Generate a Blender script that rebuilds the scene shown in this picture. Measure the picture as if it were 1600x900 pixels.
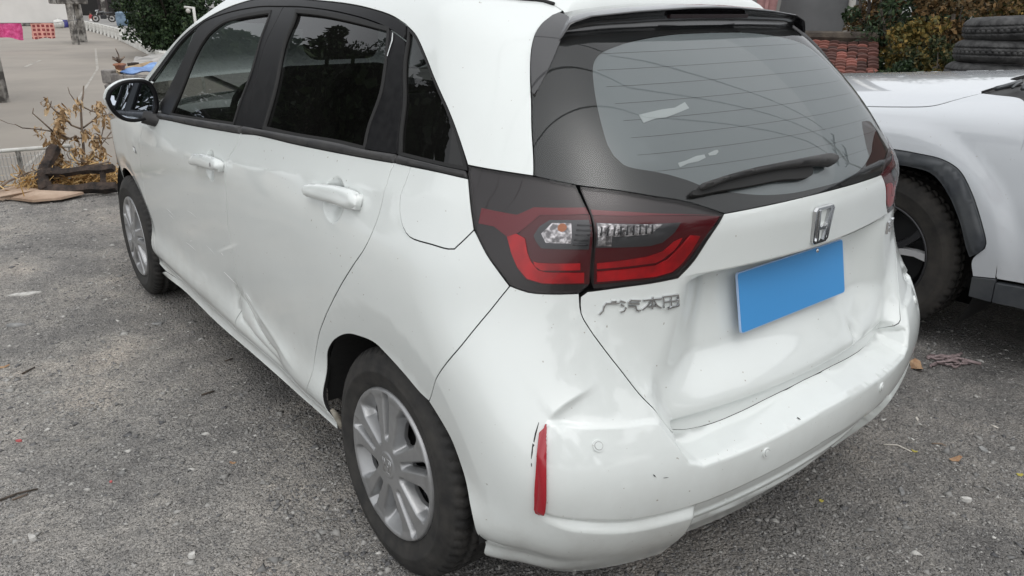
import bpy, bmesh, math, random
import numpy as np
from mathutils import Vector, Matrix, Euler
from mathutils.geometry import delaunay_2d_cdt

for o in list(bpy.data.objects): bpy.data.objects.remove(o, do_unlink=True)
scene = bpy.context.scene
COL = scene.collection
rnd = random.Random(7)
rng = np.random.default_rng(11)
PI = math.pi

# ------------------------------------------------------------------ camera
cam_data = bpy.data.cameras.new('camera'); cam = bpy.data.objects.new('camera', cam_data); COL.objects.link(cam)
cam_data.sensor_width = 36.0; cam_data.lens = 1186.07/1600*36.0
cam_data.clip_start = .05; cam_data.clip_end = 2000
CAMPOS = Vector((-1.491, 1.6048, 1.4048))
_y, _p, _r = math.radians(-38.271), math.radians(-20.579), math.radians(.4284)
_f = Vector((math.cos(_p)*math.cos(_y), math.cos(_p)*math.sin(_y), math.sin(_p)))
_rt = _f.cross(Vector((0, 0, 1))).normalized(); _up = _rt.cross(_f)
_r2 = math.cos(_r)*_rt + math.sin(_r)*_up; _u2 = -math.sin(_r)*_rt + math.cos(_r)*_up
cam.matrix_world = Matrix(((_r2.x, _u2.x, -_f.x, CAMPOS.x), (_r2.y, _u2.y, -_f.y, CAMPOS.y), (_r2.z, _u2.z, -_f.z, CAMPOS.z), (0, 0, 0, 1)))
scene.camera = cam

# ------------------------------------------------------------------ overcast sky, soft sun, exposure
SUN_EL, SUN_AZ = math.radians(60), math.radians(158)     # azimuth in the scene's x-y plane, from +x
world = bpy.data.worlds.new('World'); scene.world = world; world.use_nodes = True
wn = world.node_tree; wn.nodes.clear()
w_out = wn.nodes.new('ShaderNodeOutputWorld'); w_bg = wn.nodes.new('ShaderNodeBackground')
w_sky = wn.nodes.new('ShaderNodeTexSky'); w_sky.sky_type = 'NISHITA'; w_sky.sun_disc = False
w_sky.sun_elevation = SUN_EL; w_sky.sun_rotation = PI/2 - SUN_AZ; w_sky.dust_density = 4.0; w_sky.air_density = 1.0
w_hsv = wn.nodes.new('ShaderNodeHueSaturation'); w_hsv.inputs['Saturation'].default_value = .16
w_geo = wn.nodes.new('ShaderNodeTexCoord'); w_noise = wn.nodes.new('ShaderNodeTexNoise')
w_noise.inputs['Scale'].default_value = 2.2; w_noise.inputs['Detail'].default_value = 5; w_noise.inputs['Roughness'].default_value = .5
w_ramp = wn.nodes.new('ShaderNodeMapRange'); w_ramp.inputs[1].default_value = .3; w_ramp.inputs[2].default_value = .7
w_ramp.inputs[3].default_value = .86; w_ramp.inputs[4].default_value = 1.12
w_mul = wn.nodes.new('ShaderNodeVectorMath'); w_mul.operation = 'SCALE'
w_mix = wn.nodes.new('ShaderNodeMix'); w_mix.data_type = 'RGBA'; w_mix.inputs[0].default_value = .55
w_mix.inputs[7].default_value = (4.6, 4.75, 4.9, 1)      # even cloud cover over the clear-sky gradient
wn.links.new(w_sky.outputs[0], w_hsv.inputs['Color']); wn.links.new(w_hsv.outputs[0], w_mix.inputs[6])
wn.links.new(w_geo.outputs['Generated'], w_noise.inputs['Vector']); wn.links.new(w_noise.outputs['Fac'], w_ramp.inputs[0])
w_sep = wn.nodes.new('ShaderNodeSeparateXYZ'); wn.links.new(w_geo.outputs['Generated'], w_sep.inputs[0])
w_el = wn.nodes.new('ShaderNodeMapRange'); w_el.inputs[1].default_value = -.05; w_el.inputs[2].default_value = 1.0; w_el.inputs[3].default_value = .96; w_el.inputs[4].default_value = 1.06
wn.links.new(w_sep.outputs[2], w_el.inputs[0])         # an overcast sky, brighter overhead than at the horizon
w_m2 = wn.nodes.new('ShaderNodeMath'); w_m2.operation = 'MULTIPLY'; wn.links.new(w_el.outputs[0], w_m2.inputs[0]); wn.links.new(w_ramp.outputs[0], w_m2.inputs[1])
wn.links.new(w_mix.outputs[2], w_mul.inputs[0]); wn.links.new(w_m2.outputs[0], w_mul.inputs['Scale'])
wn.links.new(w_mul.outputs[0], w_bg.inputs['Color']); wn.links.new(w_bg.outputs[0], w_out.inputs['Surface'])
w_bg.inputs['Strength'].default_value = .15
sun_data = bpy.data.lights.new('sun', 'SUN'); sun = bpy.data.objects.new('sun', sun_data); COL.objects.link(sun)
sun_data.energy = .5; sun_data.angle = math.radians(150); sun_data.color = (1, .97, .93)
_sd = Vector((math.cos(SUN_EL)*math.cos(SUN_AZ), math.cos(SUN_EL)*math.sin(SUN_AZ), math.sin(SUN_EL)))
sun.rotation_euler = _sd.to_track_quat('Z', 'Y').to_euler()
scene.view_settings.view_transform = 'Standard'; scene.view_settings.look = 'None'
scene.view_settings.exposure = 0.54; scene.view_settings.gamma = 1.0; scene.view_settings.use_curve_mapping = False

# ------------------------------------------------------------------ materials
def nt(m): return m.node_tree.nodes, m.node_tree.links
def mat(name, col, rough=.5, metal=0., coat=0., coat_r=.03, spec=.5):
    m = bpy.data.materials.new(name); m.use_nodes = True
    b = m.node_tree.nodes['Principled BSDF']
    b.inputs['Base Color'].default_value = (*col, 1); b.inputs['Roughness'].default_value = rough
    b.inputs['Metallic'].default_value = metal; b.inputs['Coat Weight'].default_value = coat
    b.inputs['Coat Roughness'].default_value = coat_r; b.inputs['Specular IOR Level'].default_value = spec
    return m
def noisy(m, c1, c2, scale, detail=4, lo=.35, hi=.65, bump=0., bscale=None, dist=.01, vec='Object', rough=None):
    n, l = nt(m); b = n['Principled BSDF']
    tc = n.new('ShaderNodeTexCoord'); no = n.new('ShaderNodeTexNoise'); no.inputs['Scale'].default_value = scale; no.inputs['Detail'].default_value = detail
    no.inputs['Roughness'].default_value = .6
    l.new(tc.outputs[vec], no.inputs['Vector'])
    r = n.new('ShaderNodeValToRGB'); r.color_ramp.elements[0].position = lo; r.color_ramp.elements[1].position = hi
    r.color_ramp.elements[0].color = (*c1, 1); r.color_ramp.elements[1].color = (*c2, 1)
    l.new(no.outputs['Fac'], r.inputs[0]); l.new(r.outputs[0], b.inputs['Base Color'])
    if bump:
        n2 = n.new('ShaderNodeTexNoise'); n2.inputs['Scale'].default_value = bscale or scale*4; n2.inputs['Detail'].default_value = 5
        l.new(tc.outputs[vec], n2.inputs['Vector'])
        bp = n.new('ShaderNodeBump'); bp.inputs['Strength'].default_value = bump; bp.inputs['Distance'].default_value = dist
        l.new(n2.outputs['Fac'], bp.inputs['Height']); l.new(bp.outputs[0], b.inputs['Normal'])
    if rough:
        mr = n.new('ShaderNodeMapRange'); mr.inputs[3].default_value = rough[0]; mr.inputs[4].default_value = rough[1]
        l.new(no.outputs['Fac'], mr.inputs[0]); l.new(mr.outputs[0], b.inputs['Roughness'])
    return m
def glass(name, tint, ior=1.5, refl=1.0, rough=.0, dust=0.):
    m = bpy.data.materials.new(name); m.use_nodes = True; n, l = nt(m); n.clear()
    out = n.new('ShaderNodeOutputMaterial'); tr = n.new('ShaderNodeBsdfTransparent'); gl = n.new('ShaderNodeBsdfGlossy')
    tr.inputs[0].default_value = (*tint, 1); gl.inputs['Roughness'].default_value = rough
    lw = n.new('ShaderNodeFresnel'); lw.inputs['IOR'].default_value = ior
    mx = n.new('ShaderNodeMixShader')
    mu = n.new('ShaderNodeMath'); mu.operation = 'MULTIPLY'; mu.inputs[1].default_value = refl; mu.use_clamp = True
    l.new(lw.outputs[0], mu.inputs[0]); l.new(mu.outputs[0], mx.inputs[0]); l.new(tr.outputs[0], mx.inputs[1]); l.new(gl.outputs[0], mx.inputs[2])
    last = mx
    if dust:
        df = n.new('ShaderNodeBsdfDiffuse'); df.inputs[0].default_value = (.5, .49, .46, 1)
        no = n.new('ShaderNodeTexNoise'); no.inputs['Scale'].default_value = 5; no.inputs['Detail'].default_value = 8
        tc = n.new('ShaderNodeTexCoord'); l.new(tc.outputs['Object'], no.inputs['Vector'])
        mr = n.new('ShaderNodeMapRange'); mr.inputs[1].default_value = .35; mr.inputs[2].default_value = .8; mr.inputs[3].default_value = dust*.4; mr.inputs[4].default_value = dust
        l.new(no.outputs['Fac'], mr.inputs[0])
        m2 = n.new('ShaderNodeMixShader'); l.new(mr.outputs[0], m2.inputs[0]); l.new(mx.outputs[0], m2.inputs[1]); l.new(df.outputs[0], m2.inputs[2]); last = m2
    l.new(last.outputs[0], out.inputs['Surface'])
    return m

M = {}
def car_paint(name, col, dirt):
    m = mat(name, col, .45, 0, 1.0, .02); n, l = nt(m); b = n['Principled BSDF']; b.inputs['Coat IOR'].default_value = 1.6
    tc = n.new('ShaderNodeTexCoord'); sp = n.new('ShaderNodeSeparateXYZ'); l.new(tc.outputs['Object'], sp.inputs[0])
    no = n.new('ShaderNodeTexNoise'); no.inputs['Scale'].default_value = 7; no.inputs['Detail'].default_value = 9; no.inputs['Roughness'].default_value = .7
    l.new(tc.outputs['Object'], no.inputs['Vector'])
    low = n.new('ShaderNodeMapRange'); low.inputs[1].default_value = .55; low.inputs[2].default_value = .16; low.inputs[3].default_value = .05; low.inputs[4].default_value = .55
    l.new(sp.outputs[2], low.inputs[0])
    mr = n.new('ShaderNodeMapRange'); mr.inputs[1].default_value = .42; mr.inputs[2].default_value = .75; l.new(no.outputs['Fac'], mr.inputs[0])
    mu = n.new('ShaderNodeMath'); mu.operation = 'MULTIPLY'; l.new(mr.outputs[0], mu.inputs[0]); l.new(low.outputs[0], mu.inputs[1])
    sp2 = n.new('ShaderNodeTexNoise'); sp2.inputs['Scale'].default_value = 95; sp2.inputs['Detail'].default_value = 1
    l.new(tc.outputs['Object'], sp2.inputs['Vector'])
    dots = n.new('ShaderNodeMapRange'); dots.inputs[1].default_value = .765; dots.inputs[2].default_value = .80; l.new(sp2.outputs['Fac'], dots.inputs[0])
    ad = n.new('ShaderNodeMath'); ad.operation = 'MAXIMUM'; l.new(mu.outputs[0], ad.inputs[0]); l.new(dots.outputs[0], ad.inputs[1])
    mul = n.new('ShaderNodeMath'); mul.operation = 'MULTIPLY'; mul.inputs[1].default_value = dirt; l.new(ad.outputs[0], mul.inputs[0])
    mx = n.new('ShaderNodeMix'); mx.data_type = 'RGBA'; mx.inputs[6].default_value = (*col, 1); mx.inputs[7].default_value = (.30, .27, .23, 1)
    l.new(mul.outputs[0], mx.inputs[0]); l.new(mx.outputs[2], b.inputs['Base Color'])
    # faint orange peel and fine wash scratches in the clear coat
    n3 = n.new('ShaderNodeTexNoise'); n3.inputs['Scale'].default_value = 260; l.new(tc.outputs['Object'], n3.inputs['Vector'])
    n4 = n.new('ShaderNodeTexNoise'); n4.inputs['Scale'].default_value = 5.5; n4.inputs['Detail'].default_value = 1.5; l.new(tc.outputs['Object'], n4.inputs['Vector'])
    bp0 = n.new('ShaderNodeBump'); bp0.inputs['Strength'].default_value = .10; bp0.inputs['Distance'].default_value = .0012; l.new(n4.outputs['Fac'], bp0.inputs['Height'])
    bp = n.new('ShaderNodeBump'); bp.inputs['Strength'].default_value = .04; bp.inputs['Distance'].default_value = .0006
    l.new(n3.outputs['Fac'], bp.inputs['Height']); l.new(bp0.outputs[0], bp.inputs['Normal']); l.new(bp.outputs[0], b.inputs['Coat Normal'])
    return m
M['white'] = car_paint('white_paint', (.70, .735, .72), .8)
M['suvwhite'] = car_paint('silver_white_paint', (.57, .595, .625), .4)
M['gloss_black'] = mat('gloss_black', (.012, .012, .014), .25, 0, 1, .02)
M['satin_black'] = noisy(mat('satin_black', (.01, .01, .011), .42, spec=.12), (.008, .008, .009), (.014, .014, .015), 40, rough=(.32, .45))
M['trim'] = noisy(mat('black_plastic', (.03, .03, .032), .55), (.024, .024, .026), (.045, .044, .043), 14, bump=.15, bscale=400, dist=.001)
M['cladding'] = noisy(mat('grey_cladding', (.05, .055, .062), .6), (.035, .04, .048), (.07, .075, .08), 8, bump=.2, bscale=300, dist=.001)
M['seal'] = mat('rubber_seal', (.008, .008, .008), .7)
M['under'] = mat('underbody_black', (.012, .012, .012), .9)
M['cabin'] = noisy(mat('cabin_fabric', (.03, .03, .032), .9), (.045, .045, .048), (.085, .085, .088), 60, bump=.3, bscale=500, dist=.002)
M['cabin_grey'] = noisy(mat('cabin_grey', (.12, .12, .12), .8), (.10, .10, .10), (.16, .16, .155), 20)
M['headliner'] = mat('headliner', (.55, .54, .51), .9)
M['glass_front'] = glass('front_door_glass', (.30, .33, .32), 1.5, 1.15, 0, .012)
M['glass_rear'] = glass('privacy_glass', (.10, .11, .11), 1.5, 1.2, 0, .012)
M['glass_gate'] = glass('tailgate_glass', (.80, .83, .83), 1.52, 1.10, 0, .014)
M['frit'] = mat('ceramic_frit', (.012, .012, .013), .5)
M['lens'] = glass('lamp_lens', (.95, .93, .93), 1.45, .65)
M['chrome'] = mat('chrome', (.66, .67, .68), .14, 1)
M['silver'] = noisy(mat('silver_wheel_paint', (.46, .47, .48), .42, .65, .3, .15), (.30, .305, .31), (.38, .385, .39), 9, rough=(.34, .44))
M['steel_dark'] = mat('dark_steel', (.022, .022, .024), .55, .3)
M['rubber'] = noisy(mat('tyre_rubber', (.02, .02, .02), .8), (.012, .012, .012), (.036, .034, .031), 18, bump=.3, bscale=240, dist=.0015, rough=(.6, .9))
M['rubber_dirty'] = noisy(mat('muddy_tyre_rubber', (.05, .04, .032), .9), (.022, .021, .020), (.050, .045, .040), 9, bump=.35, bscale=150, dist=.002)
M['rubber_old'] = noisy(mat('old_tyre_rubber', (.03, .03, .03), .85), (.022, .022, .023), (.075, .075, .075), 16, 6, bump=.4, bscale=120, dist=.003)
M['red_bar'] = noisy(mat('red_light_guide', (.5, .004, .01), .3), (.34, .003, .008), (.60, .005, .012), 22, 2)
M['red_dark'] = mat('dark_red_lens', (.085, .004, .008), .25)
M['red_mid'] = mat('smoked_red_lens', (.16, .012, .02), .3)
M['smoke'] = mat('smoked_lens', (.018, .016, .017), .3)
M['reflector'] = noisy(mat('lamp_reflector', (.6, .6, .61), .2, .8), (.16, .16, .165), (.62, .62, .63), 90, 1, .40, .62, bump=.6, bscale=160, dist=.002)
M['lampgrey'] = mat('lamp_housing', (.07, .075, .08), .3, .4)
M['red_refl'] = mat('red_reflector', (.34, .003, .014), .22, 0, 1, .05)
M['plate'] = mat('plate_blue', (.055, .28, .62), .45)
M['plate_edge'] = mat('plate_edge', (.42, .56, .80), .4)
M['mirror'] = mat('mirror_glass', (.55, .60, .68), .01, 1)
M['white_line'] = mat('white_sticker', (.6, .62, .62), .5)
M['haze'] = glass('glare_haze', (.62, .63, .64), 1.01, 0, 0, 0)
M['amber'] = mat('amber_bulb', (.45, .16, .06), .3)

def haze(m, fac, col):
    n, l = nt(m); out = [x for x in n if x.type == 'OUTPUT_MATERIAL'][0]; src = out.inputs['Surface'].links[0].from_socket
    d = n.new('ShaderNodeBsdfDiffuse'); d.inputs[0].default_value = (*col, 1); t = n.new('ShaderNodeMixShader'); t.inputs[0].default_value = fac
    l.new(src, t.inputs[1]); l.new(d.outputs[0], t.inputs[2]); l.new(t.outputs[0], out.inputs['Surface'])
haze(M['haze'], .48, (.60, .64, .66))  # pale diffuse colour standing in for sky glare on the clear pane

def nspl(xs,ys):
    xs=np.array(xs,float);ys=np.array(ys,float);n=len(xs)
    h=np.diff(xs);A=np.zeros((n,n));b=np.zeros(n);A[0,0]=A[-1,-1]=1
    for i in range(1,n-1):
        A[i,i-1]=h[i-1];A[i,i]=2*(h[i-1]+h[i]);A[i,i+1]=h[i]
        b[i]=3*((ys[i+1]-ys[i])/h[i]-(ys[i]-ys[i-1])/h[i-1])
    c=np.linalg.solve(A,b)
    bb=np.diff(ys)/h-h*(2*c[:-1]+c[1:])/3;d=np.diff(c)/(3*h)
    def f(x):
        x=np.clip(np.asarray(x,float),xs[0],xs[-1])
        i=np.clip(np.searchsorted(xs,x,side='right')-1,0,n-2);t=x-xs[i]
        return ys[i]+t*(bb[i]+t*(c[i]+t*d[i]))
    return f
def sstep(t):
    t=np.clip(t,0,1);return t*t*(3-2*t)
# --- base surface of the hatchback, one half (y>0): s = metres along the plan outline, z = height
S1,S2,S3=3.45,3.95,4.50
w_=nspl([.14,.18,.22,.26,.30,.34,.40,.50,.62,.74,.84,.90,.95,1.0,1.05,1.10,1.20,1.30,1.37,1.41,1.45,1.48],
        [.76,.795,.824,.816,.832,.840,.831,.831,.840,.844,.842,.834,.819,.802,.782,.758,.706,.650,.605,.570,.50,.40])
xr_=nspl([.14,.20,.28,.36,.44,.52,.58,.66,.76,.86,.94,1.0,1.06,1.12,1.20,1.28,1.34,1.39,1.43,1.48],
         [-.56,-.60,-.655,-.692,-.708,-.702,-.678,-.64,-.613,-.603,-.603,-.596,-.556,-.508,-.432,-.338,-.255,-.165,-.06,.15])
xs_=nspl([.14,.25,.4,.5,.6,.7,.8,1.0,1.1,1.2,1.3,1.4,1.48],[-.2,-.24,-.30,-.32,-.30,-.24,-.16,-.11,-.09,-.04,.05,.16,.5])
yc_=nspl([.14,.3,.4,.5,.6,.7,.8,.95,1.05,1.2,1.3,1.4,1.48],[.42,.47,.50,.52,.52,.49,.45,.43,.42,.40,.38,.30,.18])
k_=nspl([.14,.25,.4,.5,.6,.7,.8,.95,1.2,1.48],[.6,.66,.78,.82,.80,.72,.64,.62,.62,.62])
bow_=nspl([.14,.3,.5,.6,.8,1.0,1.2,1.35,1.48],[.34,.28,.25,.25,.27,.27,.27,.25,.2])
tr_=nspl([.14,.3,.6,.85,1.0,1.1,1.3,1.48],[.03,.008,.006,.022,.042,.05,.05,.05])
def Ys(x,z):
    y=w_(z)-tr_(z)*np.clip((.6-x)/.8,0,None)**2
    y=y-.012*np.clip((x-1.7)/.8,0,None)**2-.9*np.clip(x-2.6,0,None)**2.5
    return y
def Xr(y,z): return xr_(z)+bow_(z)*y*y
def base(s,z):
    s=np.asarray(s,float);z=np.asarray(z,float)
    xs=xs_(z);yc=yc_(z)
    t=np.clip(s/S1,0,1);x=3.25+(xs-3.25)*t;y=Ys(x,z)
    e=1e-3
    p0x,p0y=xs,Ys(xs,z);t0y=(Ys(xs-e,z)-p0y)/e; # dir (-1,t0y)
    p1x,p1y=Xr(yc,z),yc;t1x=(Xr(yc+e,z)-p1x)/e # coming dir toward +y: (t1x,1)
    # tangent intersection: p0+a(-1,t0y)=p1+b(t1x,1)
    det=(-1)*(-1)-(-t1x)*t0y
    rx,ry=p1x-p0x,p1y-p0y
    a=(rx*(-1)-(-t1x)*ry)/det;b=((-1)*ry-t0y*rx)/det
    k=k_(z)
    c0x,c0y=p0x-a*k,p0y+a*k*t0y;c1x,c1y=p1x+b*k*t1x,p1y+b*k
    q=np.clip((s-S1)/(S2-S1),0,1);m=1-q
    bx=m**3*p0x+3*m*m*q*c0x+3*m*q*q*c1x+q**3*p1x
    by=m**3*p0y+3*m*m*q*c0y+3*m*q*q*c1y+q**3*p1y
    r=np.clip((s-S2)/(S3-S2),0,None);yr=yc*(1-r);xr=Xr(yr,z)
    X=np.where(s<S1,x,np.where(s<S2,bx,xr));Y=np.where(s<S1,y,np.where(s<S2,by,yr))
    return np.stack([X,Y,z+0*X],-1)
def normal(f,s,z,e=2e-3):
    du=f(s+e,z)-f(s-e,z);dv=f(s,z+e)-f(s,z-e)
    n=np.cross(du,dv);n/=np.linalg.norm(n,axis=-1,keepdims=True)+1e-12
    return n
# displaced body surface (exec'd after surf)
def poly_sd(pts,s,z):
    """signed distance to closed polygon, + inside"""
    pts=np.asarray(pts,float);a=pts;b=np.roll(pts,-1,0)
    s=np.asarray(s,float);z=np.asarray(z,float);sh=s.shape;s=s.ravel();z=z.ravel()
    best=np.full(s.shape,1e9);ins=np.zeros(s.shape,bool)
    for (ax,ay),(bx,by) in zip(a,b):
        dx,dy=bx-ax,by-ay;L=dx*dx+dy*dy+1e-15
        t=np.clip(((s-ax)*dx+(z-ay)*dy)/L,0,1)
        best=np.minimum(best,(s-ax-t*dx)**2+(z-ay-t*dy)**2)
        c=(ay>z)!=(by>z)
        ins^=c&(s<(bx-ax)*(z-ay)/(by-ay+1e-15)+ax)
    d=np.sqrt(best);return np.where(ins,d,-d).reshape(sh)
def line_d(pts,s,z):
    """distance to an open polyline and position along it 0..1"""
    pts=np.asarray(pts,float);best=np.full(np.shape(s),1e9);tt=np.zeros(np.shape(s));n=len(pts)-1
    for i in range(n):
        (ax,ay),(bx,by)=pts[i],pts[i+1];dx,dy=bx-ax,by-ay;L=dx*dx+dy*dy+1e-15
        t=np.clip(((s-ax)*dx+(z-ay)*dy)/L,0,1);d=np.hypot(s-ax-t*dx,z-ay-t*dy)
        m=d<best;best=np.where(m,d,best);tt=np.where(m,(i+t)/n,tt)
    return best,tt
def side_of(pts,s,z):
    pts=np.asarray(pts,float);best=np.full(np.shape(s),1e9);sd=np.zeros(np.shape(s))
    for (ax,ay),(bx,by) in zip(pts[:-1],pts[1:]):
        dx,dy=bx-ax,by-ay;L=dx*dx+dy*dy;t=np.clip(((s-ax)*dx+(z-ay)*dy)/L,0,1);q=(s-ax-t*dx)**2+(z-ay-t*dy)**2
        m=q<best;best=np.where(m,q,best);sd=np.where(m,dy*(s-ax)-dx*(z-ay),sd)
    return sd
def ramp(t): return np.clip(t,0,1)
def mir(pts): return [(2*S3-a,b) for a,b in reversed(pts)]
T_LEFT=[(3.77,.90),(3.79,.864),(3.845,.759),(3.896,.697),(3.932,.646),(3.952,.600),(3.981,.554),(4.006,.508),(4.04,.494),(4.14,.496),(4.243,.501),(4.425,.513)]
T_POLY=T_LEFT+mir(T_LEFT)
T_SIDE=T_LEFT[1:7]
T_BOT=T_LEFT[6:]+[(4.5,.513)]
PAD_L=[(4.425,.513),(4.243,.501),(4.14,.496),(4.04,.494),(4.006,.508),(3.981,.554),(3.952,.600),(3.897,.608),(3.823,.618),(3.749,.626),(3.712,.567),(3.69,.448),(3.72,.436),(3.812,.416),(3.887,.394),(3.959,.386),(4.051,.384),(4.259,.400),(4.45,.412)]
PAD=PAD_L[::-1]; PAD=PAD_L+mir(PAD_L)
FACEB=nspl([3.3,3.5,3.6,3.713,3.812,3.887,3.959,4.051,4.259,4.5],[.50,.485,.465,.443,.416,.394,.386,.384,.400,.413])
FIN=[(3.855,.69),(3.825,.672),(3.79,.655),(3.768,.642),(3.752,.628)]
dx_=nspl([.48,.50,.52,.55,.58,.60,.63,.66,.70,.76,.82,.86,.90],[.064,.068,.067,.060,.048,.041,.030,.021,.012,.005,.001,0,0])
SHO=nspl([1.0,1.16,1.97,2.578,3.153,3.406,3.511,3.6],[.82,.829,.89,.945,.987,1.007,1.018,1.03])
CUPS=[]
ACTIVE_CUPS=CUPS
DENTS=[]
FOLDS=[]
def surfD(s,z):
    s=np.asarray(s,float);z=np.asarray(z,float)
    sf=np.where(s>S3,2*S3-s,s)
    P=base(sf,z);e=2e-3
    du=base(sf+e,z)-base(sf-e,z);dv=base(sf,z+e)-base(sf,z-e)
    N=np.cross(du,dv);N/=np.linalg.norm(N,axis=-1,keepdims=True)+1e-12
    D=np.zeros(np.shape(sf));DX=np.zeros(np.shape(sf))
    # shoulder crease along the doors
    zs=SHO(sf);up=z-zs
    k=np.where(up>0,np.exp(-up/.035),np.exp(up/.07))*ramp((3.60-sf)/.25)*ramp((sf-.9)/.2)
    D+=.0075*k
    # tilted band round the wheel arches
    sx=3.25-(3.25-xs_(z))*np.clip(sf/S1,0,None)
    for wx,rc in ((0.,.435),(2.53,.425)):
        X=P[...,0];r=np.hypot(X-wx,z-.292)
        kk=np.clip((rc-r)/.08,0,1.2)*(sf<3.66)*sstep((z-.34)/.12)
        D-=.010*kk
    # bumper: proud face pad, fin and lower lip
    m=(sf>3.4)&(z<.72)
    if m.any():
        a,b=s[m],z[m];af=sf[m];d=np.zeros(a.shape)
        sd=poly_sd(PAD,a,b);d+=.007*sstep((sd+.005)/.011)
        fd,ft=line_d(FIN,af,b)
        sg=side_of(FIN,af,b); d+=sstep(ft/.5)*sstep((1-ft)/.25)*np.where(sg>0,.006*np.exp(-fd/.03),.006*np.exp(-fd/.006)-.010*(np.exp(-fd/.05)-np.exp(-fd/.006)))
        lo=FACEB(af)-b
        lip=sstep((lo-.002)/.026)*sstep((af-3.66)/.12)
        cen=sstep((af-4.01+ (.40-b)*.0)/.03)
        d+=lip*(.016*(1-cen)-.012*cen)
        d-=cen*.010*sstep((lo-.055)/.006)*(1-sstep((lo-.078)/.006))
        d-=cen*.018*sstep((lo-.10)/.01)*(1-sstep((lo-.125)/.02))
        D[m]+=d
    # tailgate: set in from the bumper, number plate recess, ledge
    m=(sf>3.7)&(z<.93)&(z>.46)
    if m.any():
        a,b=s[m],z[m];af=sf[m]
        ins=poly_sd(T_POLY,a,b)>0;A=ins*np.minimum(ramp(line_d(T_BOT,af,b)[0]/.024),sstep(line_d(T_SIDE,af,b)[0]/.055))
        dx=A*dx_(b)
        dx+=A*.010*ramp((.566-b)/.008)
        rec=sstep((af-3.95)/.20)*ramp((.8785-b)/.010)*sstep((b-.575)/.12)
        dx+=rec*(.056+.02*np.clip((b-.70)/.17,0,1))
        DX[m]+=dx
    for (cs,cz,R,dep) in ACTIVE_CUPS:
        r=np.hypot(s-cs,(z-cz))/R
        D-=dep*np.where(r<1,(1-r**2)**.7,0)
    for (cs,cz,ra,rb,an,dep) in DENTS:
        if not ((np.abs(s-cs)<3*max(ra,rb))).any(): continue
        u=(s-cs)*np.cos(an)+(z-cz)*np.sin(an);v=-(s-cs)*np.sin(an)+(z-cz)*np.cos(an)
        g=dep*np.exp(-(u/ra)**2-(v/rb)**2)
        D-=g*sstep((z-.548)/.03) if cs>4.2 else g
    for pts,dep,w in FOLDS:
        fd,ft=line_d(pts,s,z); D-=dep*np.exp(-fd/w)*sstep(np.minimum(ft,1-ft)/.2)*(s<S3)
    P=P+D[...,None]*N;P[...,0]+=DX
    P=np.where((s>S3)[...,None],P*[1,-1,1],P)
    return P
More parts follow.
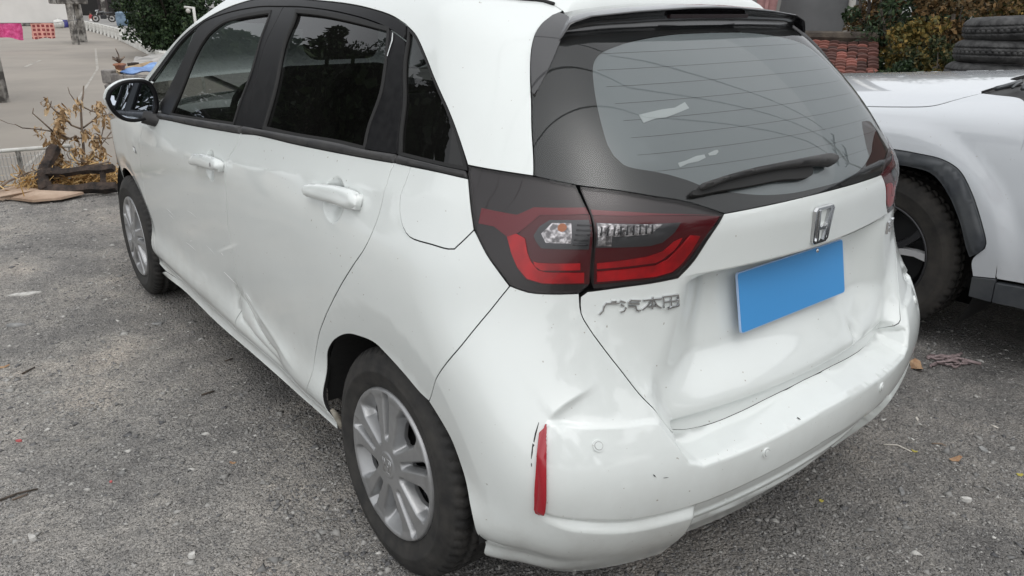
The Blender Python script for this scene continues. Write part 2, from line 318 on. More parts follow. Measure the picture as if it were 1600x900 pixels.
# panel outlines on the body surface: metres along the plan outline, height
D = {
 'seam_rear': [(3.3238,1.0625),(3.3176,1.0452),(3.3186,0.9979),(3.3142,0.9496),(3.3008,0.9098),(3.2697,0.8683),(3.1869,0.8073),(3.0597,0.7317),(2.9831,0.6849),(2.8802,0.6113),(2.8004,0.535),(2.7545,0.4517),(2.7442,0.368),(2.7146,0.2753)],
 'seam_mid': [(2.409,1.017),(2.3964,0.9848),(2.3575,0.9362),(2.3458,0.8902),(2.3112,0.8058),(2.223,0.6911),(2.1951,0.6086),(2.1613,0.4982),(2.1593,0.466),(2.1393,0.3679),(2.1046,0.2768)],
 'seam_front': [(1.315,0.946),(1.244,0.86),(1.16,0.76),(1.09,0.64),(1.035,0.53),(1.03,0.46),(1.07,0.4),(1.11,0.34),(1.145,0.285),(1.166,0.241)],
 'sill_up': [(1.166,0.2406),(1.4887,0.2667),(1.915,0.2698),(2.1046,0.2768),(2.2869,0.2884),(2.5063,0.2861),(2.7146,0.2753)],
 'sill_low': [(1.085,0.2088),(1.4294,0.2334),(1.8849,0.2309),(2.2826,0.2397),(2.6067,0.2445),(2.7331,0.2466),(2.8948,0.246)],
 'arch': [(2.8979,0.2476),(2.8591,0.3018),(2.8211,0.3852),(2.8224,0.482),(2.8638,0.5333),(2.9278,0.5754),(2.9936,0.6037),(3.0494,0.6166),(3.1401,0.6275),(3.1927,0.6155),(3.2532,0.596),(3.3107,0.5741),(3.3431,0.5697),(3.3857,0.5394),(3.4143,0.5162),(3.453,0.4594),(3.4941,0.4043),(3.5446,0.3418),(3.576,0.2467)],
 'belt_low': [(1.3223,0.9478),(1.5756,0.968),(1.9233,0.9863),(2.4036,1.0163),(2.5346,1.0285),(2.8179,1.0397),(3.1072,1.0521),(3.3116,1.0608),(3.3245,1.0612),(3.3931,1.0638),(3.4839,1.0648),(3.5454,1.0632)],
 'belt_up': [(1.3186,0.9804),(1.4967,0.9862),(1.6299,0.9928),(2.3125,1.0345),(2.521,1.0468),(2.8033,1.0609),(3.0452,1.0726),(3.1782,1.0743),(3.3146,1.0802),(3.3274,1.0805),(3.463,1.0789),(3.5369,1.0776)],
 'rail_out': [(1.199,1.0896),(1.4436,1.2438),(1.6746,1.326),(1.9136,1.3767),(2.2437,1.4124),(2.4964,1.4184),(2.7312,1.4107),(3.0018,1.401),(3.134,1.3905),(3.2531,1.3736),(3.3192,1.3545)],
 'rail_in': [(1.6555,1.3093),(1.6993,1.3265),(1.8957,1.359),(2.2572,1.3878),(2.5117,1.3914),(2.6907,1.3907),(2.9283,1.3807),(3.126,1.3627),(3.2384,1.344),(3.3179,1.3216)],
 'dlo_rear': [(3.3192,1.3545),(3.375,1.3291),(3.4288,1.2833),(3.4677,1.2094),(3.5155,1.1295),(3.5408,1.0878)],
 'apil': [(1.0356,1.0539),(1.1294,1.082),(1.2752,1.1751),(1.506,1.2866),(1.7301,1.3637),(1.9143,1.4122),(2.1233,1.4576),(2.3599,1.4792)],
 'tri_glass': [(1.2592,1.0939),(1.4593,1.2301),(1.628,1.304),(1.588,1.1961),(1.5027,1.0614),(1.4628,0.9925),(1.313,0.9875)],
 'frame_front': [(1.4967,0.9862),(1.4668,1.0221),(1.5027,1.0614),(1.588,1.1961),(1.6555,1.3093)],
 'win_front': [(1.6282,0.995),(1.6655,1.052),(1.7139,1.198),(1.8001,1.2793),(1.9318,1.3311),(2.0856,1.3531),(2.2709,1.3679),(2.3955,1.3752),(2.3726,1.254),(2.3243,1.1103),(2.3167,1.0369),(1.9056,1.0106)],
 'seam_mid_up': [(2.5117,1.3914),(2.4883,1.3761),(2.4028,1.1964),(2.4146,1.0252)],
 'win_rear': [(2.619,1.3793),(2.8147,1.3744),(3.0329,1.3611),(3.2321,1.3438),(3.2448,1.2845),(3.2249,1.2277),(3.1755,1.1265),(3.1775,1.0756),(3.0444,1.074),(2.8022,1.0624),(2.5683,1.054),(2.5812,1.2491)],
 'frame_rear': [(3.3179,1.3216),(3.3268,1.3063),(3.3079,1.2263),(3.3019,1.1327),(3.3146,1.0802)],
 'win_quarter': [(3.3294,1.3462),(3.3738,1.3248),(3.4233,1.279),(3.4629,1.2053),(3.513,1.1243),(3.5346,1.0821),(3.4618,1.0825),(3.3286,1.0833),(3.3121,1.1337),(3.3191,1.227),(3.3354,1.3067)],
 'light_left': [(3.5408,1.0878),(3.5468,1.0634),(3.5645,1.0052),(3.5777,0.9745),(3.6156,0.9307),(3.6448,0.9035),(3.6723,0.8751)],
 'light_bottom': [(3.6723,0.8751),(3.7048,0.8653),(3.7426,0.8635),(3.7896,0.865)],
 'light_split': [(3.7886,0.865),(3.8026,0.8802),(3.7774,1.0166),(3.7589,1.0691)],
 'light_top': [(3.7589,1.0691),(3.6789,1.0812),(3.6357,1.0837),(3.5408,1.0878)],
 'gate_top': [(3.7649,1.0681),(3.8482,1.0579),(3.939,1.0394),(4.001,1.0256),(4.0865,1.0009)],
 'gate_light_in': [(4.0865,1.0009),(4.0396,0.9586),(3.9994,0.9108),(3.9567,0.8786)],
 'gate_light_bot': [(3.9567,0.8786),(3.9093,0.8757),(3.8613,0.8738),(3.8124,0.8721)],
 'gate_split': [(3.8124,0.8721),(3.8074,0.8826),(3.7808,1.0166),(3.7649,1.0681)],
 'glass_bot': [(4.0865,1.0009),(4.2502,1.0027),(4.4869,1.0049)],
 'dpil': [(3.8641,1.3889),(3.8243,1.3769),(3.7839,1.3588),(3.7596,1.3398),(3.7418,1.3148),(3.7217,1.2721),(3.7014,1.2246),(3.6832,1.1666),(3.6789,1.0812)],
 'roof_seam': [(3.8641,1.3889),(3.8463,1.4009),(3.8224,1.4076),(3.7392,1.414)],
 'gate_seam': [(3.7898,0.8637),(3.7988,0.825),(3.8188,0.7924),(3.8448,0.7592),(3.8959,0.6972),(3.9322,0.6457),(3.9687,0.5973),(3.9796,0.5549)],
 'gate_bottom': [(3.9796,0.5549),(4.1352,0.5165),(4.3321,0.5268),(4.4418,0.5317)],
 'bump_seam': [(3.6725,0.8739),(3.6358,0.8168),(3.575,0.754),(3.4315,0.6533),(3.3431,0.5697)],
 'fuel': [(3.3863,1.0629),(3.3851,1.0334),(3.3822,1.0017),(3.3911,0.9703),(3.4151,0.9418),(3.4453,0.9281),(3.5041,0.9275),(3.5404,0.9268),(3.553,0.9295),(3.5657,0.9497),(3.5784,0.9721)],
 'frit_in': [(5.1899,1.3325),(4.2683,1.3423),(4.1043,1.3331),(4.0288,1.3261),(3.9306,1.3085),(3.8981,1.2906),(3.8806,1.2704),(3.8477,1.203),(3.8398,1.1406),(3.8467,1.1214),(3.8618,1.1053),(3.9256,1.09),(4.0061,1.0701),(4.0591,1.0539),(4.2149,1.0281)],
 'reflector': [(3.7474,0.6253),(3.7292,0.6048),(3.7025,0.567),(3.682,0.5009),(3.6795,0.4478),(3.6897,0.4388),(3.7007,0.4399),(3.7095,0.4664),(3.7174,0.5251),(3.74,0.5979)],
 'sensor': [(3.8423,0.5801),(4.2297,0.48),(4.6974,0.4937)],
 'handle_rear': [(2.976,0.9413),(2.9791,0.9559),(3.0231,0.9677),(3.1522,0.981),(3.2192,0.9791),(3.2369,0.9693),(3.2393,0.9542),(3.2115,0.9407),(3.1341,0.9384),(3.0332,0.9341),(2.9863,0.9321)],
 'handle_front': [(2.034,0.8773),(2.0538,0.8968),(2.1176,0.91),(2.2628,0.9204),(2.3278,0.9162),(2.3285,0.8991),(2.2778,0.8875),(2.1179,0.8772),(2.0389,0.8716)],
 'cup_rear': [(3.0954,0.9555),(3.1508,0.9648),(3.1076,0.9173)],
 'cup_front': [(2.1836,0.9051),(2.2664,0.9169),(2.173,0.863)],
 'dent': [(2.1268,0.366),(2.2906,0.3496),(2.5251,0.3943),(2.3194,0.4595)],
 'gate_dent': [(4.7826,0.5972),(4.7295,0.5694)],
 'emblem': [(4.4871,0.9393),(4.4222,0.9726),(4.539,0.9736),(4.7522,0.8492),(4.6206,0.8598)],
 'badge': [(3.8289,0.8231),(3.9623,0.8449),(3.9732,0.8171)],
 'rbadge': [(5.0576,0.854)],
 'spoiler_up': [(3.8662,1.3862),(3.9131,1.393),(3.9919,1.3987),(4.1959,1.4063),(4.4801,1.4102),(4.7381,1.411)],
 'spoiler_low': [(3.8366,1.3375),(3.8707,1.3615),(3.9414,1.3757),(4.1929,1.3864),(4.5592,1.3938)],
 'glass_top': [(3.8372,1.3388),(3.984,1.3482),(4.1917,1.3522),(4.4106,1.3522)],
 'wing': [(3.7121,1.2249),(3.7809,1.2848),(3.8366,1.3375)],
 'side_marker': [(1.0928,0.79)],
 'wiper': [(3.9983,1.0442),(4.1098,1.0469),(4.2869,1.0494),(4.5736,1.0504),(4.5118,1.0451),(4.552,1.035)],
 'blackmark': [(3.7271,0.6272),(3.712,0.6043),(3.6968,0.5808),(3.6859,0.5564)],
 'l_bar': [(3.6396,0.9682),(3.6542,0.976),(3.6714,0.9689),(3.6836,0.9428),(3.6956,0.9255),(3.7119,0.9098),(3.726,0.9061),(3.7904,0.9059),(3.7946,0.8854),(3.7255,0.8843),(3.6977,0.8917),(3.6768,0.9114),(3.6581,0.937)],
 'l_bar2': [(3.7794,0.9248),(3.7318,0.9234),(3.7082,0.9235),(3.6995,0.9259),(3.7047,0.917),(3.7173,0.9093),(3.7828,0.9113)],
 'l_clear': [(3.6844,0.9762),(3.6912,0.9944),(3.7074,1.007),(3.7768,1.0105),(3.7862,0.9527),(3.7047,0.9523),(3.6916,0.9649)],
 'l_refl': [(3.712,1.0016),(3.7457,1.0034),(3.7529,0.9643),(3.7095,0.9633),(3.6969,0.9803)],
 'l_pink': [(3.5782,1.0154),(3.6469,1.0115),(3.677,1.0283),(3.7727,1.033),(3.7772,1.0214),(3.6888,1.0154),(3.6763,1.0017),(3.6574,0.9793),(3.6396,0.9682),(3.6089,0.9848),(3.5787,0.986)],
 'l_dred': [(3.6594,0.9676),(3.6588,0.9795),(3.6764,1.0011),(3.6894,1.0149),(3.7785,1.0204),(3.8042,0.882),(3.7261,0.8812),(3.697,0.8886),(3.6742,0.9112),(3.6405,0.9653)],
 'r_bar': [(3.8116,0.9076),(3.8649,0.9098),(3.911,0.9115),(3.9311,0.9213),(3.9541,0.9463),(3.9792,0.9664),(4.0102,0.962),(3.991,0.9339),(3.9669,0.9105),(3.9426,0.8936),(3.9147,0.8882),(3.8688,0.8885),(3.8157,0.8869)],
 'r_bar2': [(3.8077,0.924),(3.8497,0.9275),(3.8954,0.9317),(3.9206,0.9398),(3.9379,0.9571),(3.9545,0.9632),(3.9407,0.9397),(3.9211,0.9228),(3.91,0.9173),(3.8637,0.9154),(3.8103,0.913)],
 'r_clear': [(3.7892,1.0053),(3.9492,0.9964),(3.9355,0.9766),(3.9147,0.9587),(3.8933,0.9541),(3.7971,0.9564)],
 'r_refl': [(3.7915,1.0043),(3.9116,0.9974),(3.8893,0.9787),(3.8201,0.9771),(3.824,0.9586),(3.7987,0.9591)],
 'r_dred': [(3.7848,1.0186),(3.9009,1.015),(4.0791,0.9979),(4.0404,0.966),(4.005,0.9295),(3.9769,0.9036),(3.9457,0.8887),(3.9156,0.8824),(3.8698,0.8828),(3.8123,0.8815)],
 'r_pink': [(3.781,1.0295),(3.8515,1.0248),(3.9657,1.0117),(4.0773,1.0001),(3.901,1.0157),(3.7836,1.0195)],
 'arm': [(4.018,1.0524),(4.1035,1.0603),(4.2029,1.0664),(4.3095,1.0694),(4.4524,1.0706),(4.5607,1.0704),(4.5961,1.0623),(4.5914,1.0532),(4.5753,1.0483),(4.4949,1.0551),(4.3439,1.06),(4.2157,1.0589),(4.1088,1.0535),(4.0169,1.0462)],
 'blade': [(3.9931,1.0451),(4.0124,1.0492),(4.1091,1.0538),(4.216,1.0593),(4.3443,1.0603),(4.4829,1.054),(4.4665,1.0412),(4.3033,1.0428),(4.1994,1.0413),(4.0876,1.0403),(3.9897,1.04)],
 'ch0': [(3.8447,0.8462),(3.8524,0.8466)],
 'ch1': [(3.8369,0.8434),(3.8581,0.8425)],
 'ch2': [(3.8369,0.8434),(3.8338,0.8374),(3.8338,0.8294),(3.8294,0.8225)],
 'ch3': [(3.8592,0.847),(3.8674,0.8427)],
 'ch4': [(3.8615,0.8393),(3.8669,0.835)],
 'ch5': [(3.8713,0.8312),(3.8692,0.8252),(3.8645,0.8235)],
 'ch6': [(3.8768,0.8467),(3.8731,0.8414)],
 'ch7': [(3.877,0.8458),(3.8925,0.8429)],
 'ch8': [(3.8744,0.8395),(3.8917,0.8368)],
 'ch9': [(3.8745,0.8337),(3.887,0.8317),(3.8899,0.8241),(3.8964,0.8219)],
 'ch10': [(3.8976,0.8429),(3.9283,0.8416)],
 'ch11': [(3.9129,0.8472),(3.9163,0.8226)],
 'ch12': [(3.9116,0.8387),(3.9069,0.8307),(3.8999,0.8235)],
 'ch13': [(3.917,0.8377),(3.9237,0.8277),(3.9316,0.8215)],
 'ch14': [(3.9094,0.8279),(3.9213,0.8276)],
 'ch15': [(3.9312,0.8446),(3.9627,0.8437)],
 'ch16': [(3.9627,0.8437),(3.9749,0.8183)],
 'ch17': [(3.9749,0.8183),(3.9364,0.8215)],
 'ch18': [(3.9364,0.8215),(3.9312,0.8446)],
 'ch19': [(3.9444,0.8443),(3.9492,0.8208)],
 'ch20': [(3.9337,0.8329),(3.9682,0.8312)],
}
# ------------------------------------------------------------------ object helpers
def setp(o, label=None, cat=None, group=None, kind=None):
    if label: o['label'] = label
    if cat: o['category'] = cat
    if group: o['group'] = group
    if kind: o['kind'] = kind
    return o
def link(name, me, m=None, parent=None, smooth=True):
    o = bpy.data.objects.new(name, me); COL.objects.link(o)
    if parent: o.parent = parent
    if m:
        for q in (m if isinstance(m, (list, tuple)) else [m]): me.materials.append(q)
    if smooth and len(me.polygons): me.polygons.foreach_set('use_smooth', [True]*len(me.polygons))
    return o
def meshobj(name, V, Fc, m=None, parent=None, smooth=False):
    me = bpy.data.meshes.new(name); me.from_pydata([tuple(map(float, v)) for v in V], [], [tuple(map(int, f)) for f in Fc]); me.update()
    return link(name, me, m, parent, smooth)
def bmobj(name, bm, m=None, parent=None, smooth=False):
    me = bpy.data.meshes.new(name); bm.normal_update(); bm.to_mesh(me); bm.free()
    return link(name, me, m, parent, smooth)
def empty(name, loc=(0, 0, 0), rz=0, label=None, cat=None, group=None):
    o = bpy.data.objects.new(name, None); COL.objects.link(o); o.location = loc; o.rotation_euler = (0, 0, rz); o.empty_display_size = .2
    return setp(o, label, cat, group)
def copy_tree(o, parent=None):
    c = o.copy(); COL.objects.link(c)
    if parent: c.parent = parent; c.matrix_parent_inverse = o.matrix_parent_inverse.copy()
    for ch in list(o.children): copy_tree(ch, c)
    return c
def box(bm, c, s, rot=None, bevel=0., seg=2):
    r = bmesh.ops.create_cube(bm, size=1.0); vs = r['verts']
    mt = Matrix.Translation(c) @ (rot.to_4x4() if rot else Matrix.Identity(4)) @ Matrix.Diagonal((s[0], s[1], s[2], 1))
    bmesh.ops.transform(bm, matrix=mt, verts=vs)
    if bevel:
        es = list({e for v in vs for e in v.link_edges})
        bmesh.ops.bevel(bm, geom=es, offset=bevel, segments=seg, affect='EDGES', profile=.5)
def tube(bm, pts, rad, n=8, cap=True):
    pts = [Vector(p) for p in pts]; k = len(pts); rad = rad if isinstance(rad, (list, tuple)) else [rad]*k
    rings = []; prev = None
    for i, p in enumerate(pts):
        t = (pts[min(i+1, k-1)] - pts[max(i-1, 0)]).normalized()
        a = prev if prev is not None else (Vector((0, 0, 1)) if abs(t.z) < .9 else Vector((1, 0, 0)))
        x = (a - t*a.dot(t)).normalized(); prev = x; y = t.cross(x)
        rings.append([bm.verts.new(p + rad[i]*(math.cos(2*PI*j/n)*x + math.sin(2*PI*j/n)*y)) for j in range(n)])
    for i in range(k-1):
        for j in range(n): bm.faces.new((rings[i][j], rings[i][(j+1) % n], rings[i+1][(j+1) % n], rings[i+1][j]))
    if cap: bm.faces.new(rings[0][::-1]); bm.faces.new(rings[-1])
def lathe_y(bm, prof, n=64, c=(0, 0, 0)):
    """profile [(r, y)] revolved about the y axis"""
    rings = [[bm.verts.new((c[0]+r*math.cos(2*PI*j/n), c[1]+y, c[2]+r*math.sin(2*PI*j/n))) for j in range(n)] for r, y in prof]
    for i in range(len(rings)-1):
        for j in range(n): bm.faces.new((rings[i][j], rings[i+1][j], rings[i+1][(j+1) % n], rings[i][(j+1) % n]))
    return rings

# ------------------------------------------------------------------ panels cut out of the body surface
def resample(pts, step, closed=False):
    """Catmull-Rom through pts, resampled"""
    p = np.array(pts, float)
    if len(p) < 3:
        n = max(2, int(np.hypot(*(p[-1]-p[0]))/step)+1); return np.array([p[0]+(p[-1]-p[0])*t for t in np.linspace(0, 1, n)])
    q = np.vstack([2*p[0]-p[1], p, 2*p[-1]-p[-2]]); out = []
    for i in range(1, len(q)-2):
        a, b, c2, d = q[i-1], q[i], q[i+1], q[i+2]
        n = max(1, int(np.hypot(*(c2-b))/step))
        ta = 0; tb = ta+np.hypot(*(b-a))**.5+1e-6; tc = tb+np.hypot(*(c2-b))**.5+1e-6; td = tc+np.hypot(*(d-c2))**.5+1e-6
        for t in np.linspace(tb, tc, n, endpoint=False):
            A1 = (tb-t)/(tb-ta)*a+(t-ta)/(tb-ta)*b; A2 = (tc-t)/(tc-tb)*b+(t-tb)/(tc-tb)*c2; A3 = (td-t)/(td-tc)*c2+(t-tc)/(td-tc)*d
            B1 = (tc-t)/(tc-ta)*A1+(t-ta)/(tc-ta)*A2; B2 = (td-t)/(td-tb)*A2+(t-tb)/(td-tb)*A3
            out.append((tc-t)/(tc-tb)*B1+(t-tb)/(tc-tb)*B2)
    out.append(p[-1]); return np.array(out)
def loop(*curves, step=.012):
    """join curves into a closed loop; each curve is smoothed on its own"""
    out = []
    for c in curves:
        r = resample(c, step)
        for v in r:
            if not out or np.hypot(*(v-out[-1])) > step*.12: out.append(v)
    while np.hypot(*(out[0]-out[-1])) < step*.12: out.pop()
    out = np.array(out)
    a = (out[:, 0]*np.roll(out[:, 1], -1)-np.roll(out[:, 0], -1)*out[:, 1]).sum()
    return out if a > 0 else out[::-1]
def inset(lp, g):
    a = np.roll(lp, 1, 0); b = np.roll(lp, -1, 0)
    d1 = lp-a; d2 = b-lp; d1 /= np.linalg.norm(d1, axis=1, keepdims=True)+1e-12; d2 /= np.linalg.norm(d2, axis=1, keepdims=True)+1e-12
    n1 = np.stack([-d1[:, 1], d1[:, 0]], 1); n2 = np.stack([-d2[:, 1], d2[:, 0]], 1)
    m = n1+n2; L = np.linalg.norm(m, axis=1, keepdims=True); m = m/np.maximum(L, 1e-6)
    k = 1/np.clip((m*n1).sum(1, keepdims=True), .45, 1)
    return lp+m*k*g
def rev(c): return [tuple(p) for p in c][::-1]
def surfN(f, s, z, e=.0025):
    du = f(s+e, z)-f(s-e, z); dv = f(s, z+e)-f(s, z-e); n = np.cross(du, dv)
    return n/(np.linalg.norm(n, axis=-1, keepdims=True)+1e-12)
WHITE_LIPS = ('door_handle', 'handle_base', 'parking_sensor', 'sensor_face')
def panel(name, lp, m, parent, spacing=.03, gap=.0014, lip=.012, off=0., holes=(), extra=None, mirror=True, f=None, fine=None, key=None, back=False):
    f = f or surfD
    lp = inset(np.array(lp), gap) if gap else np.array(lp)
    H = [inset(np.array(h)[::-1] if True else h, 0)[::-1] for h in holes]
    if gap: H = [inset(h, -gap*.3) for h in H]
    smin, zmin = lp.min(0); smax, zmax = lp.max(0)
    def grid(sp, x0, x1, y0, y1):
        gx = np.arange(x0+sp*.5, x1, sp); gy = np.arange(y0+sp*.5, y1, sp); A, B = np.meshgrid(gx, gy); A = A+(np.arange(len(gy)) % 2)[:, None]*sp*.5
        return np.stack([A.ravel(), B.ravel()], 1)
    G = grid(spacing, smin, smax, zmin, zmax)
    if fine:
        for sp, (x0, x1, y0, y1) in fine:
            k = (G[:, 0] > x0) & (G[:, 0] < x1) & (G[:, 1] > y0) & (G[:, 1] < y1)
            G = np.vstack([G[~k], grid(sp, max(x0, smin), min(x1, smax), max(y0, zmin), min(y1, zmax))])
    keep = poly_sd(lp, G[:, 0], G[:, 1]) > spacing*.22
    for h in H: keep &= poly_sd(h, G[:, 0], G[:, 1]) < -spacing*.22
    G = G[keep]
    if extra is not None:
        for line in extra:
            r = resample(line, .007) if not isinstance(line, np.ndarray) else line
            k = poly_sd(lp, r[:, 0], r[:, 1]) > .003; r = r[k]
            if not len(r): continue
            d = np.full(len(G), 9.)
            for q in r: d = np.minimum(d, (G[:, 0]-q[0])**2+(G[:, 1]-q[1])**2)
            G = np.vstack([G[d > .004**2], r])
    pts = [lp]+H+[G]; verts = np.vstack(pts); edges = []; o = 0
    for L_ in [lp]+H:
        n = len(L_); edges += [(o+i, o+(i+1) % n) for i in range(n)]; o += n
    res = delaunay_2d_cdt([Vector((float(a), float(b))) for a, b in verts], edges, [], 0, 1e-7)
    V2 = np.array([(v.x, v.y) for v in res[0]]); Fc = np.array([t for t in res[2] if len(t) == 3])
    cen = V2[Fc].mean(1); k = poly_sd(lp, cen[:, 0], cen[:, 1]) > 0
    for h in H: k &= poly_sd(h, cen[:, 0], cen[:, 1]) < 0
    Fc = Fc[k]
    e1 = V2[Fc[:, 1]]-V2[Fc[:, 0]]; e2 = V2[Fc[:, 2]]-V2[Fc[:, 0]]; fl = (e1[:, 0]*e2[:, 1]-e1[:, 1]*e2[:, 0]) < 0
    Fc[fl] = Fc[fl][:, ::-1]
    s, z = V2[:, 0], V2[:, 1]; P = f(s, z); N = surfN(f, s, z)
    ov = off(s, z, poly_sd(lp, s, z)) if callable(off) else off
    if callable(off):
        g = lambda a, b: f(a, b)+off(a, b, poly_sd(lp, a, b))[..., None]*surfN(f, a, b)
        P = P+ov[:, None]*N; N2 = surfN(g, s, z, .0015)
    else: P = P+ov*N; N2 = N
    # boundary lip
    ed = {}
    for t in Fc:
        for i in range(3): ed[(t[i], t[(i+1) % 3])] = True
    bd = [(a, b) for (a, b) in ed if (b, a) not in ed]
    nv = len(P); idx = {}; LP = []; LN = []
    for a, b in bd:
        for q in (a, b):
            if q not in idx: idx[q] = len(LP); LP.append(q)
    LPa = np.array(LP); top = P[LPa]; bot = P[LPa]-N[LPa]*lip
    tn = np.zeros((len(LP), 3))
    for a, b in bd:
        t = P[b]-P[a]; on = np.cross(t, N[a]); on /= np.linalg.norm(on)+1e-12; tn[idx[a]] += on; tn[idx[b]] += on
    tn /= np.linalg.norm(tn, axis=1, keepdims=True)+1e-12
    dk = m is M['white'] or m is M['suvwhite']; nl = len(LP); mid_ = top-(top-bot)*min(1, .0022/max(lip, .0022)) if name not in WHITE_LIPS else bot-(bot-top)*.02; AV = np.vstack([P, top, mid_, bot] if dk else [P, top, bot]); AN = np.vstack([N2, tn*.8+N[LPa]*.6, tn, tn] if dk else [N2, tn*.8+N[LPa]*.6, tn])
    F2 = [tuple(t) for t in Fc]
    n_white = len(F2)
    if lip:
        F2 += [(nv+idx[b], nv+idx[a], nv+nl+idx[a], nv+nl+idx[b]) for a, b in bd]
        n_white = len(F2)
        if dk: F2 += [(nv+nl+idx[b], nv+nl+idx[a], nv+2*nl+idx[a], nv+2*nl+idx[b]) for a, b in bd]
    else: AV = P; AN = N2
    AN /= np.linalg.norm(AN, axis=1, keepdims=True)+1e-12
    out = []
    for sg in ((1, -1) if mirror else (1,)):
        me = bpy.data.meshes.new(name)
        Vv = AV*[1, sg, 1]; Nn = AN*[1, sg, 1]
        me.from_pydata(Vv.tolist(), [], [t if sg > 0 else t[::-1] for t in F2]); me.update()
        o = link(name, me, [m, M['seal']] if dk and lip else m, parent)
        if dk and lip: me.polygons.foreach_set('material_index', [0]*n_white+[1]*(len(F2)-n_white))
        me.normals_split_custom_set_from_vertices(Nn.tolist())
        out.append(o)
    return out[0] if len(out) == 1 else out
# ================================================================== the white hatchback
CUPS += [(3.105, .945, .052, .020), (2.185, .888, .048, .018)]
FOLDS += [([(2.13, .52), (2.125, .42), (2.16, .36), (2.28, .335), (2.45, .318), (2.66, .295)], .016, .028), ([(2.18, .50), (2.30, .445), (2.48, .40), (2.68, .345)], -.007, .022), ([(2.15, .46), (2.25, .40), (2.40, .362), (2.56, .335)], .010, .016)]
DENTS += [(2.24, .40, .10, .06, .5, .006), (1.95, .62, .28, .08, .1, .003),
          (2.75, .72, .2, .1, .2, .002), (4.775, .592, .022, .026, .4, .014), (4.80, .63, .08, .045, .3, .003), (4.73, .580, .03, .02, 0, -.004), (5.03, .72, .05, .12, 0, .002)]
hb = empty('white_hatchback', (0, 0, 0), 0, 'white hatchback with dented doors and tailgate, blue number plate, parked on the gravel in front', 'car')
def X2S(x, z): return (3.25-x)/(3.25-xs_(z))*S1
def arc(cx, cz, r, a0, a1, n=28):
    o = []
    for t in np.linspace(math.radians(a0), math.radians(a1), n):
        x, z = cx+r*math.cos(t), cz+r*math.sin(t); o.append((float(X2S(x, np.array(z))), z))
    return o
W = M['white']
def offs(c, d):
    t = np.gradient(c, axis=0); t /= np.linalg.norm(t, axis=1, keepdims=True)+1e-9; return c+np.stack([-t[:, 1], t[:, 0]], 1)*d
# --- side panels (left side and its mirror)
farc = arc(2.53, .292, .345, -8, 188)
fl = loop(D['seam_front'], [(1.166, .241), farc[-1 if farc[-1][0] > farc[0][0] else 0]], farc[::-1] if farc[-1][0] > farc[0][0] else farc,
          [(min(farc[0][0], farc[-1][0]), .245), (.22, .26)], [(.22, .26), (.2, .55), (.22, .78)], [(.22, .78), (.6, .862), (1.0, .915), (1.2, .935), (1.315, .946)])
panel('front_fender', fl, W, hb, .03)
bl = D['belt_low']
def part_of(c, a, b): return [p for p in c if a <= p[0] <= b]
fd = loop(D['seam_front'], part_of(D['sill_up'], 1.16, 2.106), rev(D['seam_mid']), rev([(1.315, .946)]+part_of(bl, 1.33, 2.41)))
def circ_pts(cs, cz, r, n=26): return np.array([(cs+r*math.cos(2*PI*i/n), cz+r*math.sin(2*PI*i/n)) for i in range(n)])
def rings(cs, cz, R): return [np.vstack([circ_pts(cs, cz, R*k, max(8, int(44*k))) for k in (.2, .4, .6, .75, .87, .95, .99, 1.02, 1.1)])]
def crease(a, b): return [[(s, float(SHO(np.array(s)))) for s in np.linspace(a, b, 30)]]
panel('front_door', fd, W, hb, .026, extra=rings(*CUPS[1][:3])+crease(1.25, 2.35))
rd = loop(D['seam_mid'], part_of(D['sill_up'], 2.10, 2.72), rev(D['seam_rear']), rev(part_of(bl, 2.40, 3.315)))
panel('rear_door', rd, W, hb, .022, fine=[(.008, (2.1, 2.74, .27, .56))], extra=[q_ for fo in FOLDS for q_ in (resample(fo[0], .006), offs(resample(fo[0], .006), .007), offs(resample(fo[0], .006), -.007), offs(resample(fo[0], .006), .016), offs(resample(fo[0], .006), -.016))]+rings(*CUPS[0][:3])+crease(2.40, 3.3))
panel('sill', loop(D['sill_up'], [(2.715, .275), (2.733, .247)], rev([p for p in D['sill_low'] if p[0] < 2.74]), [(1.085, .209), (1.166, .241)]), W, hb, .02, lip=.05)
dr = D['dlo_rear']; ro = D['rail_out']
panel('roof_side', loop(rev(dr), rev(ro), [(1.199, 1.09), (1.15, 1.045), (1.05, 1.0), (.98, 1.0)], [(.98, 1.0), (1.036, 1.054)], D['apil'], [(2.36, 1.479), (2.8, 1.478), (3.3, 1.462), (3.6, 1.432), (3.739, 1.414)],
      rev(D['roof_seam']), D['dpil'], D['light_top'][1:]), W, hb, .022)
qa = [p for p in D['arch']]
ia = qa.index([p for p in qa if abs(p[1]-.57) < .002][0])
ll = D['light_left']
quarter = loop(rev(D['seam_rear']), [(3.324, 1.062), (3.386, 1.063)], D['fuel'], [(3.578, .973), (3.616, .931), (3.645, .903), (3.672, .875)], D['bump_seam'], rev(qa[:ia+1]), [(2.898, .248), (2.733, .247)], [(2.733, .247), (2.715, .275)])
panel('quarter_panel', quarter, W, hb, .02, extra=crease(3.33, 3.39))
panel('fuel_door', loop(D['fuel'], [(3.578, .972), (3.564, 1.005), (3.547, 1.061)], [(3.547, 1.063), (3.484, 1.065), (3.386, 1.063)]), W, hb, .015, off=.0006)
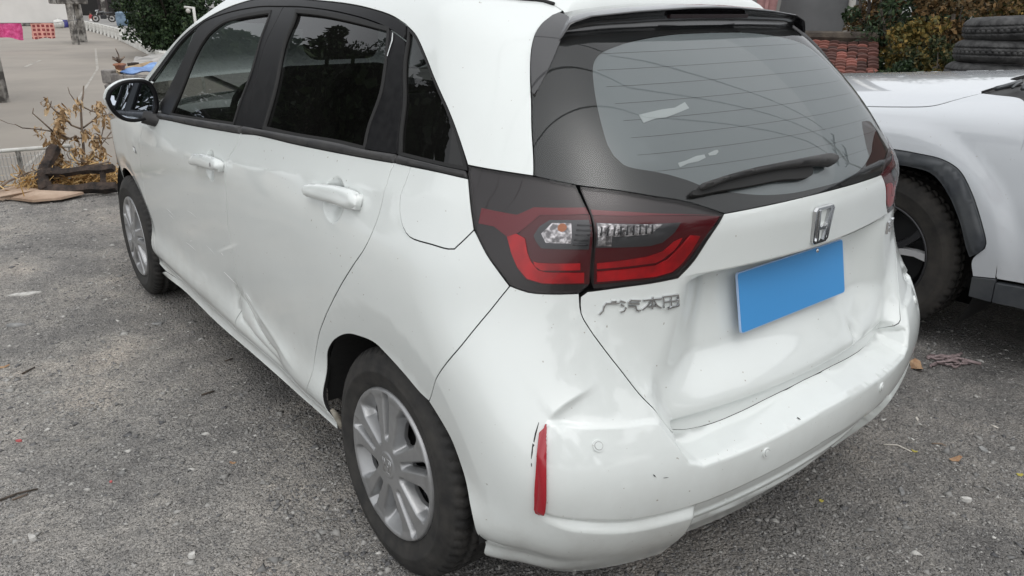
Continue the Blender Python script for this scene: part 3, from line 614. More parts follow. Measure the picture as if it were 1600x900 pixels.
# --- black window surround, glass, belt trims
wf, wr, wq = loop(D['win_front'][:8], D['win_front'][7:11], D['win_front'][10:]+[D['win_front'][0]]), loop(D['win_rear'][:4], D['win_rear'][3:8], D['win_rear'][7:11], D['win_rear'][10:]+[D['win_rear'][0]]), loop(D['win_quarter'][:6], D['win_quarter'][5:8], D['win_quarter'][7:]+[D['win_quarter'][0]])
ri, bu = D['rail_in'], D['belt_up']
SB = M['satin_black']
panel('roof_rail_trim', loop(ro, [(3.319, 1.355), (3.318, 1.322)], rev(ri), [ri[0], (1.62, 1.30), (1.459, 1.23), (1.25, 1.085)], [(1.25, 1.085), (1.199, 1.09)]), SB, hb, .03, off=-.002)
panel('front_door_frame', loop(D['frame_front'], ri[:5], [ri[4], (2.488, 1.376), (2.403, 1.196), (2.415, 1.035)], [(2.415, 1.035)]+rev([p for p in bu if 1.49 < p[0] < 2.4])), SB, hb, .03, off=-.004, holes=[wf])
panel('rear_door_frame', loop(rev(D['seam_mid_up']), ri[4:], D['frame_rear'], rev([p for p in bu if 2.45 < p[0] < 3.316])+[(2.415, 1.035)]), SB, hb, .03, off=-.004, holes=[wr])
panel('quarter_window_frame', loop(rev(D['frame_rear'])[:4]+[(3.319, 1.355)], D['dlo_rear'], [(3.541, 1.088), (3.537, 1.078)]+rev([p for p in bu if 3.32 < p[0] < 3.5])), SB, hb, .03, off=-.004, holes=[wq])
panel('front_quarter_glass', loop(D['tri_glass'][:3], D['tri_glass'][2:6], [D['tri_glass'][5], D['tri_glass'][6]], [D['tri_glass'][6], D['tri_glass'][0]]), M['glass_front'], hb, .05, off=-.006, lip=.004)
panel('front_window', wf, M['glass_front'], hb, .05, gap=0, off=-.011, lip=0)
panel('rear_window', wr, M['glass_rear'], hb, .05, gap=0, off=-.011, lip=0)
panel('quarter_window', wq, M['glass_rear'], hb, .05, gap=0, off=-.009, lip=0)
def seal(name, lp, off, w, m):       # a rubber bead round an opening
    a = inset(lp, -w*.5); panel(name, a, m, hb, .05, gap=0, off=off, lip=.008, holes=[inset(lp, w*.5)])
seal('window_seal', wf, -.002, .010, M['seal']); seal('window_seal', wr, -.002, .010, M['seal']); seal('window_seal', wq, -.002, .007, M['seal'])
dome = lambda h, w: (lambda s, z, sd: h*np.sqrt(np.clip(1-(1-np.clip(sd/w, 0, 1))**2, 0, 1)))
for a, b in ((1.3, 2.402), (2.41, 3.322), (3.326, 3.55)):
    lo_ = [p for p in bl if a < p[0] < b]; up_ = [p for p in bu if a < p[0] < b]
    if a == 1.3: lo_.append((2.400, 1.016)); up_.append((2.400, 1.040))
    if a == 3.326: lo_.insert(0, (3.3265, 1.061)); up_.insert(0, (3.3265, 1.081))
    if a == 2.41: lo_.insert(0, (2.412, 1.017)); up_.insert(0, (2.412, 1.041)); lo_.append((3.32, 1.061)); up_.append((3.32, 1.08))
    panel('belt_trim', loop(lo_, [lo_[-1], up_[-1]], rev(up_), [up_[0], lo_[0]]), M['trim'], hb, .008, off=dome(.008, .009), lip=.01)
panel('window_sticker', np.array([(3.262, 1.335), (3.268, 1.318), (3.262, 1.300), (3.253, 1.281), (3.250, 1.283), (3.258, 1.301), (3.262, 1.318), (3.258, 1.335)]), M['white_line'], hb, .02, gap=0, off=-.0015, lip=0, mirror=False)
# --- tailgate, glass, lamps
GB, GL, GS, GT = D['gate_bottom'], D['glass_bot'], D['gate_seam'], D['gate_top']
cen_b = [(4.5, .539)]
GS = GS[:6]+[(3.962, .604), (3.985, .572)]
bot = [(3.985, .572), (4.015, .548), (4.07, .529), (4.15, .5225), (4.243, .5265), (4.36, .535)]+cen_b
gl_in = rev(D['gate_light_in'])
fineT = [(.0085, (3.9, 5.1, .50, .62)), (.0085, (3.9, 5.1, .845, .90))]
def dense(n, a, b, y): return np.array([(s, y) for s in np.linspace(a, b, n)])
ext = [dense(160, 3.95, 5.05, y) for y in (.558, .562, .566, .570, .8685, .872, .8755, .879)]
RECS = [np.array([(s, z) for z in np.linspace(.60, .86, 20)]) for s in (4.0, 4.06)]
panel('tailgate', loop([(3.957, .879), (3.909, .876), (3.861, .874), (3.803, .868)], [(3.793, .858)]+GS[1:], bot, mir(bot), mir([(3.793, .858)]+GS[1:]), mir([(3.957, .879), (3.909, .876), (3.861, .874), (3.803, .868)]),
      rev(mir(gl_in)), [(2*S3-4.087, 1.001)]+rev([(2*S3-p[0], p[1]) for p in []])+[(4.75, 1.003), (4.487, 1.005), (4.25, 1.003), (4.087, 1.001)], rev(gl_in)), W, hb, .016, gap=.0009, mirror=False, fine=fineT, extra=ext, lip=.02)
dp = D['dpil']
rw_left = [(3.742, 1.315)]+dp[5:]
top = [(3.742, 1.315), (3.79, 1.345), (3.95, 1.362), (4.2, 1.368), (4.5, 1.368)]
ring = loop(rw_left, [(3.679, 1.081), (3.759, 1.069)], GT, GL+[(4.5, 1.005)], mir(GL+[(4.5, 1.005)]), mir(GT), mir([(3.679, 1.081), (3.759, 1.069)]), mir(rw_left), mir(top)[::-1][::-1] if False else [(2*S3-p[0], p[1]) for p in top], rev(top))
panel('rear_glass', ring, M['glass_gate'], hb, .03, mirror=False, lip=.004)
fi = D['frit_in'][1:]
fl_ = [(4.5, 1.345)]+fi+[(4.36, 1.018), (4.5, 1.017)]
hole = loop(fl_[:4], fl_[3:12], fl_[11:], [(2*S3-a, b) for a, b in rev(fl_)][:len(fl_)])
panel('glass_border', inset(ring, .002), M['frit'], hb, .03, gap=0, mirror=False, off=-.004, lip=0, holes=[hole])
panel('glare_haze', hole, M['haze'], hb, .04, gap=0, mirror=False, off=-.0065, lip=0)  # added layer, lightens the clear pane like glare; no real part of the glass
# heating wires and old sticker residue on the inside of the rear glass
for k in range(9):
    z0 = 1.06+.031*k; a = 3.86+.05*math.exp(-((z0-1.15)/.1)**2)*0+(.17 if k < 1 else 0)+.03*(k > 7)
    aa = a+.04; ln = [(s, z0+.004*math.sin((s-aa)*2.2)) for s in np.linspace(aa, 2*S3-aa, 26)]
    P_ = surfD(np.array([p[0] for p in ln]), np.array([p[1] for p in ln])); N_ = surfN(surfD, np.array([p[0] for p in ln]), np.array([p[1] for p in ln]))
    bm = bmesh.new(); tube(bm, [Vector(q) for q in P_-N_*.006], .00032, 4); bmobj('heating_wire', bm, M['frit'], hb)
def strip(name, pts, w, m, off):
    p = np.array(pts); d = np.gradient(p, axis=0); d /= np.linalg.norm(d, axis=1, keepdims=True); n = np.stack([-d[:, 1], d[:, 0]], 1); w = np.array(w)[:, None]
    return panel(name, np.vstack([p-n*w, (p+n*w)[::-1]]), m, hb, .02, gap=0, off=off, lip=0, mirror=False)
strip('torn_tape', [(3.945, 1.185), (3.99, 1.190), (4.03, 1.192), (4.08, 1.196), (4.13, 1.204)], [.0075, .0065, .0075, .005, .006], M['tape'] if 'tape' in M else M['white_line'], -.005)
strip('sticker_residue', [(4.00, 1.098), (4.03, 1.102), (4.07, 1.106), (4.10, 1.109)], [.004, .003, .005, .003], M['white_line'], -.005)
strip('sticker_residue', [(4.115, 1.111), (4.14, 1.113), (4.155, 1.116)], [.002, .004, .002], M['white_line'], -.005)
def lamp(name, outline, zones):
    o = panel(name, outline, M['lens'], hb, .02, off=.001, lip=.012)
    for q in o:
        pass
    back = panel('lamp_back', inset(outline, .001), M['smoke'], None, .02, gap=0, off=-.010, lip=0)
    for q, b in zip(o, back): b.parent = q
    for nm, lp_, mm, of, lipz in zones:
        zz = panel(nm, loop(*lp_) if isinstance(lp_[0][0], (list, tuple)) else np.array(lp_) if False else loop(list(lp_)+[lp_[0]], step=.006), M[mm], None, .012, gap=0, off=of, lip=lipz)
        for q, b in zip(o, zz): b.parent = q
    return o
def poly(k):
    c = D[k]; return [[c[i], c[(i+1) % len(c)]] for i in range(len(c))]
tl = loop(ll, D['light_bottom'], D['light_split'], D['light_top'])
lamp('tail_lamp', tl, [('red_lens', poly('l_dred'), 'red_dark', -.008, 0), ('smoked_red_lens', poly('l_pink'), 'red_mid', -.0075, 0), ('light_guide', poly('l_bar'), 'red_bar', -.0035, .004), ('light_guide', poly('l_bar2'), 'red_bar', -.005, .003),
     ('clear_lamp', poly('l_clear'), 'lampgrey', -.0055, .002), ('reflector_bowl', poly('l_refl'), 'reflector', -.0045, .001)])
gl = loop(GT, D['gate_light_in'], D['gate_light_bot'], D['gate_split'])
lamp('tailgate_lamp', gl, [('red_lens', poly('r_dred'), 'red_dark', -.008, 0), ('smoked_red_lens', poly('r_pink'), 'red_mid', -.0075, 0), ('light_guide', poly('r_bar'), 'red_bar', -.0035, .004), ('light_guide', poly('r_bar2'), 'red_bar', -.005, .003),
     ('clear_lamp', poly('r_clear'), 'lampgrey', -.0055, .002), ('reflector_bowl', poly('r_refl'), 'reflector', -.0045, .001)])
# ribs inside the clear lamps
bm = bmesh.new()
for k in range(5):
    z0 = .962+.0095*k; s_ = np.linspace(3.756, 3.782, 5); P_ = surfD(s_, s_*0+z0); N_ = surfN(surfD, s_, s_*0+z0); tube(bm, [Vector(q) for q in P_-N_*.004], .0018, 6)
for k in range(9):
    s0 = 3.80+.0115*k; z_ = np.linspace(.980, .997, 4); P_ = surfD(z_*0+s0, z_); N_ = surfN(surfD, z_*0+s0, z_); tube(bm, [Vector(q) for q in P_-N_*.004], .0018, 6)
bmobj('lamp_ribs', bm, M['lampgrey'], hb, True)
panel('amber_bulb', circ_pts(3.731, .994, .008, 12), M['amber'], hb, .006, gap=0, off=-.0035, lip=.001)
# --- bumper
at = qa[ia:]
lbm, bs = D['light_bottom'], D['bump_seam']
mm = lambda c: [(2*S3-a, b) for a, b in c]
bumper_lp = loop(lbm, GS, bot, mir(bot), mir(GS), mir(lbm), mm(bs), mm(at), mm([(3.576, .247), (3.60, .19), (3.64, .166)]), [(2*S3-3.64, .166), (4.5, .163), (3.64, .166)], [(3.64, .166), (3.60, .19), (3.576, .247)], rev(at), rev(bs))
Eo = np.array(resample(T_LEFT+mir(T_LEFT)[1:], .006))
padc = np.array(resample(PAD_L, .007)); padm = padc*[-1, 1]+[2*S3, 0]
fb = np.array([(s, float(FACEB(np.array(s)))) for s in np.arange(3.6, 4.5, .008)])
ex = [Eo, offs(Eo, .006), offs(Eo, .012), offs(Eo, .018)]
for c_ in (padc, padm): ex += [offs(c_, -.005), offs(c_, .004), offs(c_, .010)]
for d_ in (.001, .004, .009, .014, .019, .024, .029, .036, .052, .057, .062, .068, .075, .082, .088, .098, .106, .116, .13):
    for q in (fb, ): ex += [q-[0, d_], (q-[0, d_])*[-1, 1]+[2*S3, 0]]
for d_ in (-.004, .004, .012, .02, .03): ex.append(np.array([(4.01+d_, z) for z in np.linspace(.165, .40, 40)])); ex.append(np.array([(2*S3-4.01-d_, z) for z in np.linspace(.165, .40, 40)]))
fr_ = resample(FIN, .006); fm_ = fr_*[-1, 1]+[2*S3, 0]
for q in (fr_, fm_): ex += [q, offs(q, .006), offs(q, -.006), offs(q, .014), offs(q, -.014)]
panel('rear_bumper', bumper_lp, W, hb, .014, gap=.0009, mirror=False, extra=ex, lip=.03)
refl_lp = loop([(3.747, .626), (3.722, .610)], [(3.722, .610), (3.703, .567), (3.682, .501), (3.678, .452)], [(3.678, .452), (3.682, .441), (3.692, .437), (3.704, .441), (3.709, .454)], [(3.709, .454), (3.719, .525), (3.747, .626)], step=.006)
panel('bumper_reflector', refl_lp, M['red_refl'], hb, .0045, off=.0075, lip=.015, mirror=False)
rr_ = panel('bumper_reflector', refl_lp, M['red_refl'], hb, .0045, off=.001, lip=.010); bpy.data.objects.remove(rr_[0], do_unlink=True)
def disc_on(name, s0, z0, r, m, off, lip, par=None, mirror=False):
    P0 = surfD(np.array([s0, s0+.004, s0]), np.array([z0, z0, z0+.004])); us = np.linalg.norm(P0[1]-P0[0])/.004; vs = np.linalg.norm(P0[2]-P0[0])/.004
    q = np.array([(s0+r*math.cos(t)/us, z0+r*math.sin(t)/vs) for t in np.linspace(0, 2*PI, 22, endpoint=False)])
    return panel(name, q, m, par or hb, .01, gap=0, off=off, lip=lip, mirror=mirror)
M['sensor_grey'] = mat('flat_grey', (.25, .25, .25), .6)  # plain grey of the sensor rings, keyhole and side marker
for s0, z0 in ((3.842, .578), (4.23, .470), (2*S3-4.23, .470), (2*S3-3.842, .578)):
    disc_on('parking_sensor', s0, z0, .0125, W, .003, .006); disc_on('sensor_ring', s0, z0, .0088, M['sensor_grey'], .0034, .001); disc_on('sensor_face', s0, z0, .0078, W, .0045, .003)
# scuffs: black scrape beside the reflector, chips, pale scratches on the doors
M['scuff'] = mat('bare_plastic_scuff', (.015, .015, .015), .8); M['scratch'] = mat('pale_scratch', (.82, .83, .83), .6)
strip('scrape_mark', [(3.727, .627), (3.714, .607), (3.705, .592)], [.0006, .0016, .0012], M['scuff'], .0008)
strip('scrape_mark', [(3.703, .588), (3.699, .583), (3.694, .572), (3.688, .56)], [.0026, .0012, .0016, .0005], M['scuff'], .0008)
for a, b, w in (((3.686, .552), (3.684, .545), .0012), ((3.925, .503), (3.928, .497), .001), ((3.94, .49), (3.948, .488), .0007), ((4.36, .51), (4.363, .511), .0012)):
    strip('paint_chip', [a, ((a[0]+b[0])/2, (a[1]+b[1])/2), b], [w*.5, w, w*.5], M['scuff'], .0009)
for a, b, w in (((1.42, .60), (1.52, .588), .0016), ((1.43, .578), (1.50, .572), .0012), ((1.60, .50), (1.72, .497), .002), ((2.03, .50), (2.14, .484), .0045), ((2.24, .487), (2.29, .465), .003), ((1.88, .56), (1.98, .545), .0012), ((1.75, .66), (1.85, .655), .001), ((1.66, .52), (1.70, .53), .001), ((2.05, .575), (2.07, .57), .003)):
    strip('door_scratch', [a, ((a[0]+b[0])/2, (a[1]+b[1])/2+.002), b], [w*.3, w, w*.2], M['scratch'], .0006)
# --- spoiler and its wings
bow = lambda s, z, sd: .012*sstep(sd/.02)
panel('spoiler_wing', loop(dp[1:6], [(3.722, 1.272), (3.705, 1.232)], [(3.707, 1.224), (3.712, 1.225)], D['wing'], [(3.837, 1.337), (3.872, 1.372), (3.845, 1.382), (3.824, 1.377)]), M['gloss_black'], hb, .012, off=.006, lip=.02)
su = D['spoiler_up']
sA = resample(su[:4]+[(4.30, 1.408), (4.5, 1.409)], .02)
lipP = np.array([(-.205, .47, 1.325), (-.212, .461, 1.338), (-.216, .444, 1.363), (-.224, .39, 1.377), (-.242, .259, 1.387), (-.254, .086, 1.395), (-.255, 0, 1.396)])
nA = 34
def samp(P_, n):
    d = np.r_[0, np.cumsum(np.linalg.norm(np.diff(P_, axis=0), axis=1))]; t = np.linspace(0, d[-1], n); return np.stack([np.interp(t, d, P_[:, i]) for i in range(3)], 1)
A3 = samp(surfD(sA[:, 0], sA[:, 1]), nA); A3[:, 2] -= .001
sG = np.linspace(3.80, 4.5, nA); G3 = surfD(sG, 1.352+.0*sG-.015*((4.5-sG)/.7)**2.5); 
lp3 = np.stack([resample(lipP[:, [1, k]][::-1] if False else lipP[:, [1, k]], .01)[:, 1] for k in (0,)], 1) if False else samp(lipP, nA)
hh = np.linspace(.004, .007, nA)[:, None]*np.array([0, 0, 1])
lift = np.array([0, 0, 1.])
rowsS = [A3-np.array([-.02, 0, .004]), A3, A3*.5+(lp3+hh)*.5+np.array([0, 0, .002]), lp3+hh*.8+np.array([.006, 0, .0]), lp3+hh*.4+np.array([-.001, 0, 0]), lp3, lp3+np.array([.012, 0, .001]), lp3*.45+G3*.55+np.array([.022, 0, .004]), G3+np.array([.010, 0, .006]), G3+np.array([.002, 0, -.003])]
V, Fc = [], []
full_rows = [np.vstack([r, r[::-1][1:]*[1, -1, 1]]) for r in rowsS]; nn = len(full_rows[0])
for r in full_rows: V += r.tolist()
for i in range(len(full_rows)-1):
    for j in range(nn-1): Fc.append((i*nn+j, (i+1)*nn+j, (i+1)*nn+j+1, i*nn+j+1))
sp = meshobj('roof_spoiler', V, Fc, M['gloss_black'], hb, True)
M['brake'] = mat('brake_light_lens', (.016, .006, .008), .35)
bm = bmesh.new(); box(bm, (-.232, 0, 1.378), (.012, .30, .010), None, .002); bmobj('high_brake_light', bm, M['brake'], hb)
# --- roof: white skin from the side rails to the middle, with a moulding in the joint
ringL = [(s, float(z)) for s, z in [(2.36, 1.479), (2.8, 1.478), (3.3, 1.462), (3.6, 1.432), (3.739, 1.414)]]+D['roof_seam'][::-1][1:]
rr = resample(ringL, .03); R3 = surfD(rr[:, 0], rr[:, 1]); R3 = np.vstack([R3, A3]); n0 = len(R3)
rows_ = []
for t in np.linspace(0, 1, 14):
    q = R3.copy(); xc = np.clip(R3[:, 0]*1.0, -.3, 1.4)+.0; q[:, 1] = R3[:, 1]*(1-t)
    q[:, 0] = R3[:, 0]+(np.maximum(R3[:, 0], .25)-R3[:, 0])*sstep(np.array(t)); q[:, 2] = R3[:, 2]+(1.522-.02*np.clip(.6-q[:, 0], 0, 1)-R3[:, 2])*(1-(1-t)**2.2)*.96
    rows_.append(q)
V, Fc = [], []
for sg in (1, -1):
    b0 = len(V)
    for q in rows_: V += (q*[1, sg, 1]).tolist()
    for i in range(13):
        for j in range(n0-1):
            f_ = (b0+i*n0+j, b0+i*n0+j+1, b0+(i+1)*n0+j+1, b0+(i+1)*n0+j); Fc.append(f_ if sg < 0 else f_[::-1])
meshobj('roof', V, Fc, W, hb, True)
for sg in (1, -1):
    bm = bmesh.new(); mp = resample([(3.3, 1.459), (3.6, 1.430), (3.739, 1.4135)]+D['roof_seam'][::-1][1:3], .02); mp3 = surfD(mp[:, 0], mp[:, 1])*[1, sg, 1]
    tube(bm, [Vector(q)+Vector((0, 0, .0015)) for q in mp3], .005, 6); bmobj('roof_moulding', bm, M['seal'], hb, True)
# --- windscreen, bonnet, nose, floor
ap = surfD(np.array([p[0] for p in D['apil']]), np.array([p[1] for p in D['apil']])); n0 = len(ap); V, Fc = [], []
for t in np.linspace(1, -1, 13):
    for q in ap: V.append((q[0]+.16*(1-t*t)*(1.5-q[2]), q[1]*t, q[2]+.03*(1-t*t)))
for i in range(12):
    for j in range(n0-1): Fc.append((i*n0+j, i*n0+j+1, (i+1)*n0+j+1, (i+1)*n0+j))
meshobj('windscreen', V, Fc, M['glass_front'], hb, True)
ft = resample([(.22, .78), (.6, .862), (1.0, .915), (1.2, .935), (1.315, .946)], .04); f3 = surfD(ft[:, 0], ft[:, 1]); n0 = len(f3); V, Fc = [], []
for t in np.linspace(1, -1, 17):
    for q in f3: V.append((q[0]+.18*(1-t*t), q[1]*t, q[2]+.075*(1-abs(t)**3)))
for i in range(16):
    for j in range(n0-1): Fc.append((i*n0+j, (i+1)*n0+j, (i+1)*n0+j+1, i*n0+j+1))
meshobj('bonnet', V, Fc, W, hb, True)
ns = np.linspace(.26, .80, 12); n3 = surfD(ns*0+.215, ns); V, Fc = [], []
for t in np.linspace(1, -1, 15):
    for q in n3: V.append((q[0]+.30*(1-t*t), q[1]*t, q[2]+(.04*(1-t*t) if q[2] > .7 else 0)))
for i in range(14):
    for j in range(11): Fc.append((i*12+j, i*12+j+1, (i+1)*12+j+1, (i+1)*12+j))
meshobj('front_bumper', V, Fc, W, hb, True)
bm = bmesh.new(); box(bm, (1.25, 0, .27), (2.2, 1.42, .10)); box(bm, (2.9, 0, .30), (.7, 1.1, .16)); box(bm, (-.05, 0, .34), (.95, 1.06, .14)); box(bm, (0, 0, .27), (.12, 1.3, .10)); bmobj('underbody', bm, M['under'], hb)
for wx in (0, 2.53):
    for sg in (1, -1):
        bm = bmesh.new(); n_ = 30; a0, a1 = math.radians(2), math.radians(182); rng_ = []
        for y in (.812, .50):
            rng_.append([bm.verts.new((wx+.376*math.cos(a0+(a1-a0)*i/n_), sg*y, .30+.376*math.sin(a0+(a1-a0)*i/n_))) for i in range(n_+1)])
        for i in range(n_): bm.faces.new((rng_[0][i], rng_[0][i+1], rng_[1][i+1], rng_[1][i]))
        bm.faces.new(rng_[1]); bmobj('wheel_arch_liner', bm, M['under'], hb)
# inner skin of the cabin, headliner, seats, dashboard
NG = np.linspace(.75, 2*S3-.75, 150); V, Fc = [], []; zz_ = np.linspace(.70, 1.0, 5)
for z0 in zz_:
    zc = np.full(len(NG), z0); b = base(np.where(NG > S3, 2*S3-NG, NG), zc); b = np.where((NG > S3)[:, None], b*[1, -1, 1], b)
    cx = np.stack([np.clip(b[:, 0], .0, 2.6)*0, b[:, 1]*.085, b[:, 0]*0], 1); q = b-cx; q[:, 0] = np.maximum(q[:, 0], -.43+.0*q[:, 0]); V += q.tolist()
for i in range(4):
    for j in range(len(NG)-1): Fc.append((i*150+j, i*150+j+1, (i+1)*150+j+1, (i+1)*150+j))
meshobj('cabin_trim', V, Fc, M['cabin'], hb, True)
bm = bmesh.new(); box(bm, (.95, 0, .36), (2.6, 1.36, .05)); box(bm, (-.05, 0, .66), (.76, 1.36, .04)); bmobj('cabin_floor', bm, M['cabin'], hb)
V, Fc = [], []
for i, x in enumerate(np.linspace(1.75, -.05, 14)):
    for j, y in enumerate(np.linspace(-.52, .52, 9)): V.append((x, y, 1.452-.11*max(0, .5-x)**2*2-.05*(y/.52)**2-.06*max(0, x-1.3)))
for i in range(13):
    for j in range(8): Fc.append((i*9+j, i*9+j+1, (i+1)*9+j+1, (i+1)*9+j))
meshobj('headliner', V, Fc, M['headliner'], hb, True)
def seat(x, y, w, tall=.62):
    t = bpy.data.objects.new('seat', bpy.data.meshes.new('seat'))
    bm = bmesh.new(); box(bm, (x+.26, y, .58), (.52, w, .20), Euler((0, -.12, 0)).to_matrix(), .07, 3); o = bmobj('seat', bm, M['cabin'], hb, True)
    bm = bmesh.new(); box(bm, (x-.06, y, .58+tall*.5), (.17, w*.96, tall), Euler((0, -.22, 0)).to_matrix(), .07, 3); bmobj('seat_back', bm, M['cabin'], o, True)
    bm = bmesh.new(); box(bm, (x-.17, y, .58+tall+.11), (.10, min(w, .27), .19), Euler((0, -.2, 0)).to_matrix(), .045, 3)
    for dy in (-.05, .05): tube(bm, [(x-.15, y+dy, .58+tall+.03), (x-.12, y+dy, .56+tall-.05)], .007, 6)
    bmobj('headrest', bm, M['cabin'], o, True)
seat(1.22, .36, .50); seat(1.22, -.36, .50); seat(.33, .40, .44, .52); seat(.33, -.04, .44, .52); seat(.33, -.46, .40, .52)
bm = bmesh.new(); box(bm, (2.02, 0, .82), (.42, 1.36, .26), Euler((0, .2, 0)).to_matrix(), .08, 3); box(bm, (1.75, 0, .62), (.5, .26, .3), None, .05, 2); bmobj('dashboard', bm, M['cabin'], hb, True)
bm = bmesh.new(); pts = [Vector((1.74+.075*math.sin(t), .36+.175*math.cos(t), .93+.16*math.sin(t))) for t in np.linspace(0, 2*PI, 33)]; tube(bm, pts, .014, 8, False)
tube(bm, [(1.74, .19, .93), (1.77, .36, .92), (1.74, .53, .93)], .016, 6); tube(bm, [(1.77, .36, .92), (1.95, .36, .84)], .03, 8); bmobj('steering_wheel', bm, M['cabin'], hb, True)
bm = bmesh.new(); box(bm, (1.60, .02, 1.36), (.03, .24, .065), Euler((0, .1, 0)).to_matrix(), .014, 2); bmobj('interior_mirror', bm, M['cabin'], hb, True)
# --- door handles
for pts, keyc, nm in ((D['handle_rear'], None, 'rear'), (D['handle_front'], None, 'front')):
    q = loop(list(pts)+[pts[0]], step=.008); hp = lambda s, z, sd: .018+.013*np.sqrt(np.clip(1-(1-np.clip(sd/.014, 0, 1))**2, 0, 1))
    ACTIVE_CUPS = []; hs = panel('door_handle', q, W, hb, .007, gap=0, off=hp, lip=.016)
    e0, e1 = q[:, 0].min(), q[:, 0].max()
    for c0, c1 in ((e0+.004, e0+.040), (e1-.075, e1-.003)):
        qq = q[(q[:, 0] > c0) & (q[:, 0] < c1)]; zc_ = [(c0, np.interp(c0+.004, q[:, 0][np.argsort(q[:, 0])], q[:, 1][np.argsort(q[:, 0])])), (c1, 0)]
        z0a, z1a = qq[:, 1].min(), qq[:, 1].max(); zm = (z0a+z1a)/2; hw = (z1a-z0a)*.40; sl = (.012 if nm == 'rear' else .02)*(c1-c0)
        panel('handle_base', loop([(c0, zm-hw), (c1, zm-hw+sl)], [(c1, zm-hw+sl), (c1, zm+hw)], [(c1, zm+hw), (c0, zm+hw-sl)], [(c0, zm+hw-sl), (c0, zm-hw)]), W, hb, .02, gap=0, off=.017, lip=.03)
    ACTIVE_CUPS = CUPS
disc_on('keyhole', 2.288, .905, .006, M['sensor_grey'], .0325, .002)
# side repeater on the fender
panel('side_marker', loop([(1.082, .803), (1.082, .778)], [(1.082, .778), (1.118, .776)], [(1.118, .776), (1.118, .802)], [(1.118, .802), (1.082, .803)]), M['sensor_grey'], hb, .02, gap=0, off=.003, lip=.005)
panel('marker_lens', loop([(1.088, .798), (1.088, .783)], [(1.088, .783), (1.112, .781)], [(1.112, .781), (1.112, .797)], [(1.112, .797), (1.088, .798)]), M['scratch'], hb, .02, gap=0, off=.0045, lip=.003)
# --- wiper
def armh(s, z, sd): return .026+.010*np.sqrt(np.clip(1-(1-np.clip(sd/.006, 0, 1))**2, 0, 1))
panel('wiper_arm', loop(D['arm'][:6], D['arm'][5:10], D['arm'][9:]+[D['arm'][0]], step=.006), M['trim'], hb, .006, gap=0, off=armh, lip=.016, mirror=False)
panel('wiper_blade', loop(D['blade']+[D['blade'][0]], step=.006), M['seal'], hb, .008, gap=0, off=.012, lip=.012, mirror=False)
# --- plate, emblem, letters
pl = empty('number_plate', (-.5604, 0, .7746)); pl.parent = hb; pl.rotation_euler = (0, .2131, 0)
def rrect(w, h, r, n=6):
    o = []
    for cx, cy, a in ((w-r, h-r, 0), (-w+r, h-r, 90), (-w+r, -h+r, 180), (w-r, -h+r, 270)):
        for i in range(n+1): t = math.radians(a+90*i/n); o.append((cx+r*math.cos(t), cy+r*math.sin(t)))
    return o
def extr(bm, pts, x0, x1):
    a = [bm.verts.new((x0, -p[0], p[1])) for p in pts]; b = [bm.verts.new((x1, -p[0], p[1])) for p in pts]
    bm.faces.new(a[::-1]); bm.faces.new(b)
    for i in range(len(pts)): bm.faces.new((a[i], a[(i+1) % len(pts)], b[(i+1) % len(pts)], b[i]))
for nm, w, h, r, x0, x1, m_ in (('plate_edge', .2205, .0705, .008, -.001, .004, 'plate_edge'), ('plate_face', .2185, .0685, .007, -.0022, .002, 'plate')):
    bm = bmesh.new(); extr(bm, rrect(w, h, r), x0, x1); bmesh.ops.recalc_face_normals(bm, faces=bm.faces); bmobj(nm, bm, M[m_], pl)
bm = bmesh.new(); bmesh.ops.create_uvsphere(bm, u_segments=12, v_segments=6, radius=.006); bmesh.ops.transform(bm, matrix=Matrix.Translation((-.003, -.10, .0625)) @ Matrix.Diagonal((.5, 1, 1, 1)), verts=bm.verts); bmobj('plate_screw', bm, M['chrome'], pl, True)
bm = bmesh.new(); box(bm, (.014, 0, 0), (.022, .38, .10)); bmobj('plate_bracket', bm, M['trim'], pl)
def frame_at(s0, z0, off=0):
    a = np.array([s0, s0+.004, s0]); b = np.array([z0, z0, z0+.004]); P_ = surfD(a, b); u = Vector(P_[1]-P_[0]).normalized(); v = Vector(P_[2]-P_[0]); n = u.cross(v).normalized(); v = n.cross(u)
    return Vector(P_[0])+n*off, u, v, n
def chrome_stroke(bm, pts2, w, fr, h=.006):
    p0, u, v, n = fr
    for i in range(len(pts2)-1):
        a, b = Vector((*pts2[i], 0)), Vector((*pts2[i+1], 0)); d = (b-a); L_ = d.length
        if L_ < 1e-6: continue
        d /= L_; q = Vector((-d.y, d.x, 0)); a -= d*w*.3; b += d*w*.3
        lo = [a-q*w, b-q*w, b+q*w, a+q*w]; hi = [a-q*w*.68, b-q*w*.68, b+q*w*.68, a+q*w*.68]
        vl = [bm.verts.new(p0+u*p.x+v*p.y) for p in lo]; vh = [bm.verts.new(p0+u*p.x+v*p.y+n*h) for p in hi]
        bm.faces.new(vh)
        for k in range(4): bm.faces.new((vl[k], vl[(k+1) % 4], vh[(k+1) % 4], vh[k]))
fr = frame_at(4.5, .9335, .0); bm = bmesh.new()
sq = [(-.036, .034), (-.030, .040), (.030, .040), (.036, .034), (.029, -.036), (.022, -.041), (-.022, -.041), (-.029, -.036), (-.036, .034)]
chrome_stroke(bm, sq, .0042, fr, .007)
chrome_stroke(bm, [(-.024, .036), (-.015, -.037)], .0048, fr, .009); chrome_stroke(bm, [(.024, .036), (.015, -.037)], .0048, fr, .009)
chrome_stroke(bm, [(-.018, -.002), (-.010, -.008), (.010, -.008), (.018, -.002)], .0045, fr, .008)
bmobj('emblem', bm, M['chrome'], hb)
bm = bmesh.new()
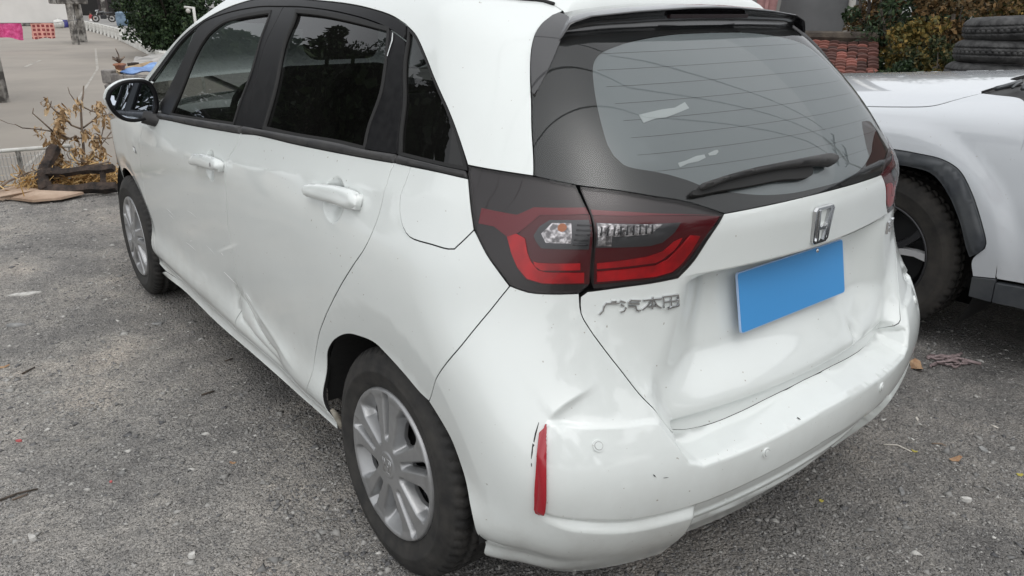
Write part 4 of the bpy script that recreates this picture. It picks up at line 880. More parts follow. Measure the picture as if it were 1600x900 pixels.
for k in range(21):
    pts = D['ch%d' % k]; fr = frame_at(pts[0][0], pts[0][1]); p0, u, v, n = fr
    P_ = surfD(np.array([p[0] for p in pts]), np.array([p[1] for p in pts])); chrome_stroke(bm, [((Vector(q)-p0).dot(u), (Vector(q)-p0).dot(v)) for q in P_], .0023, fr, .004)
bmobj('badge_lettering', bm, M['chrome'], hb)
fr = frame_at(2*S3-3.93, .835); bm = bmesh.new()
for st in ([(-.03, -.015), (-.03, .015), (-.012, .015)], [(-.03, 0), (-.014, 0)], [(0, -.015), (0, .015)], [(.012, .015), (.034, .015)], [(.023, .015), (.023, -.015)]): chrome_stroke(bm, st, .0022, fr, .005)
bmobj('model_badge', bm, M['chrome'], hb)
# --- door mirrors
mo = [(.986, 1.048), (.972, 1.078), (.945, 1.099), (.915, 1.111), (.875, 1.115), (.835, 1.112), (.815, 1.100), (.803, 1.075), (.798, 1.045), (.800, 1.010), (.808, .985), (.828, .967), (.862, .957), (.896, .953), (.925, .958), (.950, .972), (.970, .995), (.981, 1.022)]
mo = [tuple(p) for p in resample(mo+[mo[0]], .012)[:-1]]; my, mz = .893, 1.035
def mring(k, x, dy=0, dz=0): return [(x, my+dy+(y-my)*k, mz+dz+(z-mz)*k) for y, z in mo]
for sg in (1, -1):
    mr = bpy.data.objects.new('door_mirror', None)
    def loft(name, rings_, m_, par, capend=True):
        bm = bmesh.new(); R_ = [[bm.verts.new((x, y*sg, z)) for x, y, z in r] for r in rings_]; k = len(mo)
        for i in range(len(R_)-1):
            for j in range(k): bm.faces.new((R_[i][j], R_[i][(j+1) % k], R_[i+1][(j+1) % k], R_[i+1][j]))
        if capend: bm.faces.new(R_[-1])
        bmesh.ops.recalc_face_normals(bm, faces=bm.faces); return bmobj(name, bm, m_, par, True)
    mh = loft('mirror_cap', [mring(1.0, 1.829), mring(1.03, 1.845), mring(1.03, 1.87), mring(.97, 1.905, 0, -.002), mring(.82, 1.94, -.006, -.004), mring(.5, 1.958, -.01, -.006)], W, hb)
    loft('mirror_bezel', [mring(.83, 1.826), mring(.86, 1.815), mring(.97, 1.814), mring(1.012, 1.824), mring(1.014, 1.836), mring(.9, 1.842)], M['satin_black'], mh)
    gl_ = meshobj('mirror_glass', [(x+.085*(z-mz)+.03*(y-my), y*sg, z) for x, y, z in mring(.865, 1.829)][::sg], [tuple(range(len(mo)))], M['mirror'], mh)
    bm = bmesh.new(); tube(bm, [(1.845, sg*.86, .972), (1.83, sg*.815, .955), (1.80, sg*.79, .952), (1.79, sg*.76, .955)], [.030, .030, .034, .036], 10); bmobj('mirror_foot', bm, M['trim'], mh, True)
# --- wheels
def ring_mesh(name, prof, n, m_, par, groove=None):
    bm = bmesh.new(); lathe_y(bm, prof, n); bmesh.ops.recalc_face_normals(bm, faces=bm.faces); return bmobj(name, bm, m_, par, True)
def tyre_mesh(R=.303, w=.185, rim=.197, blocks=64, depth=.007, sh=0):
    """outer face at y=0, tread cut into staggered blocks"""
    bm = bmesh.new(); n = blocks*4
    prof = [(rim-.006, -.022, 0), (rim+.004, -.006, 0), (rim+.018, .001, 0), (R-.064, .0058, 0), (R-.061, .0076, 0), (R-.055, .0076, 0), (R-.052, .0058, 0), (R-.045, .005, 0), (R-.030, .0, 0), (R-.029, -.0015, 0), (R-.018, -.006, .1), (R-.012, -.010, .6), (R-.004, -.020, 1), (R-.002, -.028, 1), (R-.0015, -.047, 1), (R-.008, -.048, 0), (R-.008, -.055, 0), (R, -.056, 1), (R, -.078, 1), (R-.008, -.079, 0), (R-.008, -.086, 0)]
    if sh: prof = [(rim-.006, -.022, 0), (rim+.004, -.004, 0), (rim+.03, .004, 0), (R-.055, .004, 0), (R-.040, -.002, 0), (R-.024, -.012, 0), (R-.012, -.024, .3), (R-.004, -.036, 1), (R-.001, -.046, 1), (R-.009, -.047, 0), (R-.009, -.055, 0), (R, -.056, 1), (R, -.078, 1), (R-.009, -.079, 0), (R-.009, -.086, 0)]
    prof = prof+[(r, -w-y, k) for r, y, k in prof[::-1]]
    rs = []
    for pi, (r, y, k) in enumerate(prof):
        row = []
        for j in range(n):
            st = (j+(2 if pi > len(prof)//2 else 0)) % 4; rr_ = r-(depth*k if st == 0 else 0); a = 2*PI*(j+(.6 if pi % 2 else 0)*k)/n
            row.append(bm.verts.new((rr_*math.cos(a), y, rr_*math.sin(a))))
        rs.append(row)
    for i in range(len(rs)-1):
        for j in range(n): bm.faces.new((rs[i][j], rs[i+1][j], rs[i+1][(j+1) % n], rs[i][(j+1) % n]))
    bmesh.ops.recalc_face_normals(bm, faces=bm.faces); me = bpy.data.meshes.new('tyre'); bm.to_mesh(me); bm.free(); return me
me_tyre = tyre_mesh(depth=.008); me_tyre.materials.append(M['rubber'])
# wheel cover: five pairs of spokes, slots between a pair, large openings between the pairs
def cover_y(x, z):
    Rg = np.hypot(x, z); Ag = np.arctan2(z, -x)
    rel = (np.degrees(Ag)-24) % 72; rel = np.where(rel > 36, rel-72, rel); arcd = np.abs(np.radians(rel))*Rg; gap_mid = np.abs(np.radians(36-np.abs(rel)))*Rg
    big_w = np.clip((Rg-.050)*.42, 0, .042); slot_w = .006+.07*np.clip(Rg-.085, 0, 1)
    big_f = sstep((big_w+.006-gap_mid)/.013)*sstep((Rg-.052)/.022)*sstep((.194-Rg)/.04)
    slot_f = sstep((slot_w+.006-arcd)/.010)*sstep((Rg-.065)/.02)*sstep((.198-Rg)/.025)
    y = .006*(1-(Rg/.2)**2)-.034*big_f-.022*slot_f-.012*sstep((Rg-.197)/.006)+.003*sstep((Rg-.172)/.018)-.05*np.clip(arcd-.012, 0, .03)*sstep((Rg-.05)/.03)*(1-big_f)
    return np.where(Rg < .036, y+.003*sstep((.036-Rg)/.004), y)
def pol(r, t, a): return (-r*math.cos(a)+t*math.sin(a), r*math.sin(a)+t*math.cos(a))
cl = [np.array([(.2025*math.cos(t), .2025*math.sin(t)) for t in np.linspace(0, 2*PI, 180, endpoint=False)])]
bigs = [(.074, 0), (.084, .010), (.106, .021), (.134, .032), (.152, .033), (.160, .020), (.162, 0)]; slots = [(.090, 0), (.094, .0035), (.125, .006), (.155, .0085), (.163, .006), (.165, 0)]
for k in range(5):
    for ang, sh_ in ((60+72*k, bigs), (24+72*k, slots)):
        a = math.radians(ang); pts_ = [pol(r, t, a) for r, t in sh_]+[pol(r, -t, a) for r, t in sh_[-2::-1]]; cl.append(resample(pts_, .004)[:-1])
gpts = np.array([(r*math.cos(t), r*math.sin(t)) for r in np.r_[np.arange(.006, .19, .0024), .193, .196, .1985, .2005] for t in np.linspace(0, 2*PI, max(8, int(2*PI*r/.0024)), endpoint=False)])
k = np.ones(len(gpts), bool)
for h_ in cl[1:]: k &= poly_sd(h_, gpts[:, 0], gpts[:, 1]) < -.0015
gpts = gpts[k]; edges, o_ = [], 0
for h_ in cl: n_ = len(h_); edges += [(o_+i, o_+(i+1) % n_) for i in range(n_)]; o_ += n_
res = delaunay_2d_cdt([Vector((float(p[0]), float(p[1]))) for p in np.vstack(cl+[gpts])], edges, [], 0, 1e-7)
V2 = np.array([(v.x, v.y) for v in res[0]]); F2 = np.array([t for t in res[2] if len(t) == 3]); cen = V2[F2].mean(1); k = np.hypot(cen[:, 0], cen[:, 1]) < .2025
for h_ in cl[1:]: k &= poly_sd(h_, cen[:, 0], cen[:, 1]) < 0
F2 = F2[k]; e1 = V2[F2[:, 1]]-V2[F2[:, 0]]; e2 = V2[F2[:, 2]]-V2[F2[:, 0]]; fl_2 = (e1[:, 0]*e2[:, 1]-e1[:, 1]*e2[:, 0]) > 0; F2[fl_2] = F2[fl_2][:, ::-1]
V3 = np.stack([V2[:, 0], cover_y(V2[:, 0], V2[:, 1]), V2[:, 1]], 1); ed = set(); nv_ = len(V3)
for t in F2:
    for i in range(3): ed.add((int(t[i]), int(t[(i+1) % 3])))
bdr = [(a, b) for a, b in ed if (b, a) not in ed]; ids = sorted({v for e in bdr for v in e}); ix = {v: i for i, v in enumerate(ids)}; n_ = len(ids)
V3 = np.vstack([V3, V3[ids], V3[ids]-[0, .010, 0]]); Fc = [tuple(map(int, t)) for t in F2]+[(nv_+ix[b], nv_+ix[a], nv_+n_+ix[a], nv_+n_+ix[b]) for a, b in bdr]
me_cap = bpy.data.meshes.new('wheel_cover'); me_cap.from_pydata(V3.tolist(), [], Fc); me_cap.materials.append(M['silver']); me_cap.polygons.foreach_set('use_smooth', [True]*len(F2)+[False]*len(bdr)); me_cap.update()
bm = bmesh.new(); lathe_y(bm, [(.02, -.075), (.07, -.07), (.075, -.055), (.13, -.05), (.14, -.07), (.165, -.075), (.185, -.03), (.19, -.02)], 48)
for k in range(10):
    a = 2*PI*k/10; bmesh.ops.create_cone(bm, cap_ends=True, segments=10, radius1=.014, radius2=.012, depth=.004, matrix=Matrix.Translation((.105*math.cos(a), -.050, .105*math.sin(a))) @ Matrix.Rotation(PI/2, 4, 'X'))
bmesh.ops.recalc_face_normals(bm, faces=bm.faces); me_steel = bpy.data.meshes.new('wheel'); bm.to_mesh(me_steel); bm.free(); me_steel.materials.append(M['steel_dark'])
bm = bmesh.new()
fr = (Vector((0, .006, 0)), Vector((-1, 0, 0)), Vector((0, 0, 1)), Vector((0, 1, 0)))
chrome_stroke(bm, [(-.020, .018), (.020, .018), (.016, -.020), (-.016, -.020), (-.020, .018)], .0018, fr, .003)
for sx in (-1, 1): chrome_stroke(bm, [(sx*.012, .016), (sx*.008, -.018)], .0022, fr, .003)
chrome_stroke(bm, [(-.009, -.002), (.009, -.002)], .002, fr, .003)
me_emb = bpy.data.meshes.new('hub_emblem'); bm.to_mesh(me_emb); bm.free(); me_emb.materials.append(M['chrome'])
def wheel(x, y, camber, rot, sg):
    w_o = link('wheel', me_steel, None, hb); w_o.matrix_world = Matrix.Translation((x, y, .300)) @ Matrix.Rotation(sg*camber, 4, 'X') @ (Matrix.Rotation(PI, 4, 'Z') if sg < 0 else Matrix.Identity(4)) @ Matrix.Rotation(rot, 4, 'Y')
    for nm, me in (('tyre', me_tyre), ('wheel_cover', me_cap), ('hub_emblem', me_emb)):
        c = link(nm, me, None, w_o)
    return w_o
wheel(0, .822, math.radians(3.0), 0, 1); wheel(2.53, .832, math.radians(.3), math.radians(-17), 1); wheel(0, -.822, math.radians(3), 1, -1); wheel(2.53, -.832, math.radians(.3), 2, -1)
# muddy edge of the torn arch lining
M['mud'] = noisy(mat('dried_mud', (.22, .20, .16), .9), (.16, .14, .11), (.34, .32, .27), 30)
bm = bmesh.new(); pts = [(2.862, .31), (2.875, .285), (2.887, .265), (2.896, .25)]
P_ = surfD(np.array([p[0] for p in pts]), np.array([p[1] for p in pts])); tube(bm, [Vector(q)+Vector((-.004, -.012, 0)) for q in P_], [.006, .010, .011, .008], 6); bmobj('mud_flap', bm, M['mud'], hb, True)

# folded ribbed sunshade lying in the boot, seen through the tailgate glass
def in_cabin(name, corners, ribs, m, label, cat, amp):
    q = [Vector(p) for p in corners]; V, Fc = [], []; n = ribs*4
    for s_ in (0, 1):
        for i in range(n+1):
            a = i/n
            for j in range(5):
                b = j/4; p = q[0]*(1-a)*(1-b)+q[1]*a*(1-b)+q[2]*a*b+q[3]*(1-a)*b; V.append(p+Vector((-.4, 0, .8))*amp*math.sin(a*ribs*2*PI)-Vector((0, 0, .003*s_)))
    k = (n+1)*5
    for i in range(n):
        for j in range(4): a = i*5+j; Fc.append((a, a+5, a+6, a+1)); Fc.append((k+a, k+a+1, k+a+6, k+a+5))
    return setp(meshobj(name, V, Fc, m, None, True), label, cat)
M['shade'] = mat('silver_sunshade', (.55, .55, .54), .45, .3)
in_cabin('sunshade', [(.16, .30, 1.16), (.22, -.02, 1.20), (-.02, -.10, .98), (-.06, .34, .96)], 15, M['shade'], 'ribbed silver sunshade folded in the boot, seen through the tailgate glass', 'sunshade', .006)
# ================================================================== the silver-white SUV parked alongside
sv = empty('white_suv', (.076, -1.715, 0), 0, 'silver white SUV with black arch trim and muddy front wheel beyond the hatchback', 'car')
SVO = Vector((.076, -1.715, 0))
sprof = nspl([0, .10, .20, .30, .40, .50, .60, .68, .74, .80, .90, 1.0, 1.2, 1.45, 1.8], [0, .012, .024, .028, .026, .020, .012, -.004, -.034, -.085, -.18, -.28, -.48, -.73, -1.08])
sheig = nspl([0, .10, .20, .30, .40, .50, .60, .68, .74, .80, .90, 1.0, 1.2, 1.45, 1.8], [.28, .38, .48, .58, .68, .78, .875, .945, .985, 1.012, 1.042, 1.060, 1.083, 1.100, 1.108])
def suvf(a, p):
    """a = metres back from the wheel centre, p = metres up and over the flank; local to the car"""
    a = -np.asarray(a, float); p = np.asarray(p, float)
    out = sprof(p); z = sheig(p)
    fr = np.clip(a-.45, 0, None); out = out-.28*fr**2.2
    z = z-.10*np.clip((p-.62)/.2, 0, 1)*np.clip(a, -.6, 1)*.9
    r = np.hypot(a, z-.36); out = out+.018*sstep((.62-r)/.10)*(p < .70)*sstep((.74-p)/.1)
    return np.stack([a, out, z], -1)
SK = dict(mirror=False, f=suvf)
neg = lambda c: [(-a, b) for a, b in c]
dse = neg([(-.49, .70), (-.49, .641), (-.487, .553), (-.492, .386), (-.503, .231), (-.521, .105)])
ao = neg([(.47, .12), (.47, .24), (.42, .36), (.33, .46), (.20, .53), (.08, .548), (-.037, .552), (-.136, .549), (-.223, .541), (-.297, .51), (-.364, .431), (-.423, .327), (-.459, .242), (-.458, .222)])
ai = neg([(-.411, .175), (-.392, .212), (-.349, .31), (-.277, .415), (-.204, .476), (-.117, .490), (-.05, .490), (.08, .485), (.20, .46), (.29, .40), (.37, .30), (.41, .19), (.42, .12)])
hs = neg([(.95, .70), (.50, .74), (.208, .759), (.05, .766), (-.09, .780), (-.13, .80), (-.17, .842), (-.21, .895), (-.235, .925)])
SW = M['suvwhite']
panel('suv_fender', loop(rev(dse), rev(ao)[:1] and [dse[-1], (.434, .09)], [(.434, .09), (.42, .16), ao[-1]], rev(ao), [ao[0], (-.95, .12)], [(-.95, .12), (-.97, .5), (-.95, .70)], hs, [hs[-1], (.30, .90), (.40, .86), (.49, .72)]), SW, sv, .025, gap=.0035, **SK)
panel('suv_door', loop(dse, [dse[-1], (1.35, .12)], [(1.35, .12), (1.37, .70)], [(1.37, .70), (.9, .70), (.49, .70)]), SW, sv, .04, gap=.0035, **SK)
for a0, a1, nm in ((.434, .521, 'fender_cladding'), (.523, 1.35, 'sill_cladding')):
    panel(nm, loop([(a0, .004), (a1, .004)], [(a1, .004), (a1, .104)], [(a1, .104), (a0, .090)], [(a0, .09), (a0, .004)]), M['cladding'], sv, .02, off=.006, lip=.03, **SK)
panel('wheel_arch_trim', loop(ao, [ao[-1], (.45, .205), (.415, .172)], ai, [ai[-1], ao[0]]), M['cladding'], sv, .016, off=lambda s, z, sd: .008+.010*sstep(sd/.02), lip=.04, **SK)
# bonnet with its cut line, cowl, wiper arms
panel('suv_bonnet', loop([(-.95, .70), (-.93, .9), (-.9, 1.3), (-.88, 1.8)], [(-.88, 1.8), (.05, 1.8), (.20, 1.5)], [(.20, 1.5), (.215, 1.25), (.285, 1.18), (.238, 1.07), (.216, .966)], [(.216, .966), (.235, .925)], rev(hs)), SW, sv, .035, gap=.0045, mirror=False, f=suvf)
panel('windscreen_cowl', loop([(.216, .966), (.238, 1.07), (.285, 1.18), (.215, 1.25), (.20, 1.5), (.3, 1.8)], [(.3, 1.8), (.6, 1.75)], [(.6, 1.75), (.55, 1.2), (.50, .90)], [(.50, .90), (.40, .888), (.33, .914), (.25, .94), (.216, .966)]), M['trim'], sv, .03, off=-.018, lip=.02, mirror=False, f=suvf)
def on_suv(a, p, h=0):
    q = suvf(np.array([a]), np.array([p]))[0]; return Vector(q)+Vector((0, .2, .98))*h
for pts, r in (([(.27, .955), (.285, .99), (.30, 1.06), (.305, 1.10)], .010), ([(.325, .97), (.315, 1.03), (.312, 1.09)], .006), ([(.37, .95), (.345, 1.03), (.335, 1.12), (.34, 1.2)], .009), ([(.45, .95), (.40, 1.05), (.36, 1.2), (.33, 1.4)], .007)):
    bm = bmesh.new(); tube(bm, [on_suv(a, p, .012) for a, p in pts], r, 7); bmobj('suv_wiper', bm, M['lampgrey'], sv, True)
# windscreen foot and front pillar behind the cowl (out of the picture on the right)
V = [on_suv(.50, .90), on_suv(.6, 1.75), Vector((-1.35, -1.05, 1.62)), Vector((-1.25, -.34, 1.58))]
meshobj('suv_windscreen', V, [(0, 1, 2, 3)], M['glass_front'], sv)
bm = bmesh.new(); tube(bm, [on_suv(.47, .85), Vector((-.9, -.30, 1.38)), Vector((-1.25, -.33, 1.58)), Vector((-2.9, -.34, 1.60))], [.04, .04, .035, .035], 8); bmobj('suv_pillar', bm, SW, sv, True)
panel('suv_rear_door', loop([(1.355, .12), (2.45, .12)], [(2.45, .12), (2.45, .70)], [(2.45, .70), (1.375, .70)], [(1.375, .70), (1.36, .4), (1.355, .12)]), SW, sv, .06, gap=.0035, **SK)
panel('suv_rear_quarter', loop([(2.455, .02), (3.4, .02)], [(3.4, .02), (3.4, .70)], [(3.4, .70), (2.455, .70)], [(2.455, .70), (2.455, .02)]), SW, sv, .08, gap=.0035, **SK)
panel('sill_cladding', loop([(1.352, .004), (2.45, .004)], [(2.45, .004), (2.45, .10)], [(2.45, .10), (1.352, .104)], [(1.352, .104), (1.352, .004)]), M['cladding'], sv, .06, off=.006, lip=.03, **SK)
for a0, a1, t0, t1, nm in ((.62, 1.36, 1.28, 1.44, 'suv_front_window'), (1.44, 2.42, 1.50, 2.42, 'suv_rear_window'), (2.50, 3.3, 2.50, 3.05, 'suv_quarter_window')):
    meshobj(nm, [on_suv(a0, .69, .01), on_suv(a1, .69, .01), Vector((-t1, -.335, 1.565)), Vector((-t0, -.335, 1.565))], [(0, 1, 2, 3)], M['glass_rear'], sv)
for a0, a1, t0, t1 in ((1.36, 1.44, 1.44, 1.50), (2.42, 2.50, 2.42, 2.50), (3.3, 3.4, 3.05, 3.2)):
    meshobj('suv_window_post', [on_suv(a0, .69, .012), on_suv(a1, .69, .012), Vector((-t1, -.333, 1.567)), Vector((-t0, -.333, 1.567))], [(0, 1, 2, 3)], M['satin_black'], sv)
bm = bmesh.new(); tube(bm, [on_suv(.50, .695, .012), on_suv(2, .695, .012), on_suv(3.4, .695, .012)], .014, 6); bmobj('suv_belt_trim', bm, M['trim'], sv, True)
V = []
for x in (-1.25, -2.0, -3.2):
    for y, dz in ((-.33, 0), (-.6, .05), (-.95, .065), (-1.3, .05), (-1.57, 0)): V.append((x, y, 1.58+dz-(.03 if x < -3 else 0)))
meshobj('suv_roof', V, [(i*5+j, i*5+j+1, i*5+j+6, i*5+j+5) for i in range(2) for j in range(4)], SW, sv, True)
bm = bmesh.new(); box(bm, (-1.9, -.95, .70), (2.9, 1.45, .5)); bmobj('suv_cabin', bm, M['cabin'], sv)
bm = bmesh.new(); box(bm, (-.35, -.95, .34), (2.6, 1.6, .16)); box(bm, (-.7, -.75, .62), (.5, 1.3, .6)); bmobj('suv_underbody', bm, M['under'], sv)
bm = bmesh.new(); n_ = 28; R1 = [[bm.verts.new((.45*math.cos(t), y, .36+.45*math.sin(t))) for t in np.linspace(math.radians(-35), math.radians(215), n_)] for y in (-.01, -.40)]
for i in range(n_-1): bm.faces.new((R1[0][i], R1[0][i+1], R1[1][i+1], R1[1][i]))
bm.faces.new(R1[1]); bmobj('suv_arch_liner', bm, M['under'], sv)
# wheel
me_st = tyre_mesh(.362, .225, .232, 58, .010); me_st.materials.append(M['rubber_dirty'])
sw_prof = [(.236, -.010), (.232, -.004), (.226, -.006), (.222, -.03), (.215, -.10), (.05, -.10)]
bm = bmesh.new(); lathe_y(bm, sw_prof, 64); bmesh.ops.recalc_face_normals(bm, faces=bm.faces); M['rim_dark'] = mat('machined_dark_rim', (.06, .06, .065), .35, .6)
swheel = bmobj('suv_wheel', bm, M['rim_dark'], sv, True); swheel.location = (0, 0, .356)
link('tyre', me_st, None, swheel)
M['machined'] = mat('machined_alloy', (.70, .70, .71), .4, .5)
for k in range(5):
    a0 = math.radians(14+72*k)
    for d in (-.20, .20):
        bm = bmesh.new()
        def pt(r, a, y): return (r*math.cos(a), y, r*math.sin(a))
        ring_ = []
        for r, wd, y in ((.045, .020, -.020), (.12, .017, -.016), (.175, .016, -.012), (.224, .020, -.010)):
            a = a0+d*min(1, r/.20)*(1.0 if r < .2 else 1.25); ws = wd/r
            ring_.append([bm.verts.new(pt(r, a-ws, y-.03)), bm.verts.new(pt(r, a-ws*.8, y)), bm.verts.new(pt(r, a+ws*.8, y)), bm.verts.new(pt(r, a+ws, y-.03))])
        for i in range(3):
            for j in range(3): bm.faces.new((ring_[i][j], ring_[i][j+1], ring_[i+1][j+1], ring_[i+1][j]))
        bmesh.ops.recalc_face_normals(bm, faces=bm.faces); bmobj('wheel_spoke', bm, M['machined'] if d > 0 else M['rim_dark'], swheel)
bm = bmesh.new(); lathe_y(bm, [(.001, -.012), (.034, -.013), (.05, -.022), (.055, -.05)], 24); bmesh.ops.recalc_face_normals(bm, faces=bm.faces); bmobj('hub_cap', bm, M['rim_dark'], swheel, True)
for t in np.linspace(0, 1, 1):
    bm = bmesh.new(); lathe_y(bm, [(.03, -.085), (.19, -.085), (.2, -.095)], 40); bmobj('brake_disc', bm, M['steel_dark'], swheel)
# ================================================================== the place
def gravel_mat():
    m = mat('gravel', (.2, .2, .19), .95, spec=.2); n, l = nt(m); b = n['Principled BSDF']
    tc = n.new('ShaderNodeTexCoord')
    def noise(sc, det, rough=.6):
        q = n.new('ShaderNodeTexNoise'); q.inputs['Scale'].default_value = sc; q.inputs['Detail'].default_value = det; q.inputs['Roughness'].default_value = rough; l.new(tc.outputs['Object'], q.inputs['Vector']); return q
    big, mid, fine_ = noise(1.25, 7, .66), noise(7, 7, .72), noise(140, 5, .75)
    vo = n.new('ShaderNodeTexVoronoi'); vo.inputs['Scale'].default_value = 185; l.new(tc.outputs['Object'], vo.inputs['Vector'])
    vo2 = n.new('ShaderNodeTexVoronoi'); vo2.inputs['Scale'].default_value = 84; l.new(tc.outputs['Object'], vo2.inputs['Vector'])
    def ramp_(src, stops):
        r = n.new('ShaderNodeValToRGB'); e = r.color_ramp.elements
        while len(e) < len(stops): e.new(.5)
        for k, (p, c) in enumerate(stops): e[k].position = p; e[k].color = (*c, 1)
        l.new(src, r.inputs[0]); return r
    base_ = ramp_(big.outputs['Fac'], [(.28, (.205, .198, .191)), (.42, (.315, .305, .292)), (.55, (.425, .403, .374)), (.72, (.61, .545, .48))])
    st = ramp_(vo.outputs['Color'], [(.0, (.45, .45, .46)), (.55, (.95, .95, .95)), (.85, (1.25, 1.24, 1.22)), (1.0, (2.0, 2.0, 1.95))])
    st2 = ramp_(vo2.outputs['Color'], [(.0, (.7, .7, .7)), (.7, (1.0, 1.0, 1.0)), (.93, (1.15, 1.15, 1.14)), (1.0, (1.7, 1.68, 1.62))])
    def mul(a, b_, f=1.):
        x = n.new('ShaderNodeMix'); x.data_type = 'RGBA'; x.blend_type = 'MULTIPLY'; x.inputs[0].default_value = f; l.new(a, x.inputs[6]); l.new(b_, x.inputs[7]); return x.outputs[2]
    mid_r = ramp_(mid.outputs['Fac'], [(.3, (.72, .72, .73)), (.7, (1.2, 1.19, 1.17))]); fr_ = ramp_(fine_.outputs['Fac'], [(.25, (.6, .6, .6)), (.75, (1.35, 1.35, 1.35))])
    c = mul(mul(mul(mul(base_.outputs[0], st.outputs[0], .55), st2.outputs[0], .6), mid_r.outputs[0]), fr_.outputs[0])
    sx_ = n.new('ShaderNodeSeparateXYZ'); l.new(tc.outputs['Object'], sx_.inputs[0])     # gravel colour darker under and right of the hatchback
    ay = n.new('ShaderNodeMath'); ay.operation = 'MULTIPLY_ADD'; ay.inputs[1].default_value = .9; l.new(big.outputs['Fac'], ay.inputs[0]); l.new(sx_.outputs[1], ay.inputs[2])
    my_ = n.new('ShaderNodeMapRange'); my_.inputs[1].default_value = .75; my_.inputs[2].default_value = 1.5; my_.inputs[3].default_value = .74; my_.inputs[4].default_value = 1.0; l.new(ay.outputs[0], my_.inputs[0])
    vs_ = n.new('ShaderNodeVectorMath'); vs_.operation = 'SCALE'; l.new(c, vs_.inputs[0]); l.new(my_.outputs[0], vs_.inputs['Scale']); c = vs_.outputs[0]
    l.new(c, b.inputs['Base Color'])
    bp = n.new('ShaderNodeBump'); bp.inputs['Strength'].default_value = .9; bp.inputs['Distance'].default_value = .006; l.new(vo.outputs['Distance'], bp.inputs['Height']); bp.invert = True
    bp2 = n.new('ShaderNodeBump'); bp2.inputs['Strength'].default_value = .8; bp2.inputs['Distance'].default_value = .012; l.new(vo2.outputs['Distance'], bp2.inputs['Height']); bp2.invert = True; l.new(bp2.outputs[0], bp.inputs['Normal'])
    bp3 = n.new('ShaderNodeBump'); bp3.inputs['Strength'].default_value = .6; bp3.inputs['Distance'].default_value = .02; l.new(mid.outputs['Fac'], bp3.inputs['Height']); l.new(bp3.outputs[0], bp2.inputs['Normal'])
    l.new(bp.outputs[0], b.inputs['Normal']); return m
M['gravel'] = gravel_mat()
def island(name, stops, rough=.8, bump=0.):
    """colour picked at random for every loose piece of the mesh"""
    m = mat(name, (.2, .2, .2), rough, spec=.25); n, l = nt(m); b = n['Principled BSDF']; g = n.new('ShaderNodeNewGeometry'); r = n.new('ShaderNodeValToRGB'); e = r.color_ramp.elements
    while len(e) < len(stops): e.new(.5)
    for k, (p, c) in enumerate(stops): e[k].position = p; e[k].color = (*c, 1)
    l.new(g.outputs['Random Per Island'], r.inputs[0]); l.new(r.outputs[0], b.inputs['Base Color'])
    if bump:
        tc = n.new('ShaderNodeTexCoord'); no = n.new('ShaderNodeTexNoise'); no.inputs['Scale'].default_value = bump; l.new(tc.outputs['Object'], no.inputs['Vector'])
        bp = n.new('ShaderNodeBump'); bp.inputs['Strength'].default_value = .4; bp.inputs['Distance'].default_value = .004; l.new(no.outputs['Fac'], bp.inputs['Height']); l.new(bp.outputs[0], b.inputs['Normal'])
    return m
M['pebble'] = island('pebbles', [(0, (.11, .11, .112)), (.35, (.20, .197, .193)), (.7, (.275, .268, .257)), (.95, (.34, .33, .315)), (1, (.46, .45, .43))], .9)
M['chips'] = island('stone_chips', [(0, (.10, .10, .105)), (.3, (.19, .188, .184)), (.7, (.30, .293, .28)), (.93, (.40, .39, .37)), (1, (.56, .55, .52))], .9)
M['concrete'] = noisy(mat('court_concrete', (.36, .33, .29), .9), (.232, .210, .185), (.305, .275, .238), .35, 8, .3, .7, bump=.1, bscale=20, dist=.01)
M['street'] = noisy(mat('street_concrete', (.22, .21, .2), .9), (.17, .165, .16), (.27, .26, .245), .5, 6)
M['plaster'] = noisy(mat('pale_plaster', (.6, .58, .55), .9), (.56, .545, .52), (.66, .64, .61), .25, 7)
M['greywall'] = noisy(mat('grey_render', (.16, .165, .17), .9), (.125, .13, .133), (.20, .205, .21), .9, 9, bump=.1, bscale=12, dist=.01)
M['whitepaint'] = noisy(mat('old_white_paint', (.6, .6, .57), .7), (.45, .44, .41), (.70, .70, .67), 3)
M['post'] = noisy(mat('weathered_post', (.15, .14, .13), .9), (.06, .055, .05), (.38, .36, .33), 2.2, 7, .42, .62)
M['dark'] = mat('dark_interior', (.018, .017, .016), .9)
M['char'] = noisy(mat('charred_wood', (.02, .017, .015), .9), (.008, .007, .007), (.065, .045, .035), 14, 6, bump=.8, bscale=45, dist=.01)
M['cardboard'] = noisy(mat('wet_cardboard', (.36, .25, .18), .9), (.28, .19, .13), (.50, .38, .29), 3.5, 6, bump=.5, bscale=9, dist=.02)
M['straw'] = island('straw', [(0, (.20, .11, .04)), (.5, (.42, .26, .10)), (1, (.60, .42, .20))])
M['dryleaf'] = island('dry_leaves', [(0, (.17, .10, .05)), (.4, (.34, .22, .11)), (.75, (.46, .32, .18)), (1, (.55, .42, .27))], .85)
M['twig'] = noisy(mat('grey_twig', (.16, .12, .09), .9), (.07, .05, .04), (.26, .20, .15), 12)
M['bark'] = noisy(mat('bark', (.05, .04, .03), .9), (.03, .024, .02), (.08, .065, .05), 6, bump=.6, bscale=30, dist=.02)
M['leaf_dark'] = island('dark_leaves', [(0, (.008, .016, .007)), (.5, (.018, .036, .014)), (.85, (.032, .058, .022)), (1, (.06, .09, .035))], .6)
M['leaf_mix'] = island('green_and_brown_leaves', [(0, (.014, .022, .010)), (.45, (.030, .045, .016)), (.7, (.06, .055, .02)), (1, (.13, .09, .03))], .7)
M['leaf_yellow'] = island('yellow_leaves', [(0, (.035, .04, .012)), (.4, (.085, .075, .02)), (.8, (.17, .12, .03)), (1, (.26, .16, .04))], .7)
